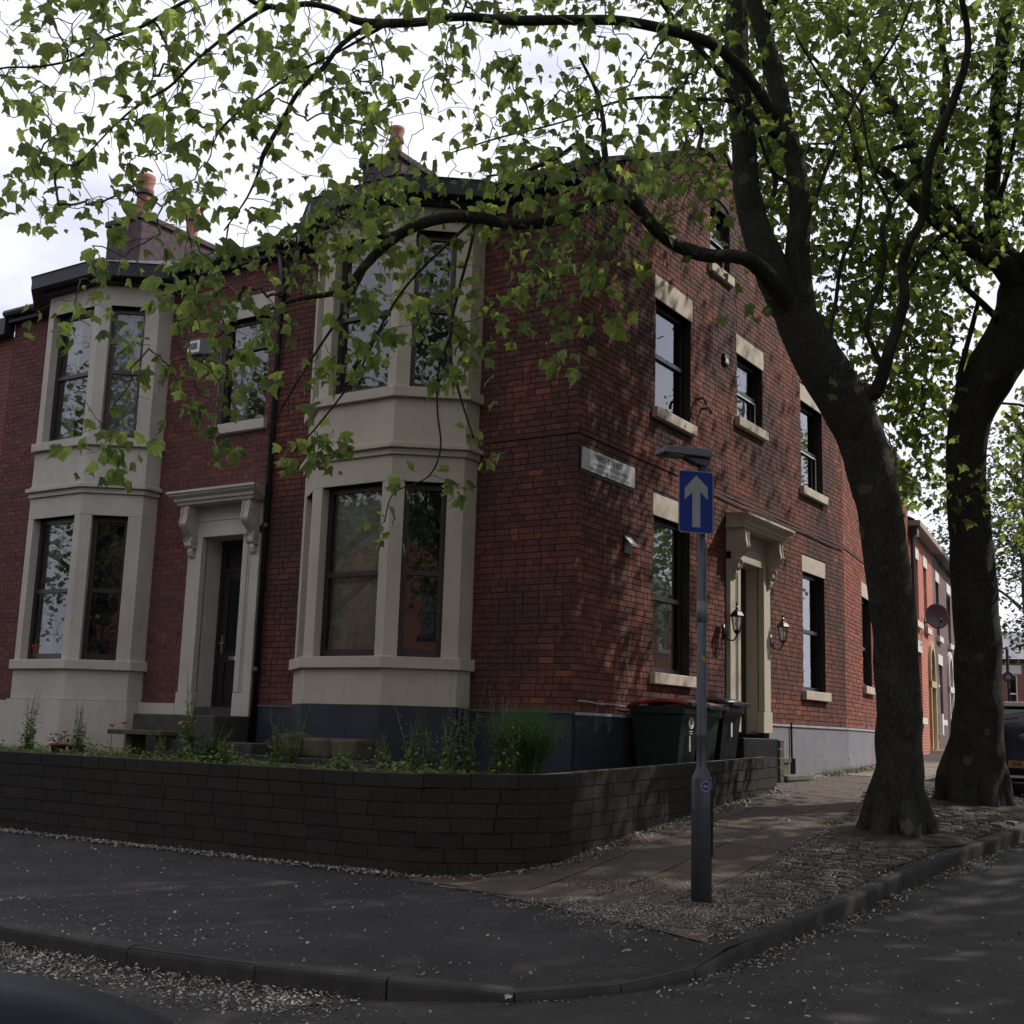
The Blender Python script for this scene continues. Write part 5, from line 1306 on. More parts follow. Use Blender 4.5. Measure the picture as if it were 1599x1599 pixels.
# ------------------------------------------------------------------ trees
def catmull(P, n=6):
    """P rows: x,y,z,r"""
    P = np.array(P, float); out = []
    Q = np.vstack([2*P[0]-P[1], P, 2*P[-1]-P[-2]])
    for i in range(1, len(Q)-2):
        p0, p1, p2, p3 = Q[i-1:i+3]
        for k_ in range(n):
            t_ = k_/n; out.append(.5*((2*p1)+(-p0+p2)*t_+(2*p0-5*p1+4*p2-p3)*t_*t_+(-p0+3*p1-3*p2+p3)*t_**3))
    out.append(P[-1]); out = np.array(out); out[:, 3] = np.maximum(out[:, 3], .002); return out
def traced(rows, n=6):
    """rows (px, py, width px, depth) -> world points with radius"""
    P = []
    for x, y, w, d in rows:
        q = at(x, y, d); P.append((q.x, q.y, q.z, w*d/FPX/2))
    return catmull(P, n)
def limb(path, name, parent, seg=10, rough=.0, loc=None):
    mb = MB(); pts = [Vector(p[:3]) for p in path]; vs = []; n = len(pts); ref = None
    for i, p in enumerate(pts):
        d = (pts[min(i+1, n-1)]-pts[max(i-1, 0)]).normalized()
        if ref is None: ref = d.orthogonal().normalized()
        ref = (ref-d*ref.dot(d)).normalized(); bb = d.cross(ref)
        for j in range(seg):
            a = 2*pi*j/seg; v = ref*cos(a)+bb*sin(a); r = path[i][3]
            q = p+v*r; r *= 1+rough*(noise.noise(q*2.2)*1.0+noise.noise(q*6)*.45)
            vs.append(p+v*r)
    fs = [(i*seg+j, i*seg+(j+1) % seg, (i+1)*seg+(j+1) % seg, (i+1)*seg+j) for i in range(n-1) for j in range(seg)]
    fs += [tuple(range(seg-1, -1, -1)), tuple((n-1)*seg+j for j in range(seg))]
    mb.add(vs, fs); return mb.build(name, 'bark', parent, True)
def leaf_template():
    pol = [(0, .0, 0), (22, .28, 0), (48, .50, 0), (62, .33, 0), (78, .62, 0), (93, .98, 0), (107, .60, 0)]
    # lobed outline by angle (degrees from +x through +y = tip)
    A = [(-62, .38), (-30, .50), (-8, .48), (8, .70), (26, .90), (40, .68), (52, .64), (62, .76), (76, .78), (90, 1.06), (104, .78), (118, .76), (128, .64), (140, .68), (154, .90), (172, .70), (188, .48), (210, .50), (242, .38)]
    v = [(0, .36, .02)]
    for a, r in A:
        x, y = r*cos(radians(a)), .36+r*sin(radians(a))*.9; v.append((x, y, -.22*x*x-.12*(y-.3)**2+.05*sin(a*.2)))
    n = len(A); f = [(0, 1+i, 1+(i+1)) for i in range(n-1)] + [(0, n, 1)]
    return np.array(v)*.5, np.array(f)
LV, LF = leaf_template()
def bent(V, fold, cup):
    W_ = V.copy(); W_[:, 2] += -fold*np.abs(V[:, 0])*1.0 - cup*(V[:, 1]-.1)**2*2.2; W_[:, 0] *= (1-.35*fold); return W_
LVS = [LV, bent(LV, .5, .25), bent(LV, .9, .55), bent(LV, .25, .75), bent(LV, -.5, .3)]
def simple_leaf():
    v = np.array([(0, 0, 0), (.42, .18, -.05), (.30, .55, -.02), (.55, .75, -.1), (0, 1.05, -.12), (-.55, .75, -.1), (-.30, .55, -.02), (-.42, .18, -.05)])*.5
    return v, np.array([(0, 1, 2), (0, 2, 4), (2, 3, 4), (0, 4, 6), (4, 5, 6), (0, 6, 7)])
SV, SF = simple_leaf()
def leaf_frames(n, droop=.45, up=.9):
    az = nr.uniform(0, 2*pi, n); y = np.c_[np.cos(az), np.sin(az), -droop+nr.normal(0, .35, n)]
    y /= np.linalg.norm(y, axis=1)[:, None]
    nrm = np.c_[nr.normal(0, .55, n), nr.normal(0, .55, n), np.full(n, up)+nr.normal(0, .3, n)]
    x = np.cross(y, nrm); x /= np.linalg.norm(x, axis=1)[:, None]+1e-9; z = np.cross(x, y)
    return x, y, z
def leaves(points, sizes, name, mat, parent, tmpl=(LV, LF), keep=0, droop=.45, up=.9):
    P = np.array(points, float); n = len(P)
    if n == 0: return
    s = np.array(sizes, float); x, y, z = leaf_frames(n, droop, up)
    order = np.arange(n)
    if keep:
        v = P-np.array(CAM); dep = v@np.array(_F); xx = 799.5+FPX*(v@np.array(_R))/dep; yy = 799.5-FPX*(v@np.array(_U))/dep
        vis = (dep > 1) & (xx > 0) & (xx < 1599) & (yy > 0) & (yy < 1599)
        key = np.where(vis, s/np.maximum(dep, .1), -1); order = np.argsort(-key)
        mes = []
        for TV in (LVS if tmpl[0] is LV else [tmpl[0]]):
            me = bpy.data.meshes.new('leaf'); me.from_pydata([tuple(a) for a in TV], [], [tuple(int(i) for i in a) for a in tmpl[1]]); me.materials.append(M[mat]); me.update(); mes.append(me)
        for i in order[:keep]:
            o = link('leaf', mes[int(i) % len(mes)], parent)
            X, Y, Z = x[i]*s[i], y[i]*s[i], z[i]*s[i]
            o.matrix_local = Matrix(((X[0], Y[0], Z[0], P[i][0]), (X[1], Y[1], Z[1], P[i][1]), (X[2], Y[2], Z[2], P[i][2]), (0, 0, 0, 1)))
        order = order[keep:]
    P, s, x, y, z = P[order], s[order], x[order], y[order], z[order]
    B = np.stack([x, y, z], axis=2)*s[:, None, None]
    if tmpl[0] is LV:
        T_ = np.stack(LVS)[nr.integers(0, len(LVS), len(P))]; V = np.einsum('nij,nkj->nki', B, T_)+P[:, None, :]
    else: V = np.einsum('nij,kj->nki', B, tmpl[0])+P[:, None, :]
    F = tmpl[1][None]+(np.arange(len(P))*len(tmpl[0]))[:, None, None]
    npmesh(name, V.reshape(-1, 3), F.reshape(-1, 3), mat, parent, 'stuff')
def grow(skel, skel_tree_pos, attract, parent, rmin=.0022, name='twigs', rmax=.05, rexp=.42, jit=.10):
    """join every attractor to the nearest wood by a crooked twig (Prim); returns twig ends and directions"""
    A = np.array(attract, float); n = len(A); S_ = np.array(skel, float)
    d = np.full(n, 1e9); par = np.full(n, -1); 
    for i0 in range(0, len(S_), 400):
        D = np.linalg.norm(A[:, None, :]-S_[None, i0:i0+400, :], axis=2); j = D.argmin(1); m_ = D[np.arange(n), j]
        up_ = m_ < d; d[up_] = m_[up_]; par[up_] = -(j[up_]+i0)-2
    done = np.zeros(n, bool); order = []; parent_i = par.copy(); dd = d.copy()
    plen = np.zeros(n)
    for _ in range(n):
        k_ = int(np.where(done, 1e9, dd).argmin()); done[k_] = True; order.append(k_)
        D = np.linalg.norm(A-A[k_], axis=1)*1.0; up_ = (~done) & (D < dd); dd[up_] = D[up_]; parent_i[up_] = k_
    cnt = np.ones(n)
    for k_ in reversed(order):
        if parent_i[k_] >= 0: cnt[parent_i[k_]] += cnt[k_]
    pos = lambda i: A[i] if i >= 0 else S_[-i-2]
    segs = []; ends = []
    for k_ in order:
        a = pos(parent_i[k_]); b_ = A[k_]; L = np.linalg.norm(b_-a)
        r1 = min(rmax, rmin*cnt[k_]**rexp); r0 = min(rmax, rmin*(cnt[k_]+1)**rexp*1.15)
        jl = min(L, .5)*jit*.8; m1 = a*.66+b_*.34+nr.normal(0, jl, 3)+np.array([0, 0, .06*L]); m2 = a*.33+b_*.67+nr.normal(0, jl, 3)+np.array([0, 0, .04*L])
        segs.append(([a, m1, m2, b_], [r0, r0*.92, (r0+r1)/2, r1])); ends.append((b_, b_-m2, cnt[k_], m2, m1))
    SEG = 5; V = np.zeros((len(segs), 4*SEG, 3)); an = np.arange(SEG)*2*pi/SEG
    for i, (pt, rr) in enumerate(segs):
        d_ = pt[3]-pt[0]; d_ = d_/(np.linalg.norm(d_)+1e-9); ref = np.cross(d_, [0.3, .2, 1.0]); ref /= np.linalg.norm(ref)+1e-9; bb = np.cross(d_, ref)
        ring_ = np.cos(an)[:, None]*ref+np.sin(an)[:, None]*bb
        for q in range(4): V[i, q*SEG:(q+1)*SEG] = pt[q]+ring_*rr[q]
    f = np.array([(q*SEG+j, q*SEG+(j+1) % SEG, (q+1)*SEG+(j+1) % SEG, (q+1)*SEG+j) for q in range(3) for j in range(SEG)])
    F = f[None]+(np.arange(len(segs))*4*SEG)[:, None, None]
    npmesh(name, V.reshape(-1, 3), F.reshape(-1, 4), 'twig_bark', parent, 'stuff', True)
    return ends
def leaf_points(ends, per, size, spread=.11, sdev=.22, bare=.12):
    P, Z = [], []
    for b_, dr, cnt, m2, m1 in ends:
        if rng.random() < bare: continue
        n = per if cnt < 3 else max(1, per-2)
        n = max(1, int(round(rng.gauss(n, 1.2))))
        for _ in range(n):
            t_ = rng.random()**.6; base = m2*(1-t_)+b_*t_
            P.append(base+nr.normal(0, spread, 3)-np.array([0, 0, spread*.5])); Z.append(size*max(.35, rng.gauss(1, sdev)))
    return P, Z
def box_samples(boxes, total_scale=1.0):
    """boxes: (x0,y0,x1,y1,count,depth0,depth1,sd) attractors for the crown, spread through real depth"""
    out = []
    for x0, y0, x1, y1, n, d0, d1, sd_ in boxes:
        for _ in range(int(n*total_scale)):
            u = rng.random(); v = rng.random(); x = x0+(x1-x0)*u; y = y0+(y1-y0)*v
            out.append(tuple(at(x, y, d0+(d1-d0)*u+rng.gauss(0, sd_))))
    return out
def clump(pts, keep, scale=.9, thr=.0):
    return [p for p in pts if noise.noise(Vector(p)*scale)+noise.noise(Vector(p)*scale*2.7)*.5 > thr or rng.random() < keep]
def blobs(centers, n, rad):
    """cluster: twigs gather in sprays round random centres"""
    out = []
    for _ in range(n):
        c = rng.choice(centers); out.append((c[0]+rng.gauss(0, rad), c[1]+rng.gauss(0, rad), c[2]+rng.gauss(0, rad*.7)))
    return out

DT1 = d1
tree1 = empty('plane_tree', tuple(T1), 'large leaning plane tree nearest the camera, forking before the side wall of the house', 'tree')
T1v = Vector(T1)
def local(path, org):
    P = np.array(path, float).copy(); P[:, :3] -= np.array(org); return P
D = DT1
trunk1 = [(1402, 1330, 106, D), (1402, 1305, 89, D), (1404, 1270, 78, D), (1405, 1200, 71, D), (1403, 1100, 69, D), (1394, 960, 68, D), (1379, 830, 68, D), (1354, 710, 72, D), (1324, 640, 78, D), (1290, 585, 76, D), (1259, 530, 72, D), (1240, 482, 63, D), (1232, 440, 42, D), (1236, 400, 22, D+.02), (1244, 370, 10, D)]
PT = {}
PT['trunk'] = traced(trunk1, 8)
BR1 = {
 'A': [(1262, 540, 46, D), (1240, 495, 56, D), (1217, 447, 58, D), (1194, 395, 51, D), (1175, 340, 44, D+.1), (1165, 280, 41, D+.2), (1160, 200, 38, D+.4), (1150, 100, 38, D+.6), (1152, 0, 36, D+.8), (1160, -120, 30, D+1.2), (1190, -300, 20, D+1.5)],
 'B': [(1262, 550, 44, D), (1250, 500, 54, D), (1247, 450, 46, D-.05), (1245, 390, 37, D-.1), (1250, 330, 34, D-.1), (1243, 260, 32, D), (1226, 200, 32, D), (1208, 110, 29, D+.1), (1182, 20, 26, D+.2), (1150, -80, 22, D+.2), (1090, -220, 14, D)],
 'C': [(1250, 530, 30, D), (1228, 475, 36, D-.1), (1205, 440, 32, D-.3), (1178, 411, 25, D-.5), (1145, 400, 22, D-.7), (1105, 399, 22, D-.9), (1060, 384, 23, D-1.0), (1022, 356, 21, D-1.1), (1000, 328, 19, D-1.1), (975, 305, 24.3, D-1.2), (938, 307, 22.95, D-1.2), (900, 328, 21.6, D-1.3), (862, 345, 18.9, D-1.3), (800, 350, 17.55, D-1.4), (745, 340, 18.9, D-1.5), (690, 341, 17.55, D-1.5), (640, 357, 17.55, D-1.6), (600, 384, 16.2, D-1.6), (570, 415, 14.85, D-1.7), (548, 440, 12.15, D-1.7), (520, 458, 9.45, D-1.8), (462, 468, 6.75, D-1.8), (400, 492, 4.05, D-1.9)],
 'C2': [(972, 303, 14, D-1.2), (958, 292, 13, D-1.2), (948, 262, 11, D-1.2), (943, 225, 10, D-1.2), (942, 190, 8, D-1.2), (930, 140, 6, D-1.1), (905, 90, 4, D-1.0)],
 'C3': [(962, 290, 7, D-1.2), (935, 245, 7, D-1.3), (905, 225, 8, D-1.4), (880, 240, 8, D-1.5), (850, 255, 7, D-1.6), (815, 268, 5, D-1.6), (760, 275, 3, D-1.7)],
 'C4': [(742, 342, 6, D-1.5), (735, 385, 5, D-1.5), (720, 440, 5, D-1.5), (706, 500, 4.5, D-1.6), (704, 560, 4, D-1.6), (722, 630, 3.5, D-1.7), (740, 685, 2.5, D-1.7)],
 'C5': [(706, 520, 4, D-1.6), (685, 575, 3.5, D-1.6), (683, 640, 3, D-1.7), (688, 700, 3, D-1.7), (668, 745, 2.5, D-1.7), (615, 770, 2, D-1.8), (600, 815, 2, D-1.8)],
 'C6': [(570, 420, 7, D-1.7), (540, 480, 5, D-1.7), (500, 540, 4, D-1.8), (450, 620, 3, D-1.9), (420, 680, 2, D-1.9)],
 'C7': [(738, 345, 6, D-1.5), (700, 380, 5, D-1.6), (640, 440, 4, D-1.7), (600, 500, 4, D-1.7), (560, 580, 3, D-1.8), (500, 660, 3, D-1.9), (455, 710, 2, D-1.9)],
 'Dm': [(1215, 190, 20, D), (1182, 140, 18, D-.2), (1150, 100, 18, D-.4), (1110, 68, 17, D-.6), (1050, 48, 17, D-.8), (975, 33, 16, D-1.0), (900, 31, 16, D-1.3), (800, 32, 16, D-1.6), (720, 26, 13, D-1.9), (650, 35, 14, D-2.1), (565, 34, 13, D-2.4), (520, 14, 10, D-2.5), (480, 6, 9, D-2.6), (440, 12, 9, D-2.7), (400, 5, 8, D-2.8), (370, -10, 6, D-2.9), (300, -2, 6, D-3.0), (225, 40, 5.5, D-3.1), (165, 62, 5, D-3.2), (115, 92, 4, D-3.3), (60, 104, 3.5, D-3.4), (0, 107, 3, D-3.5), (-60, 130, 2, D-3.6)],
 'D2': [(600, 35, 9, D-2.3), (560, 50, 8.5, D-2.4), (528, 75, 8, D-2.4), (505, 105, 8, D-2.4), (465, 145, 7.5, D-2.5), (440, 190, 7, D-2.5), (412, 240, 8, D-2.6), (405, 265, 5, D-2.6), (385, 310, 3, D-2.7), (350, 360, 2.5, D-2.8)],
 'D3': [(425, 8, 7, D-2.7), (390, 28, 6, D-2.8), (345, 62, 5.5, D-2.8), (300, 100, 5, D-2.9), (265, 135, 4.5, D-3.0), (215, 165, 4, D-3.1), (170, 205, 3, D-3.2), (120, 260, 2, D-3.3)],
 'D4': [(600, 40, 6, D-2.3), (530, 80, 4, D-2.4), (460, 115, 4, D-2.6), (400, 155, 3.5, D-2.7), (350, 195, 3, D-2.8), (330, 230, 2, D-2.8)],
 'E': [(1212, 212, 12, D), (1182, 190, 11, D-.2), (1150, 160, 9, D-.3), (1100, 155, 6, D-.4), (1015, 152, 5, D-.6), (960, 160, 4, D-.8), (880, 190, 3, D-1.0), (780, 215, 3, D-1.2), (700, 240, 2, D-1.4)],
 'E2': [(1240, 285, 8, D), (1222, 280, 7, D-.1), (1203, 262, 6, D-.2), (1188, 220, 6, D-.3), (1165, 175, 5, D-.4), (1120, 130, 4, D-.4)],
 'F': [(1338, 610, 34, D), (1365, 612, 26, D-.1), (1379, 585, 20, D-.2), (1388, 550, 18, D-.3), (1402, 508, 17, D-.3), (1413, 463, 16, D-.4), (1409, 415, 15, D-.4), (1420, 378, 14, D-.5), (1440, 342, 14, D-.5), (1446, 300, 14, D-.6), (1454, 240, 14, D-.7), (1486, 165, 14, D-.8), (1508, 98, 12, D-.9), (1511, 50, 10, D-.9), (1500, -10, 9, D-1.0), (1480, -120, 6, D-1.0)],
 'F2': [(1377, 572, 10, D-.2), (1362, 540, 9, D-.2), (1354, 515, 9, D-.2), (1359, 483, 8.5, D-.2), (1374, 440, 8, D-.1), (1382, 400, 8, D-.1), (1378, 358, 8, D-.1), (1390, 322, 7, D), (1372, 285, 5, D), (1355, 230, 4, D+.1), (1345, 160, 3, D+.2)],
 'F3': [(1292, 560, 9, D), (1297, 520, 7, D+.1), (1304, 480, 6.5, D+.2), (1309, 440, 6, D+.3), (1318, 398, 6.5, D+.3), (1338, 355, 6, D+.4), (1345, 300, 5.5, D+.5), (1340, 250, 5, D+.5), (1325, 195, 5, D+.6), (1300, 150, 4, D+.7), (1262, 90, 4, D+.8), (1230, 30, 3, D+.8)],
 'F4': [(1390, 320, 6, D), (1420, 285, 5.5, D+.1), (1448, 262, 4, D+.2)],
 'G': [(1246, 380, 10, D), (1270, 320, 7, D+.3), (1300, 240, 6, D+.5), (1340, 150, 5, D+.8), (1400, 60, 4, D+1.0), (1440, -40, 3, D+1.2)],
 'K': [(1160, 180, 12, D+.3), (1120, 110, 9, D+.2), (1060, 40, 8, D+.1), (1000, -40, 6, D), (930, -120, 4, D-.2)],
 'K2': [(1190, 40, 14, D+.2), (1240, -60, 10, D), (1320, -180, 8, D-.6), (1420, -260, 5, D-1.2)],
}
BP = {k_: traced(v, 5) for k_, v in BR1.items()}
limb(local(PT['trunk'], T1), 'trunk', tree1, 28, .10)
for k_, v in BP.items(): limb(local(v, T1), 'branch', tree1, 14 if k_ in 'AB' else 9, .07 if k_ in ('A', 'B', 'C', 'Dm', 'F') else .03)
# roots flaring
for a, L in ((2.6, .62), (3.5, .66), (5.4, .56), (4.4, .6), (.4, .5), (1.5, .5)):
    pts = [(cos(a)*.10, sin(a)*.10, .75, .09), (cos(a)*.22, sin(a)*.22, .34, .12), (cos(a)*.31, sin(a)*.31, .08, .12), (cos(a)*L*.72, sin(a)*L*.72, -.12, .06)]
    limb(catmull(pts, 4), 'root', tree1, 9, .15)
skel = np.vstack([v[::2, :3] for k_, v in BP.items() if k_ not in ()])
e = D
boxes = [ # left sky part
 (-40, -60, 200, 120, 75, e-3.4, e-3.0, .7), (0, 100, 260, 330, 75, e-3.4, e-2.9, .6), (60, 300, 330, 450, 60, e-3.2, e-2.8, .4),
 (200, -40, 620, 140, 135, e-3.2, e-2.2, .7), (200, 140, 620, 330, 140, e-3.0, e-2.3, .6), (260, 330, 520, 480, 75, e-2.7, e-2.2, .4), (100, 440, 290, 560, 20, e-2.8, e-2.5, .3), (290, 460, 480, 600, 42, e-2.6, e-2.1, .3),
 (480, 300, 900, 470, 140, e-1.8, e-.8, .35), (500, 440, 760, 600, 46, e-2.0, e-1.7, .25), (700, 430, 900, 560, 30, e-1.8, e-1.5, .25),
 (600, -60, 1130, 130, 215, e-2.0, e-.4, .9), (560, 120, 1130, 300, 260, e-2.0, e-.5, .8), (840, 260, 1120, 400, 85, e-1.6, e-.9, .4),
 (880, 380, 1000, 520, 12, e-1.5, e-1.3, .2),
 (1100, -60, 1620, 200, 190, e+.4, e+1.3, .9), (1180, 180, 1620, 420, 120, e+.8, e+1.3, .6), (1290, 420, 1480, 640, 26, e, e, .5)]
att = clump(box_samples(boxes, 1.2), .40, 1.1, .03)
# drooping sprays in front of the house
for cx_, cy_, n_, rx, ry, dz in ((165, 665, 9, 45, 35, -2.7), (205, 600, 5, 40, 40, -2.7), (190, 700, 5, 28, 20, -2.7), (310, 640, 12, 55, 38, -2.4), (350, 690, 6, 50, 20, -2.4), (460, 715, 6, 28, 18, -1.9), (520, 685, 8, 45, 35, -1.9), (530, 560, 9, 45, 45, -1.9), (595, 840, 2, 14, 8, -1.8), (600, 815, 2, 14, 10, -1.8), (688, 745, 5, 40, 14, -1.7), (760, 690, 4, 16, 14, -1.7), (715, 600, 6, 30, 25, -1.7), (740, 540, 8, 30, 40, -1.7), (830, 500, 6, 50, 30, -1.6), (590, 545, 7, 40, 30, -1.8), (130, 480, 8, 50, 30, -2.9), (265, 560, 5, 30, 30, -2.6), (940, 440, 3, 14, 12, -1.3), (1140, 460, 2, 14, 5, -.6), (1185, 470, 1, 8, 5, -.4)):
    for _ in range(n_): att.append(tuple(at(cx_+rng.gauss(0, rx*.6), cy_+rng.gauss(0, ry*.6), e+dz+rng.gauss(0, .15))))
ends = grow(skel, None, np.array(att), None, .0019)
tw = bpy.data.objects['twigs']; tw.parent = tree1; tw.matrix_parent_inverse = Matrix.Translation(-T1v)
P, Z = leaf_points(ends, 4, .158, .10, .36, .24)
P = np.array(P)-np.array(T1)
leaves_off = T1v
def leaves_tree(P, Z, org, mat, parent, keep, tm=(LV, LF), **kw):
    # frames are computed in tree space, the size ranking in world space
    global CAM
    sv = CAM.copy(); CAM = CAM-Vector(org)
    leaves(P, Z, 'foliage', mat, parent, tm, keep, **kw); CAM = sv
leaves_tree(P, Z, T1, 'leaf_plane', tree1, 300, droop=.85, up=.7)
# the rest of the crown above and beyond the frame, which shades the street
def crown(center, radii, n, hole=None):
    out = []
    while len(out) < n:
        v = nr.normal(0, 1, 3); v /= np.linalg.norm(v); r = rng.random()**.45
        p = np.array(center)+v*np.array(radii)*r
        if hole and hole(p): continue
        out.append(tuple(p))
    return out
def off_frame(p):
    x, y, d = px_of(p); return d > .3 and -40 < x < 1640 and -40 < y < 1640
up_skel = np.vstack([BP['A'][-12:, :3], BP['B'][-12:, :3], BP['K2'][-8:, :3], BP['K'][-6:, :3]])
att2 = crown((4.6, -1.5, 12.0), (8.5, 10.0, 4.6), 2600, off_frame)
e2 = grow(up_skel, None, np.array(att2), None, .003, name='upper_twigs')
o = bpy.data.objects['upper_twigs']; o.parent = tree1; o.matrix_parent_inverse = Matrix.Translation(-T1v)
P, Z = leaf_points(e2, 6, .27, .25); leaves(np.array(P)-np.array(T1), Z, 'upper_foliage', 'leaf_plane', tree1, (SV, SF))

# second tree
tree2 = empty('plane_tree', tuple(T2), 'thick plane tree beside the parked car, bending right at the height of the first floor', 'tree')
E_ = d2
trunk2 = [(1520, 1290, 120, E_), (1520, 1262, 98, E_), (1523, 1220, 85, E_), (1527, 1150, 77, E_), (1527, 1050, 71, E_), (1523, 930, 68, E_), (1514, 820, 64, E_), (1509, 740, 60, E_), (1511, 680, 62, E_), (1525, 625, 70, E_), (1552, 575, 79, E_), (1585, 520, 81, E_+.1), (1600, 460, 79, E_+.2), (1600, 405, 62, E_+.3)]
limb(local(traced(trunk2, 8), T2), 'trunk', tree2, 28, .11)
BR2 = {
 'a': [(1590, 440, 50, E_+.1), (1560, 410, 34, E_), (1520, 390, 28, E_), (1480, 358, 25, E_), (1440, 325, 22, E_), (1405, 290, 20, E_+.1), (1365, 258, 16, E_+.2), (1315, 242, 12, E_+.3), (1260, 232, 8, E_+.4), (1210, 215, 4, E_+.5)],
 'b': [(1575, 430, 34, E_+.3), (1545, 396, 22, E_+.4), (1520, 362, 19, E_+.4), (1492, 332, 17, E_+.4), (1472, 305, 16, E_+.5), (1466, 260, 15, E_+.6), (1470, 200, 14, E_+.7), (1478, 130, 12, E_+.8), (1470, 60, 10, E_+.9), (1462, -20, 8, E_+1), (1450, -150, 5, E_+1)],
 'c': [(1468, 345, 24, E_+.2), (1440, 285, 20, E_+.3), (1425, 230, 20, E_+.4), (1403, 182, 19, E_+.5), (1380, 145, 16, E_+.6), (1352, 95, 13, E_+.8), (1320, 45, 11, E_+.9), (1290, -10, 8, E_+1)],
 'd': [(1590, 420, 40, E_+.5), (1560, 380, 27, E_+.7), (1548, 320, 25, E_+.8), (1552, 250, 24, E_+.9), (1558, 160, 23, E_+1.0), (1565, 70, 22, E_+1.1), (1572, 0, 20, E_+1.2), (1585, -160, 14, E_+1.3)],
 'e': [(1600, 420, 40, E_), (1640, 350, 30, E_-.3), (1680, 250, 22, E_-.6), (1700, 120, 16, E_-1), (1690, 0, 10, E_-1.3)],
 'f': [(1565, 505, 12, E_), (1530, 470, 10, E_-.1), (1500, 440, 8, E_-.2), (1478, 400, 6, E_-.2), (1450, 380, 4, E_-.2)],
 'g': [(1502, 640, 9, E_), (1497, 600, 9, E_-.1), (1506, 555, 8, E_-.1), (1518, 510, 8, E_-.1), (1528, 470, 7, E_-.1)],
 'h': [(1555, 330, 10, E_+.8), (1575, 260, 8, E_+.6), (1590, 180, 7, E_+.5), (1598, 80, 6, E_+.4)],
 'i': [(1425, 225, 9, E_+.4), (1392, 235, 8, E_+.5), (1372, 262, 7, E_+.6), (1352, 300, 5, E_+.7)],
 'j': [(1400, 180, 8, E_+.5), (1330, 150, 7, E_+.6), (1290, 110, 6, E_+.7), (1240, 60, 4, E_+.8)],
 'k': [(1466, 260, 8, E_+.6), (1510, 170, 6, E_+.6), (1560, 110, 5, E_+.6), (1600, 90, 4, E_+.6)],
 'l': [(1480, 358, 10, E_), (1440, 400, 7, E_-.1), (1420, 430, 5, E_-.2), (1380, 470, 3, E_-.3)],
}
BP2 = {k_: traced(v, 5) for k_, v in BR2.items()}
for k_, v in BP2.items(): limb(local(v, T2), 'branch', tree2, 10, .07)
for a, L in ((2.6, .95), (3.5, 1.1), (5.4, .9), (4.4, .95), (.4, .9)):
    limb(catmull([(cos(a)*.14, sin(a)*.14, .9, .12), (cos(a)*.30, sin(a)*.30, .40, .15), (cos(a)*.36, sin(a)*.36, .1, .14), (cos(a)*L*.55, sin(a)*L*.55, -.1, .08)], 4), 'root', tree2, 9, .15)
skel2 = np.vstack([v[::2, :3] for v in BP2.values()])
boxes = [(1190, -120, 1640, 200, 540, e+2.4, e+4.6, 1.2), (1180, 180, 1640, 400, 440, e+2.4, e+4.0, .9), (1280, 380, 1500, 540, 190, e+2.6, e+3.6, .6), (1350, 540, 1500, 650, 105, e+3.2, e+3.6, .4), (1370, 640, 1480, 760, 48, e+3.4, e+3.6, .3), (1575, 620, 1640, 820, 70, e+3.4, e+3.4, .6),
 (1040, -40, 1200, 280, 120, e+1.2, e+1.8, .7), (1480, 700, 1500, 790, 5, e+2.2, e+2.2, .1)]
ends = grow(skel2, None, np.array(box_samples(boxes)), None, .0028, name='twigs_second')
o = bpy.data.objects['twigs_second']; o.name = 'twigs'; o.parent = tree2; o.matrix_parent_inverse = Matrix.Translation(-Vector(T2))
P, Z = leaf_points(ends, 9, .145, .20, .30); leaves_tree(np.array(P)-np.array(T2), Z, T2, 'leaf_plane', tree2, 300, droop=.7, up=.8)
att2 = crown((4.6, 6.5, 13.5), (6.5, 6.5, 4.8), 1700, off_frame)
e2 = grow(np.vstack([BP2['d'][-8:, :3], BP2['e'][-8:, :3], BP2['b'][-6:, :3]]), None, np.array(att2), None, .003, name='upper_twigs_second')
o = bpy.data.objects['upper_twigs_second']; o.name = 'upper_twigs'; o.parent = tree2; o.matrix_parent_inverse = Matrix.Translation(-Vector(T2))
P, Z = leaf_points(e2, 6, .22, .25); leaves(np.array(P)-np.array(T2), Z, 'upper_foliage', 'leaf_plane', tree2, (SV, SF))

# trees further up the street and over the front street
def far_tree(x, y, z, h, r, n, size, lbl, mat='leaf_far', trunk=.22, group=None, base=.35, hole=None, rz=None):
    t_ = empty('tree', (x, y, z), lbl, 'tree', group)
    rows = [(0, 0, -.2, trunk*1.3), (0, 0, .4, trunk), (.1, .05, h*.25, trunk*.85), (-.1, .1, h*.45, trunk*.7), (.05, 0, h*.7, trunk*.35), (0, 0, h*.92, .04)]
    tr_ = catmull(rows, 4); limb(tr_, 'trunk', t_, 12, .08); sk = [tr_[6:, :3]]
    for i in range(9):
        a = i*2.4; z0_ = h*(.32+.06*i); L = r*(.9-.05*i)
        q = catmull([(0, 0, z0_, trunk*.45), (cos(a)*L*.35, sin(a)*L*.35, z0_+L*.25, trunk*.3), (cos(a)*L*.8, sin(a)*L*.8, z0_+L*.5, .03)], 4); limb(q, 'branch', t_, 7, .03); sk.append(q[:, :3])
    cz = h*(base+1)/2; rad = (r, r, h*(1-base)/2)
    cen = crown((0, 0, cz), rad, int(n/7), None)
    at_ = [c for c in blobs(cen, n, r*.12) if not (hole and hole(Vector(c)+Vector((x, y, z))))]
    en = grow(np.vstack(sk), None, np.array(at_), None, .004, name='tw_tmp'); o_ = bpy.data.objects['tw_tmp']; o_.name = 'twigs'; o_.parent = t_
    P, Z = leaf_points(en, 7, size, r*.075); leaves(np.array(P), Z, 'foliage', mat, t_, (SV, SF)); return t_
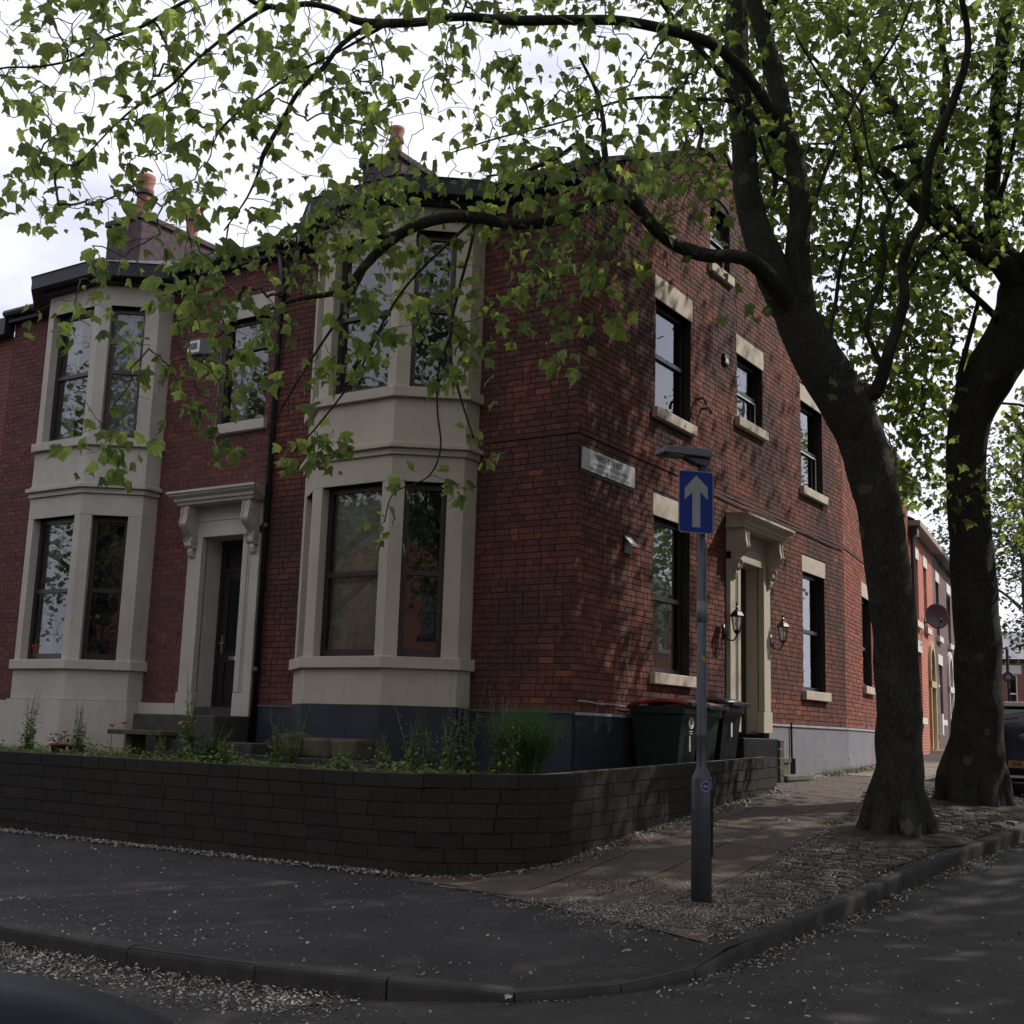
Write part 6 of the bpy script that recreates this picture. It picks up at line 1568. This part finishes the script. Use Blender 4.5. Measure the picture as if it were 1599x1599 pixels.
q = at(1612, 1100, 52); far_tree(q.x, q.y, 1.2, 15.5, 4.6, 1300, .30, 'leafy green tree beyond the parked car at the right edge', 'leaf_dark', base=.25)
far_tree(10.4, 31, .9, 15, 4.2, 700, .30, 'tall tree in pale leaf on the far pavement up the street')
inv_ = lambda p: (lambda q: q[2] > .2 and -60 < q[0] < 1660 and -60 < q[1] < 1660)(px_of(p))
for i_, (x_, y_, h_, r_) in enumerate(((-16.5, -15.5, 14, 6.5), (-26, -15.5, 14, 6.5), (12.6, -5.5, 14, 5.6), (11.6, 15, 12.5, 4.4), (11.6, 23, 12.5, 4.4), (11.5, -15.5, 14, 6))):
    far_tree(x_, y_, 0, h_, r_, 1250, .32, ('street tree left of the camera, nearest along the front street', 'street tree farther left along the front street', 'street tree on the opposite corner, out of frame', 'second street tree on the far pavement of the side street', 'third street tree on the far pavement of the side street', 'street tree behind the camera on the opposite corner')[i_], trunk=.28, group='street trees outside the frame', base=.3, hole=inv_)
far_tree(-9, -19.5, -.1, 15, 6.5, 1300, .32, 'street tree behind and left of the camera on the front street', trunk=.3, group='street trees behind the camera')
far_tree(1.5, -21, -.1, 14, 6.0, 1300, .32, 'street tree behind the camera on the front street', trunk=.3, group='street trees behind the camera')
far_tree(11.8, 7.5, .5, 13, 4.6, 1500, .34, 'street tree on the far pavement of the side street', trunk=.28, base=.4)
far_tree(10.6, 1.2, .3, 14, 5.6, 2300, .36, 'large unseen street tree added across the side street to shade the foreground', trunk=.3, base=.45, hole=inv_)  # added on the sun path so its crown shades the foreground
# ------------------------------------------------------------------ garden plants, stones and pots
def blade_mesh(paths, name, mat, parent, w=.012, kind='stuff'):
    V = []; F = []
    for P in paths:
        n = len(P); b0 = len(V)
        for i, p in enumerate(P):
            d = P[min(i+1, n-1)]-P[max(i-1, 0)]; s = np.array([d[1], -d[0], 0.0]); L = np.linalg.norm(s)
            s = s/L if L > 1e-5 else np.array([.8, .6, 0]); ww = w*(1-.85*i/(n-1))
            V += [p-s*ww/2, p+s*ww/2]
        F += [(b0+2*i, b0+2*i+1, b0+2*i+3, b0+2*i+2) for i in range(n-1)]
    return npmesh(name, np.array(V), np.array(F), mat, parent, kind)
def arc(base, az, L, lean, n=5, curl=1.0):
    P = []; h = 0; out = 0
    for i in range(n):
        t_ = i/(n-1); out = lean*L*t_**1.8; h = L*(t_-.35*curl*lean*t_*t_); P.append(np.array([base[0]+cos(az)*out, base[1]+sin(az)*out, base[2]+h]))
    return P
def weed(x, y, h, lbl, leafy=14, seed=0, spire=True, mat='weed', group='tall weeds in the front garden', size=.085, branches=4, w=1.0):
    r_ = random.Random(seed); h *= 1.42; leafy = int(leafy*2.8); size *= 1.25; branches += 3; z = garden_h(x, y)-.01; r = empty('weed', (x, y, z), lbl, 'plant', group)
    stems = MB(); pts_all = []; fl = []
    for k_ in range(branches):
        az = r_.uniform(0, 6.28); L = h*r_.uniform(.6, 1.0) if k_ else h; ln = r_.uniform(.02, .28)*w; P = []
        for i in range(9):
            t_ = i/8; P.append(Vector((cos(az)*ln*L*t_+.02*sin(t_*5+k_), sin(az)*ln*L*t_, L*t_)))
        stems.tube(P, [.006*(1-.75*i/8) for i in range(9)], 5)
        for j in range(leafy):
            t_ = r_.random()**1.3*.8; q = P[int(t_*8)]; pts_all.append((np.array(q)+np.array([r_.gauss(0, .035*w), r_.gauss(0, .035*w), r_.gauss(0, .02)]), size*r_.uniform(.5, 1.25)*(1.15-t_)))
        if spire:
            for j in range(16):
                t_ = .62+.38*j/16; q = P[int(t_*8)].lerp(P[min(8, int(t_*8)+1)], t_*8-int(t_*8)); fl.append((np.array(q)+np.array([r_.gauss(0, .014), r_.gauss(0, .014), 0]), .022))
    stems.build('stem', 'weed', r)
    leaves([p for p, s in pts_all], [s for p, s in pts_all], 'leaves', mat, r, (SV, SF), droop=.1, up=.8)
    r.children[-1]['kind'] = 'stuff'
    if fl: leaves([p for p, s in fl], [s for p, s in fl], 'seed_heads', 'weed', r, (SV, SF), droop=-.5)
    return r
def gpos(px, py, z=1.0):
    d = _F + _R*((px-799.5)/FPX) - _U*((py-799.5)/FPX); k_ = (z-CAM.z)/d.z; p = CAM+d*k_; return p
def gy(px, y):    # plan position on the line y=const seen at px, on the garden level
    d = _F + _R*((px-799.5)/FPX) - _U*((1180-799.5)/FPX); k_ = (y-CAM.y)/d.y; return (CAM+d*k_).x
wd = [(40, -2.1, .62, 'leafy climbing weed with dead flower stalks at the far left of the garden', 16), (120, -2.1, .50, 'short leafy weed in front of the white bay, left of the flower pots', 12),
      (640, -1.9, .60, 'tall seeding weed just right of the stone blocks', 12), (672, -1.7, .52, 'seeding weed in the middle of the clump under the cream bay', 12), (700, -1.8, .70, 'tallest seeding weed of the clump below the right end of the cream bay', 13), (728, -1.6, .72, 'broad leafed weed leaning right at the end of the clump', 12),
      (775, -1.5, .68, 'seeding weed immediately left of the feathery green bush', 12), (800, -1.7, .62, 'thin seeding weed in front of the feathery green bush', 9), (600, -1.8, .32, 'low seeding weed at the right end of the stone blocks', 10), (430, -1.9, .52, 'bright leafed weed left of the stone blocks', 12), (455, -1.7, .58, 'thin tall weed behind the stone blocks', 6),
      (530, -2.2, .30, 'low dark leaved weed in front of the stone blocks', 16), (350, -2.2, .30, 'low bushy weed in front of the doorstep', 18), (250, -2.2, .26, 'small weed by the low stone ledge', 10)]
for i, (px_, y_, h_, lb, lf) in enumerate(wd): weed(gy(px_, y_), y_, h_, lb, lf, i+3, spire=i not in (11, 12), branches=5, size=.09)
# rose by the front door
rs = weed(gy(292, -1.5), -1.5, .80, 'dark leaved rose bush standing in front of the white door surround', 22, 77, False, 'weed', None, .12, 4); rs.name = 'rose_bush'
rs2 = weed(gy(330, -1.9), -1.9, .42, 'dense dark bushy plant below the left hand doorstep', 40, 78, False, 'leaf_dark', None, .08, 8, 2.2); rs2.name = 'shrub'
# feathery bush
fx = gy(822, -1.35); fb = empty('feathery_bush', (fx, -1.35, garden_h(fx, -1.35)), 'rounded feathery bright green bush at the corner of the garden wall', 'bush')
paths = []
for i in range(1900):
    az = rng.uniform(0, 2*pi); L = rng.uniform(.42, .90); ln = rng.uniform(.1, .85); bx_, by_ = rng.gauss(0, .05), rng.gauss(0, .05)
    paths.append(arc((bx_, by_, 0), az, L, ln, 7, 1.1))
    m_ = paths[-1][rng.randint(3, 5)]; paths.append([m_, m_+nr.normal(0, .05, 3)+np.array([0, 0, .03]), m_+nr.normal(0, .06, 3)+np.array([cos(az)*.06, sin(az)*.06, .0])])
blade_mesh(paths, 'fronds', 'fern', fb, .007)
# grass and ground cover
gr = []
while len(gr) < 9000:
    x = rng.uniform(-9.5, .9); y = rng.uniform(-2.9, -.4)
    if rng.random() > .25+1.5*max(0, noise.noise(Vector((x*.9, y*1.6, 3)))+.15): continue
    if x > .1 and y < -2 and (x-.05)**2+(y+2)**2 > .8: continue
    gr.append(arc((x, y, garden_h(x, y)-.01), rng.uniform(0, 6.28), rng.uniform(.03, .12), rng.uniform(.1, .8), 4))
o = blade_mesh(gr, 'garden_grass', 'grass', None, .008); tag(o, 'patchy short grass covering the raised front garden', 'grass')
P, Z = [], []
for _ in range(5200):
    x = rng.uniform(-8.5, .6); y = rng.uniform(-2.85, -1.3)
    nz_ = noise.noise(Vector((x*1.1, y*2, 9)))
    if nz_ < -.12: continue
    P.append((x, y, garden_h(x, y)+rng.uniform(.01, .08+.35*max(0, nz_)))); Z.append(rng.uniform(.03, .09))
leaves(P, Z, 'ground_cover', 'weed', None, (SV, SF), droop=0, up=1.0); o = bpy.data.objects['ground_cover']; tag(o, 'low leafy ground cover along the inside of the garden wall', 'ground cover')
# stones on a slab
x0 = gy(447, -1.5); x1 = gy(568, -1.5)
def rock(name, cx_, cy_, z_, sx_2, sy_, sz_, lbl, seed, grp=None, mat='stone_mossy', round_=1.0):
    bm = bmesh.new(); bmesh.ops.create_cube(bm, size=1); bmesh.ops.subdivide_edges(bm, edges=bm.edges, cuts=4, use_grid_fill=True)
    for v in bm.verts:
        p = v.co.copy(); l = max(abs(p.x), abs(p.y), abs(p.z)); s_ = p.normalized()*.62; q = p.lerp(s_, .28*round_); n_ = noise.noise(Vector((q.x*3+seed, q.y*3, q.z*3)))
        q *= 1+.10*n_; v.co = Vector((q.x*sx_2, q.y*sy_, (q.z+.5)*sz_))
    me = bpy.data.meshes.new(name); bm.to_mesh(me); bm.free(); me.materials.append(M[mat]); me.polygons.foreach_set('use_smooth', [True]*len(me.polygons))
    o = link(name, me, None, (cx_, cy_, z_)); o.rotation_euler = (0, 0, rng.uniform(-.1, .1)); tag(o, lbl, 'stone', grp); return o
gz = 1.02
sl = rock('stone_slab', (x0+x1)/2-.05, -1.5, gz, (x1-x0)+.55, .42, .11, 'long flat stone slab lying in the garden under the three blocks', 4, None, 'stone_dark', .15)
wS = (x1-x0)
rock('stone_block', x0+.17, -1.5, gz+.10, .36, .30, .27, 'left stone block on the slab, rounded and split down the middle', 1, 'stone blocks on the slab', round_=1.3)
rock('stone_block', x0+.56, -1.5, gz+.10, .48, .28, .23, 'middle stone block on the slab, brownish with ragged joints', 2, 'stone blocks on the slab', 'stone_mossy', .5)
rock('stone_block', x0+.98, -1.5, gz+.10, .44, .30, .23, 'right stone block on the slab, squarer and greener', 3, 'stone blocks on the slab', 'stone_mossy', .35)
# ledge and low edging left of the door
b = MB(); xa, xb = gy(178, -1.2), gy(262, -1.2); b.box(xa, xb, -1.35, -.9, 1.30, 1.36); b.box(xa+.25, xa+.37, -1.25, -1.0, .95, 1.30); b.box(xb-.2, xb-.08, -1.25, -1.0, .95, 1.30)
tag(b.build('stone_bench', 'stone_mossy', None, bevel=.01), 'low slab bench of mossy stone between the white bay and the front door', 'bench')
b = MB(); b.box(gy(0, -2.3), gy(262, -2.3), -2.35, -2.27, .95, 1.05); tag(b.build('edging_board', 'stone_dark', None, bevel=.01), 'low dark edging running along the bed in front of the white bay', 'edging')
b = MB(); xa, xb = gy(268, -1.0), gy(405, -1.0); b.box(xa, xb, -1.15, -.75, .95, 1.25); tag(b.build('stone_step', 'stone_dark', None, bevel=.015), 'dark stone step in front of the left hand front door', 'step')
b = MB(); xa, xb = gy(395, -1.9), gy(610, -1.9); b.box(xa, xb, -1.95, -1.85, .98, 1.06); tag(b.build('stone_edging', 'stone_mossy', None, bevel=.015), 'mossy stone edging below the slab with the three blocks', 'edging')
def flowerpot(px_, y_, h_, lbl, redleaf=True):
    x_ = gy(px_, y_); r = empty('flower_pot', (x_, y_, garden_h(x_, y_)), lbl, 'flower pot', 'flower pots in the bed before the white bay')
    b = MB(); b.lathe((0, 0, 0), [(.075, 0), (.10, h_*.8), (.115, h_*.8), (.118, h_), (.10, h_), (.09, h_*.9)], 16); b.build('pot', 'pot', r, True)
    P = [(rng.gauss(0, .06), rng.gauss(0, .06), h_+rng.uniform(0, .14)) for _ in range(70)]
    leaves(P, [rng.uniform(.03, .07) for _ in P], 'leaves', 'red_leaf' if redleaf else 'weed', r, (SV, SF))
flowerpot(90, -1.9, .16, 'brown flower pot with reddish leaves and small orange flowers'); flowerpot(118, -1.95, .15, 'dark flower pot with a green plant beside the reddish one', False)
def poppy(px_, py_, y_, lbl):
    x_ = gy(px_, y_); z_ = garden_h(x_, y_); d = _F + _R*((px_-799.5)/FPX) - _U*((py_-799.5)/FPX); k_ = (y_-CAM.y)/d.y; top = (CAM+d*k_).z-z_
    r = empty('poppy', (x_, y_, z_), lbl, 'flower', 'orange flowers left of the front door')
    b = MB(); b.tube([(0, 0, 0), (.01, 0, top*.5), (0, 0, top)], .004, 5); b.build('stem', 'weed', r)
    b = MB(); c = (0, 0, top)
    for j in range(5):
        a = j*1.256; b.add([(0, 0, top-.01), (.035*cos(a-.6), .035*sin(a-.6), top+.015), (.05*cos(a), .05*sin(a), top+.03), (.035*cos(a+.6), .035*sin(a+.6), top+.015)], [(0, 1, 2, 3)])
    b.build('petals', 'petal', r); leaves([(rng.gauss(0, .05), rng.gauss(0, .05), rng.uniform(.02, top*.4)) for _ in range(22)], [.07]*22, 'leaves', 'weed', r, (SV, SF))
poppy(171, 1134, -1.9, 'leftmost orange flower on a thin stem in front of the white plinth'); poppy(190, 1130, -1.8, 'redder orange flower beside the stone bench'); poppy(289, 1130, -1.7, 'small orange flower in the bushy plants by the door'); poppy(98, 1144, -1.75, 'small orange flower above the reddish pot')
# house plant behind the left bay window
x_ = -9.0; hp_ = empty('window_plant', (x_, -.62, 2.36), 'potted plant on the sill inside the lower window of the white bay', 'house plant')
b = MB(); b.lathe((0, 0, 0), [(.07, 0), (.10, .17), (.11, .17), (.11, .2)], 14); b.build('pot', 'pot', hp_)
leaves([(rng.gauss(0, .05), rng.gauss(0, .03), .2+rng.uniform(0, .28)) for _ in range(60)], [.08]*60, 'leaves', 'leaf_dark', hp_, (SV, SF))
b = MB(); c_ = Vector((-7.62, -.42, 3.0)); frc = Fr(-8.03, -.84, .7, .56)
yq = [at(150, 944, k_) for k_ in (18.5,)]
b.prism([(.34+.032*cos(a), 2.98+.032*sin(a)) for a in np.linspace(0, 2*pi, 17)[:-1]], lambda q, e: frc.p(q[0], -.13-.035-.008*e, q[1])); b.build('window_sticker', 'yellow_mark', nb).name = 'window_sticker'

# ------------------------------------------------------------------ fallen fluff, seeds and bits
def flakes(pts, sizes, name, lbl, cat, mat='fluff'):
    n = len(pts); P = np.array(pts); s = np.array(sizes); a = nr.uniform(0, 2*pi, n); el = nr.uniform(.5, 1.3, n)
    tx, ty = nr.normal(0, .35, n), nr.normal(0, .35, n)
    base = np.array([(-.5, -.35), (.45, -.45), (.55, .3), (-.1, .55), (-.55, .2)])
    V = np.zeros((n, 5, 3))
    for k_ in range(5):
        x = base[k_, 0]*s*el; y = base[k_, 1]*s/el; X = x*np.cos(a)-y*np.sin(a); Y = x*np.sin(a)+y*np.cos(a)
        V[:, k_] = np.c_[P[:, 0]+X, P[:, 1]+Y, P[:, 2]+X*tx+Y*ty+nr.uniform(0, .25, n)*s]
    F = (np.arange(n)*5)[:, None, None]+np.array([[0, 1, 2], [0, 2, 3], [0, 3, 4]])[None]
    o = npmesh(name, V.reshape(-1, 3), F.reshape(-1, 3), mat, None, 'stuff'); tag(o, lbl, cat); return o
KPn = [Vector(p) for p in KP]
def near_kerb(x, y):
    best = 9
    for a, b_ in zip(KPn[2:-4], KPn[3:-3]):
        ab = b_-a; t_ = max(0, min(1, (Vector((x, y))-a).dot(ab)/ab.length_squared)); q = a+ab*t_; d = (Vector((x, y))-q); s_ = d.x*ab.y-d.y*ab.x
        if d.length < abs(best): best = d.length if s_ > 0 else -d.length
    return best      # >0 on the road side
pts, sz = [], []
# drift in the gutter, road side
for _ in range(150000):
    u = rng.random()
    i = int(u*(len(KR)-1)); p = KR[i].lerp(KR[i+1], rng.random()) if i+1 < len(KR) else KR[i]
    if p.x < -4.5 or p.y > 7: continue
    q = KR[min(i+1, len(KR)-1)]-KR[max(i-1, 0)]; q.normalize(); nrm = Vector((q.y, -q.x))
    left = p.y < -5.9 and p.x < 2.2
    dist = abs(rng.gauss(0, .30 if left else .11))+.01
    if left and dist > .75: continue
    dens = 1.0 if left else .16
    if rng.random() > dens*(.5+.9*max(0, .5+noise.noise(Vector((p.x*1.6, p.y*1.6, 2))))): continue
    x, y = p.x+nrm.x*dist, p.y+nrm.y*dist
    pts.append((x, y, rh2(x, y)+.004+(.04*math.exp(-(dist/.16)**2)*rng.random() if left else .006*rng.random()))); sz.append(rng.uniform(.006, .022))
flakes(pts, sz, 'gutter_fluff', 'thick pale drift of plane tree fluff on the road along the kerb', 'plant litter')
pts, sz = [], []
for _ in range(36000):    # scattered on the road
    x = rng.uniform(-3, 8.5); y = rng.uniform(-10.5, 3)
    if near_kerb(x, y) < .1: continue
    if rng.random() > .25+.9*max(0, noise.noise(Vector((x*.8, y*.8, 5)))+.2): continue
    pts.append((x, y, rh2(x, y)+.004)); sz.append(rng.choice([.004, .005, .006, .008, .010, .018]) * rng.uniform(.7, 1.2))
flakes(pts, sz, 'road_litter', 'scattered pale seed scraps on the dark road', 'plant litter')
pts, sz = [], []
def near_wall(x, y):
    if y < -2.0 and x < .05: return -3.1-y
    if y >= -2.0: return x-1.15
    return math.hypot(x-.05, y+2.0)-1.1
n_t = 0
for _ in range(290000):
    x = rng.uniform(-8, 4.3); y = rng.uniform(-6.45, 12)
    if (y > -6 and y < 7 and x > 2.8) or (y < -5.6): 
        if near_kerb(x, y) > -.02: continue
    w_ = near_wall(x, y) if y < 3.4 else x+.14*max(0, y-9.8)
    if w_ < .01: continue
    d_ = .045
    d_ += .85*math.exp(-(w_/.10)**2)*(.9 if y > -2.6 else .35)                      # along the foot of the wall
    if x > sett_left(y)-.25 and y > -4 and y < 7: d_ += .55*max(0, noise.noise(Vector((x*1.2, y*1.2, 1)))+.45)*(1.0 if y < .6 else .35)
    if y > south_y(max(x, .9)) and y < 7 and x < sett_left(y):
        fx_ = (x-.30) % .60; jx_ = int((x-.3)//.6); fl_ = min(fx_, .6-fx_)
        d_ += (.55*math.exp(-(fl_/.025)**2))*max(0, noise.noise(Vector((x*1.3, y*1.3, 21)))+.25)*(1 if y < 1.5 else .3)
    if abs(y-south_y(x)) < .06 and .6 < x < 3.4: d_ += .7
    rr = math.hypot(x-LP.x, y-LP.y)
    if y > south_y(max(x, .9))-.5: d_ += 1.3*math.exp(-((rr-.40)/.5)**2)*max(0, noise.noise(Vector((x*2.1, y*2.1, 31)))+.40)
    if y < -4.2 and x < 2.5: d_ += .22*sstep(-5.0, -6.3, y)*max(0, noise.noise(Vector((x*.9, y*1.4, 12)))+.5)
    if rng.random() > d_: continue
    on_sett = x > sett_left(y)-.05 and -4 < y < 7
    hz_ = .012 if on_sett else (.016 if (y > south_y(max(x, .9)) and y < 16) else .003)
    pts.append((x, y, gp(x, y)+hz_+.012*rng.random()*(2 if w_ < .12 else 1))); sz.append(rng.choice([.005, .006, .008, .010, .013, .018])*rng.uniform(.7, 1.2)*(1.5 if w_ < .15 and y > -1 else 1))
for _ in range(15000):      # crumbs along the foot of the wall
    s_ = rng.uniform(2, WL); p, d = wpt(s_); n_ = Vector((d.y, -d.x)); w_ = abs(rng.gauss(0, .07))+.012
    if p.y > 3.3 or rng.random() > (.25+.9*max(0, noise.noise(Vector((p.x*1.3, p.y*1.3, 44)))+.35)): continue
    w_ *= 1.0 if p.y < -1.5 else 1.6
    q = p+n_*w_; pts.append((q.x, q.y, gp(q.x, q.y)+.004+.02*rng.random())); sz.append(rng.uniform(.008, .028))
for _ in range(52000):     # drift round the lamp post and towards the kerb
    x = LP.x+.15+rng.gauss(0, .62); y = LP.y-.35+rng.gauss(0, .50)
    if near_kerb(x, y) > -.03 or y < south_y(x)-.55: continue
    nn_ = noise.noise(Vector((x*2.3, y*2.3, 31)))+.5*noise.noise(Vector((x*6, y*6, 3)))
    if rng.random() > .12+1.7*max(0, nn_+.10): continue
    pts.append((x, y, gp(x, y)+.018+.02*rng.random()*max(0, nn_+.3))); sz.append(rng.uniform(.004, .013))
for _ in range(20000):     # and in the setts nearest the corner
    y = rng.uniform(-3.6, 1.4); x = sett_left(y)-.15+abs(rng.gauss(0, .35))
    if near_kerb(x, y) > -.1 or rng.random() > .2+1.4*max(0, noise.noise(Vector((x*1.9, y*1.9, 8)))+.12): continue
    pts.append((x, y, gp(x, y)+.012+.02*rng.random())); sz.append(rng.uniform(.005, .015))
for _ in range(5000):
    y = rng.uniform(5.2, 16); x = .06-.135*max(0, y-9.86)+abs(rng.gauss(0, .16)); pts.append((x, y, gp(x, y)+.008+.03*rng.random())); sz.append(rng.uniform(.012, .04))
flakes(pts, sz, 'pavement_litter', 'pale fluff and husks gathered in the paving joints and along the foot of the wall', 'plant litter')
# a few big dry leaves
for i, (px_, py_, lb) in enumerate(((974, 1490, 'curled dry leaf lying alone on the asphalt in front of the lamp post'), (800, 1562, 'pale dry leaf on the road near the bottom edge'), (160, 1474, 'crumpled dry leaf standing in the gutter at the left kerb'), (1005, 1490, 'small dry leaf to the right of the curled one'))):
    p, _d = march(px_, py_, -.1 if py_ > 1550 or i == 2 else 0)
    me = bpy.data.meshes.new('dry_leaf'); me.from_pydata([tuple(a) for a in LV], [], [tuple(int(q) for q in a) for a in LF]); me.materials.append(M['fluff']); me.update()
    o = link('dry_leaf', me, None, (p.x, p.y, p.z+.02)); s_ = (.12, .09, .10, .05)[i]; o.scale = (s_, s_, s_*1.6); o.rotation_euler = (.2, -.15, i*1.7); tag(o, lb, 'leaf')
# grass tufts at the tree feet and along the side wall
tufts = []
for cx_, cy_, n_, sp in ((T1.x-.55, T1.y+.25, 500, .22), (T1.x+.2, T1.y-.5, 120, .3), (T2.x-.3, T2.y-.8, 200, .4)):
    for _ in range(n_):
        x, y = cx_+rng.gauss(0, sp), cy_+rng.gauss(0, sp*.6); tufts.append(arc((x, y, gp(x, y)), rng.uniform(0, 6.28), rng.uniform(.02, .07), rng.uniform(.2, .8), 4))
for _ in range(500):
    y = rng.uniform(8.2, 10.5); x = .08+abs(rng.gauss(0, .12)); tufts.append(arc((x, y, gp(x, y)), rng.uniform(0, 6.28), rng.uniform(.04, .16), rng.uniform(.2, .8), 4))
for _ in range(500):
    y = rng.uniform(-2.2, 3.3); x = 1.18+abs(rng.gauss(0, .04)); tufts.append(arc((x, y, gp(x, y)), rng.uniform(0, 6.28), rng.uniform(.02, .06), rng.uniform(.3, .8), 4))
o = blade_mesh(tufts, 'pavement_grass', 'grass', None, .007); tag(o, 'small grass tufts round the tree trunks and at the foot of the walls', 'grass')
# soil pits of the trees
for T_, r_, lb in ((T1, .72, 1), (T2, .95, 2)):
    b = MB(); vs = [(T_.x, T_.y, gh(T_.x, T_.y)+.05)]; N = 26
    for rr, dz in ((.5, .045), (.85, .03), (1.0, .004)):
        for j in range(N):
            a = 2*pi*j/N; q = r_*rr*(1+.12*noise.noise(Vector((cos(a)*2+lb*3, sin(a)*2, 0)))); x, y = T_.x+cos(a)*q, T_.y+sin(a)*q; vs.append((x, y, gp(x, y)+dz+.012))
    b.add(vs, [(0, 1+j, 1+(j+1) % N) for j in range(N)]+[(1+i*N+j, 1+(i+1)*N+j, 1+(i+1)*N+(j+1) % N, 1+i*N+(j+1) % N) for i in range(2) for j in range(N)])
    tag(b.build('tree_pit_soil', 'soil', None, True), kind='structure')
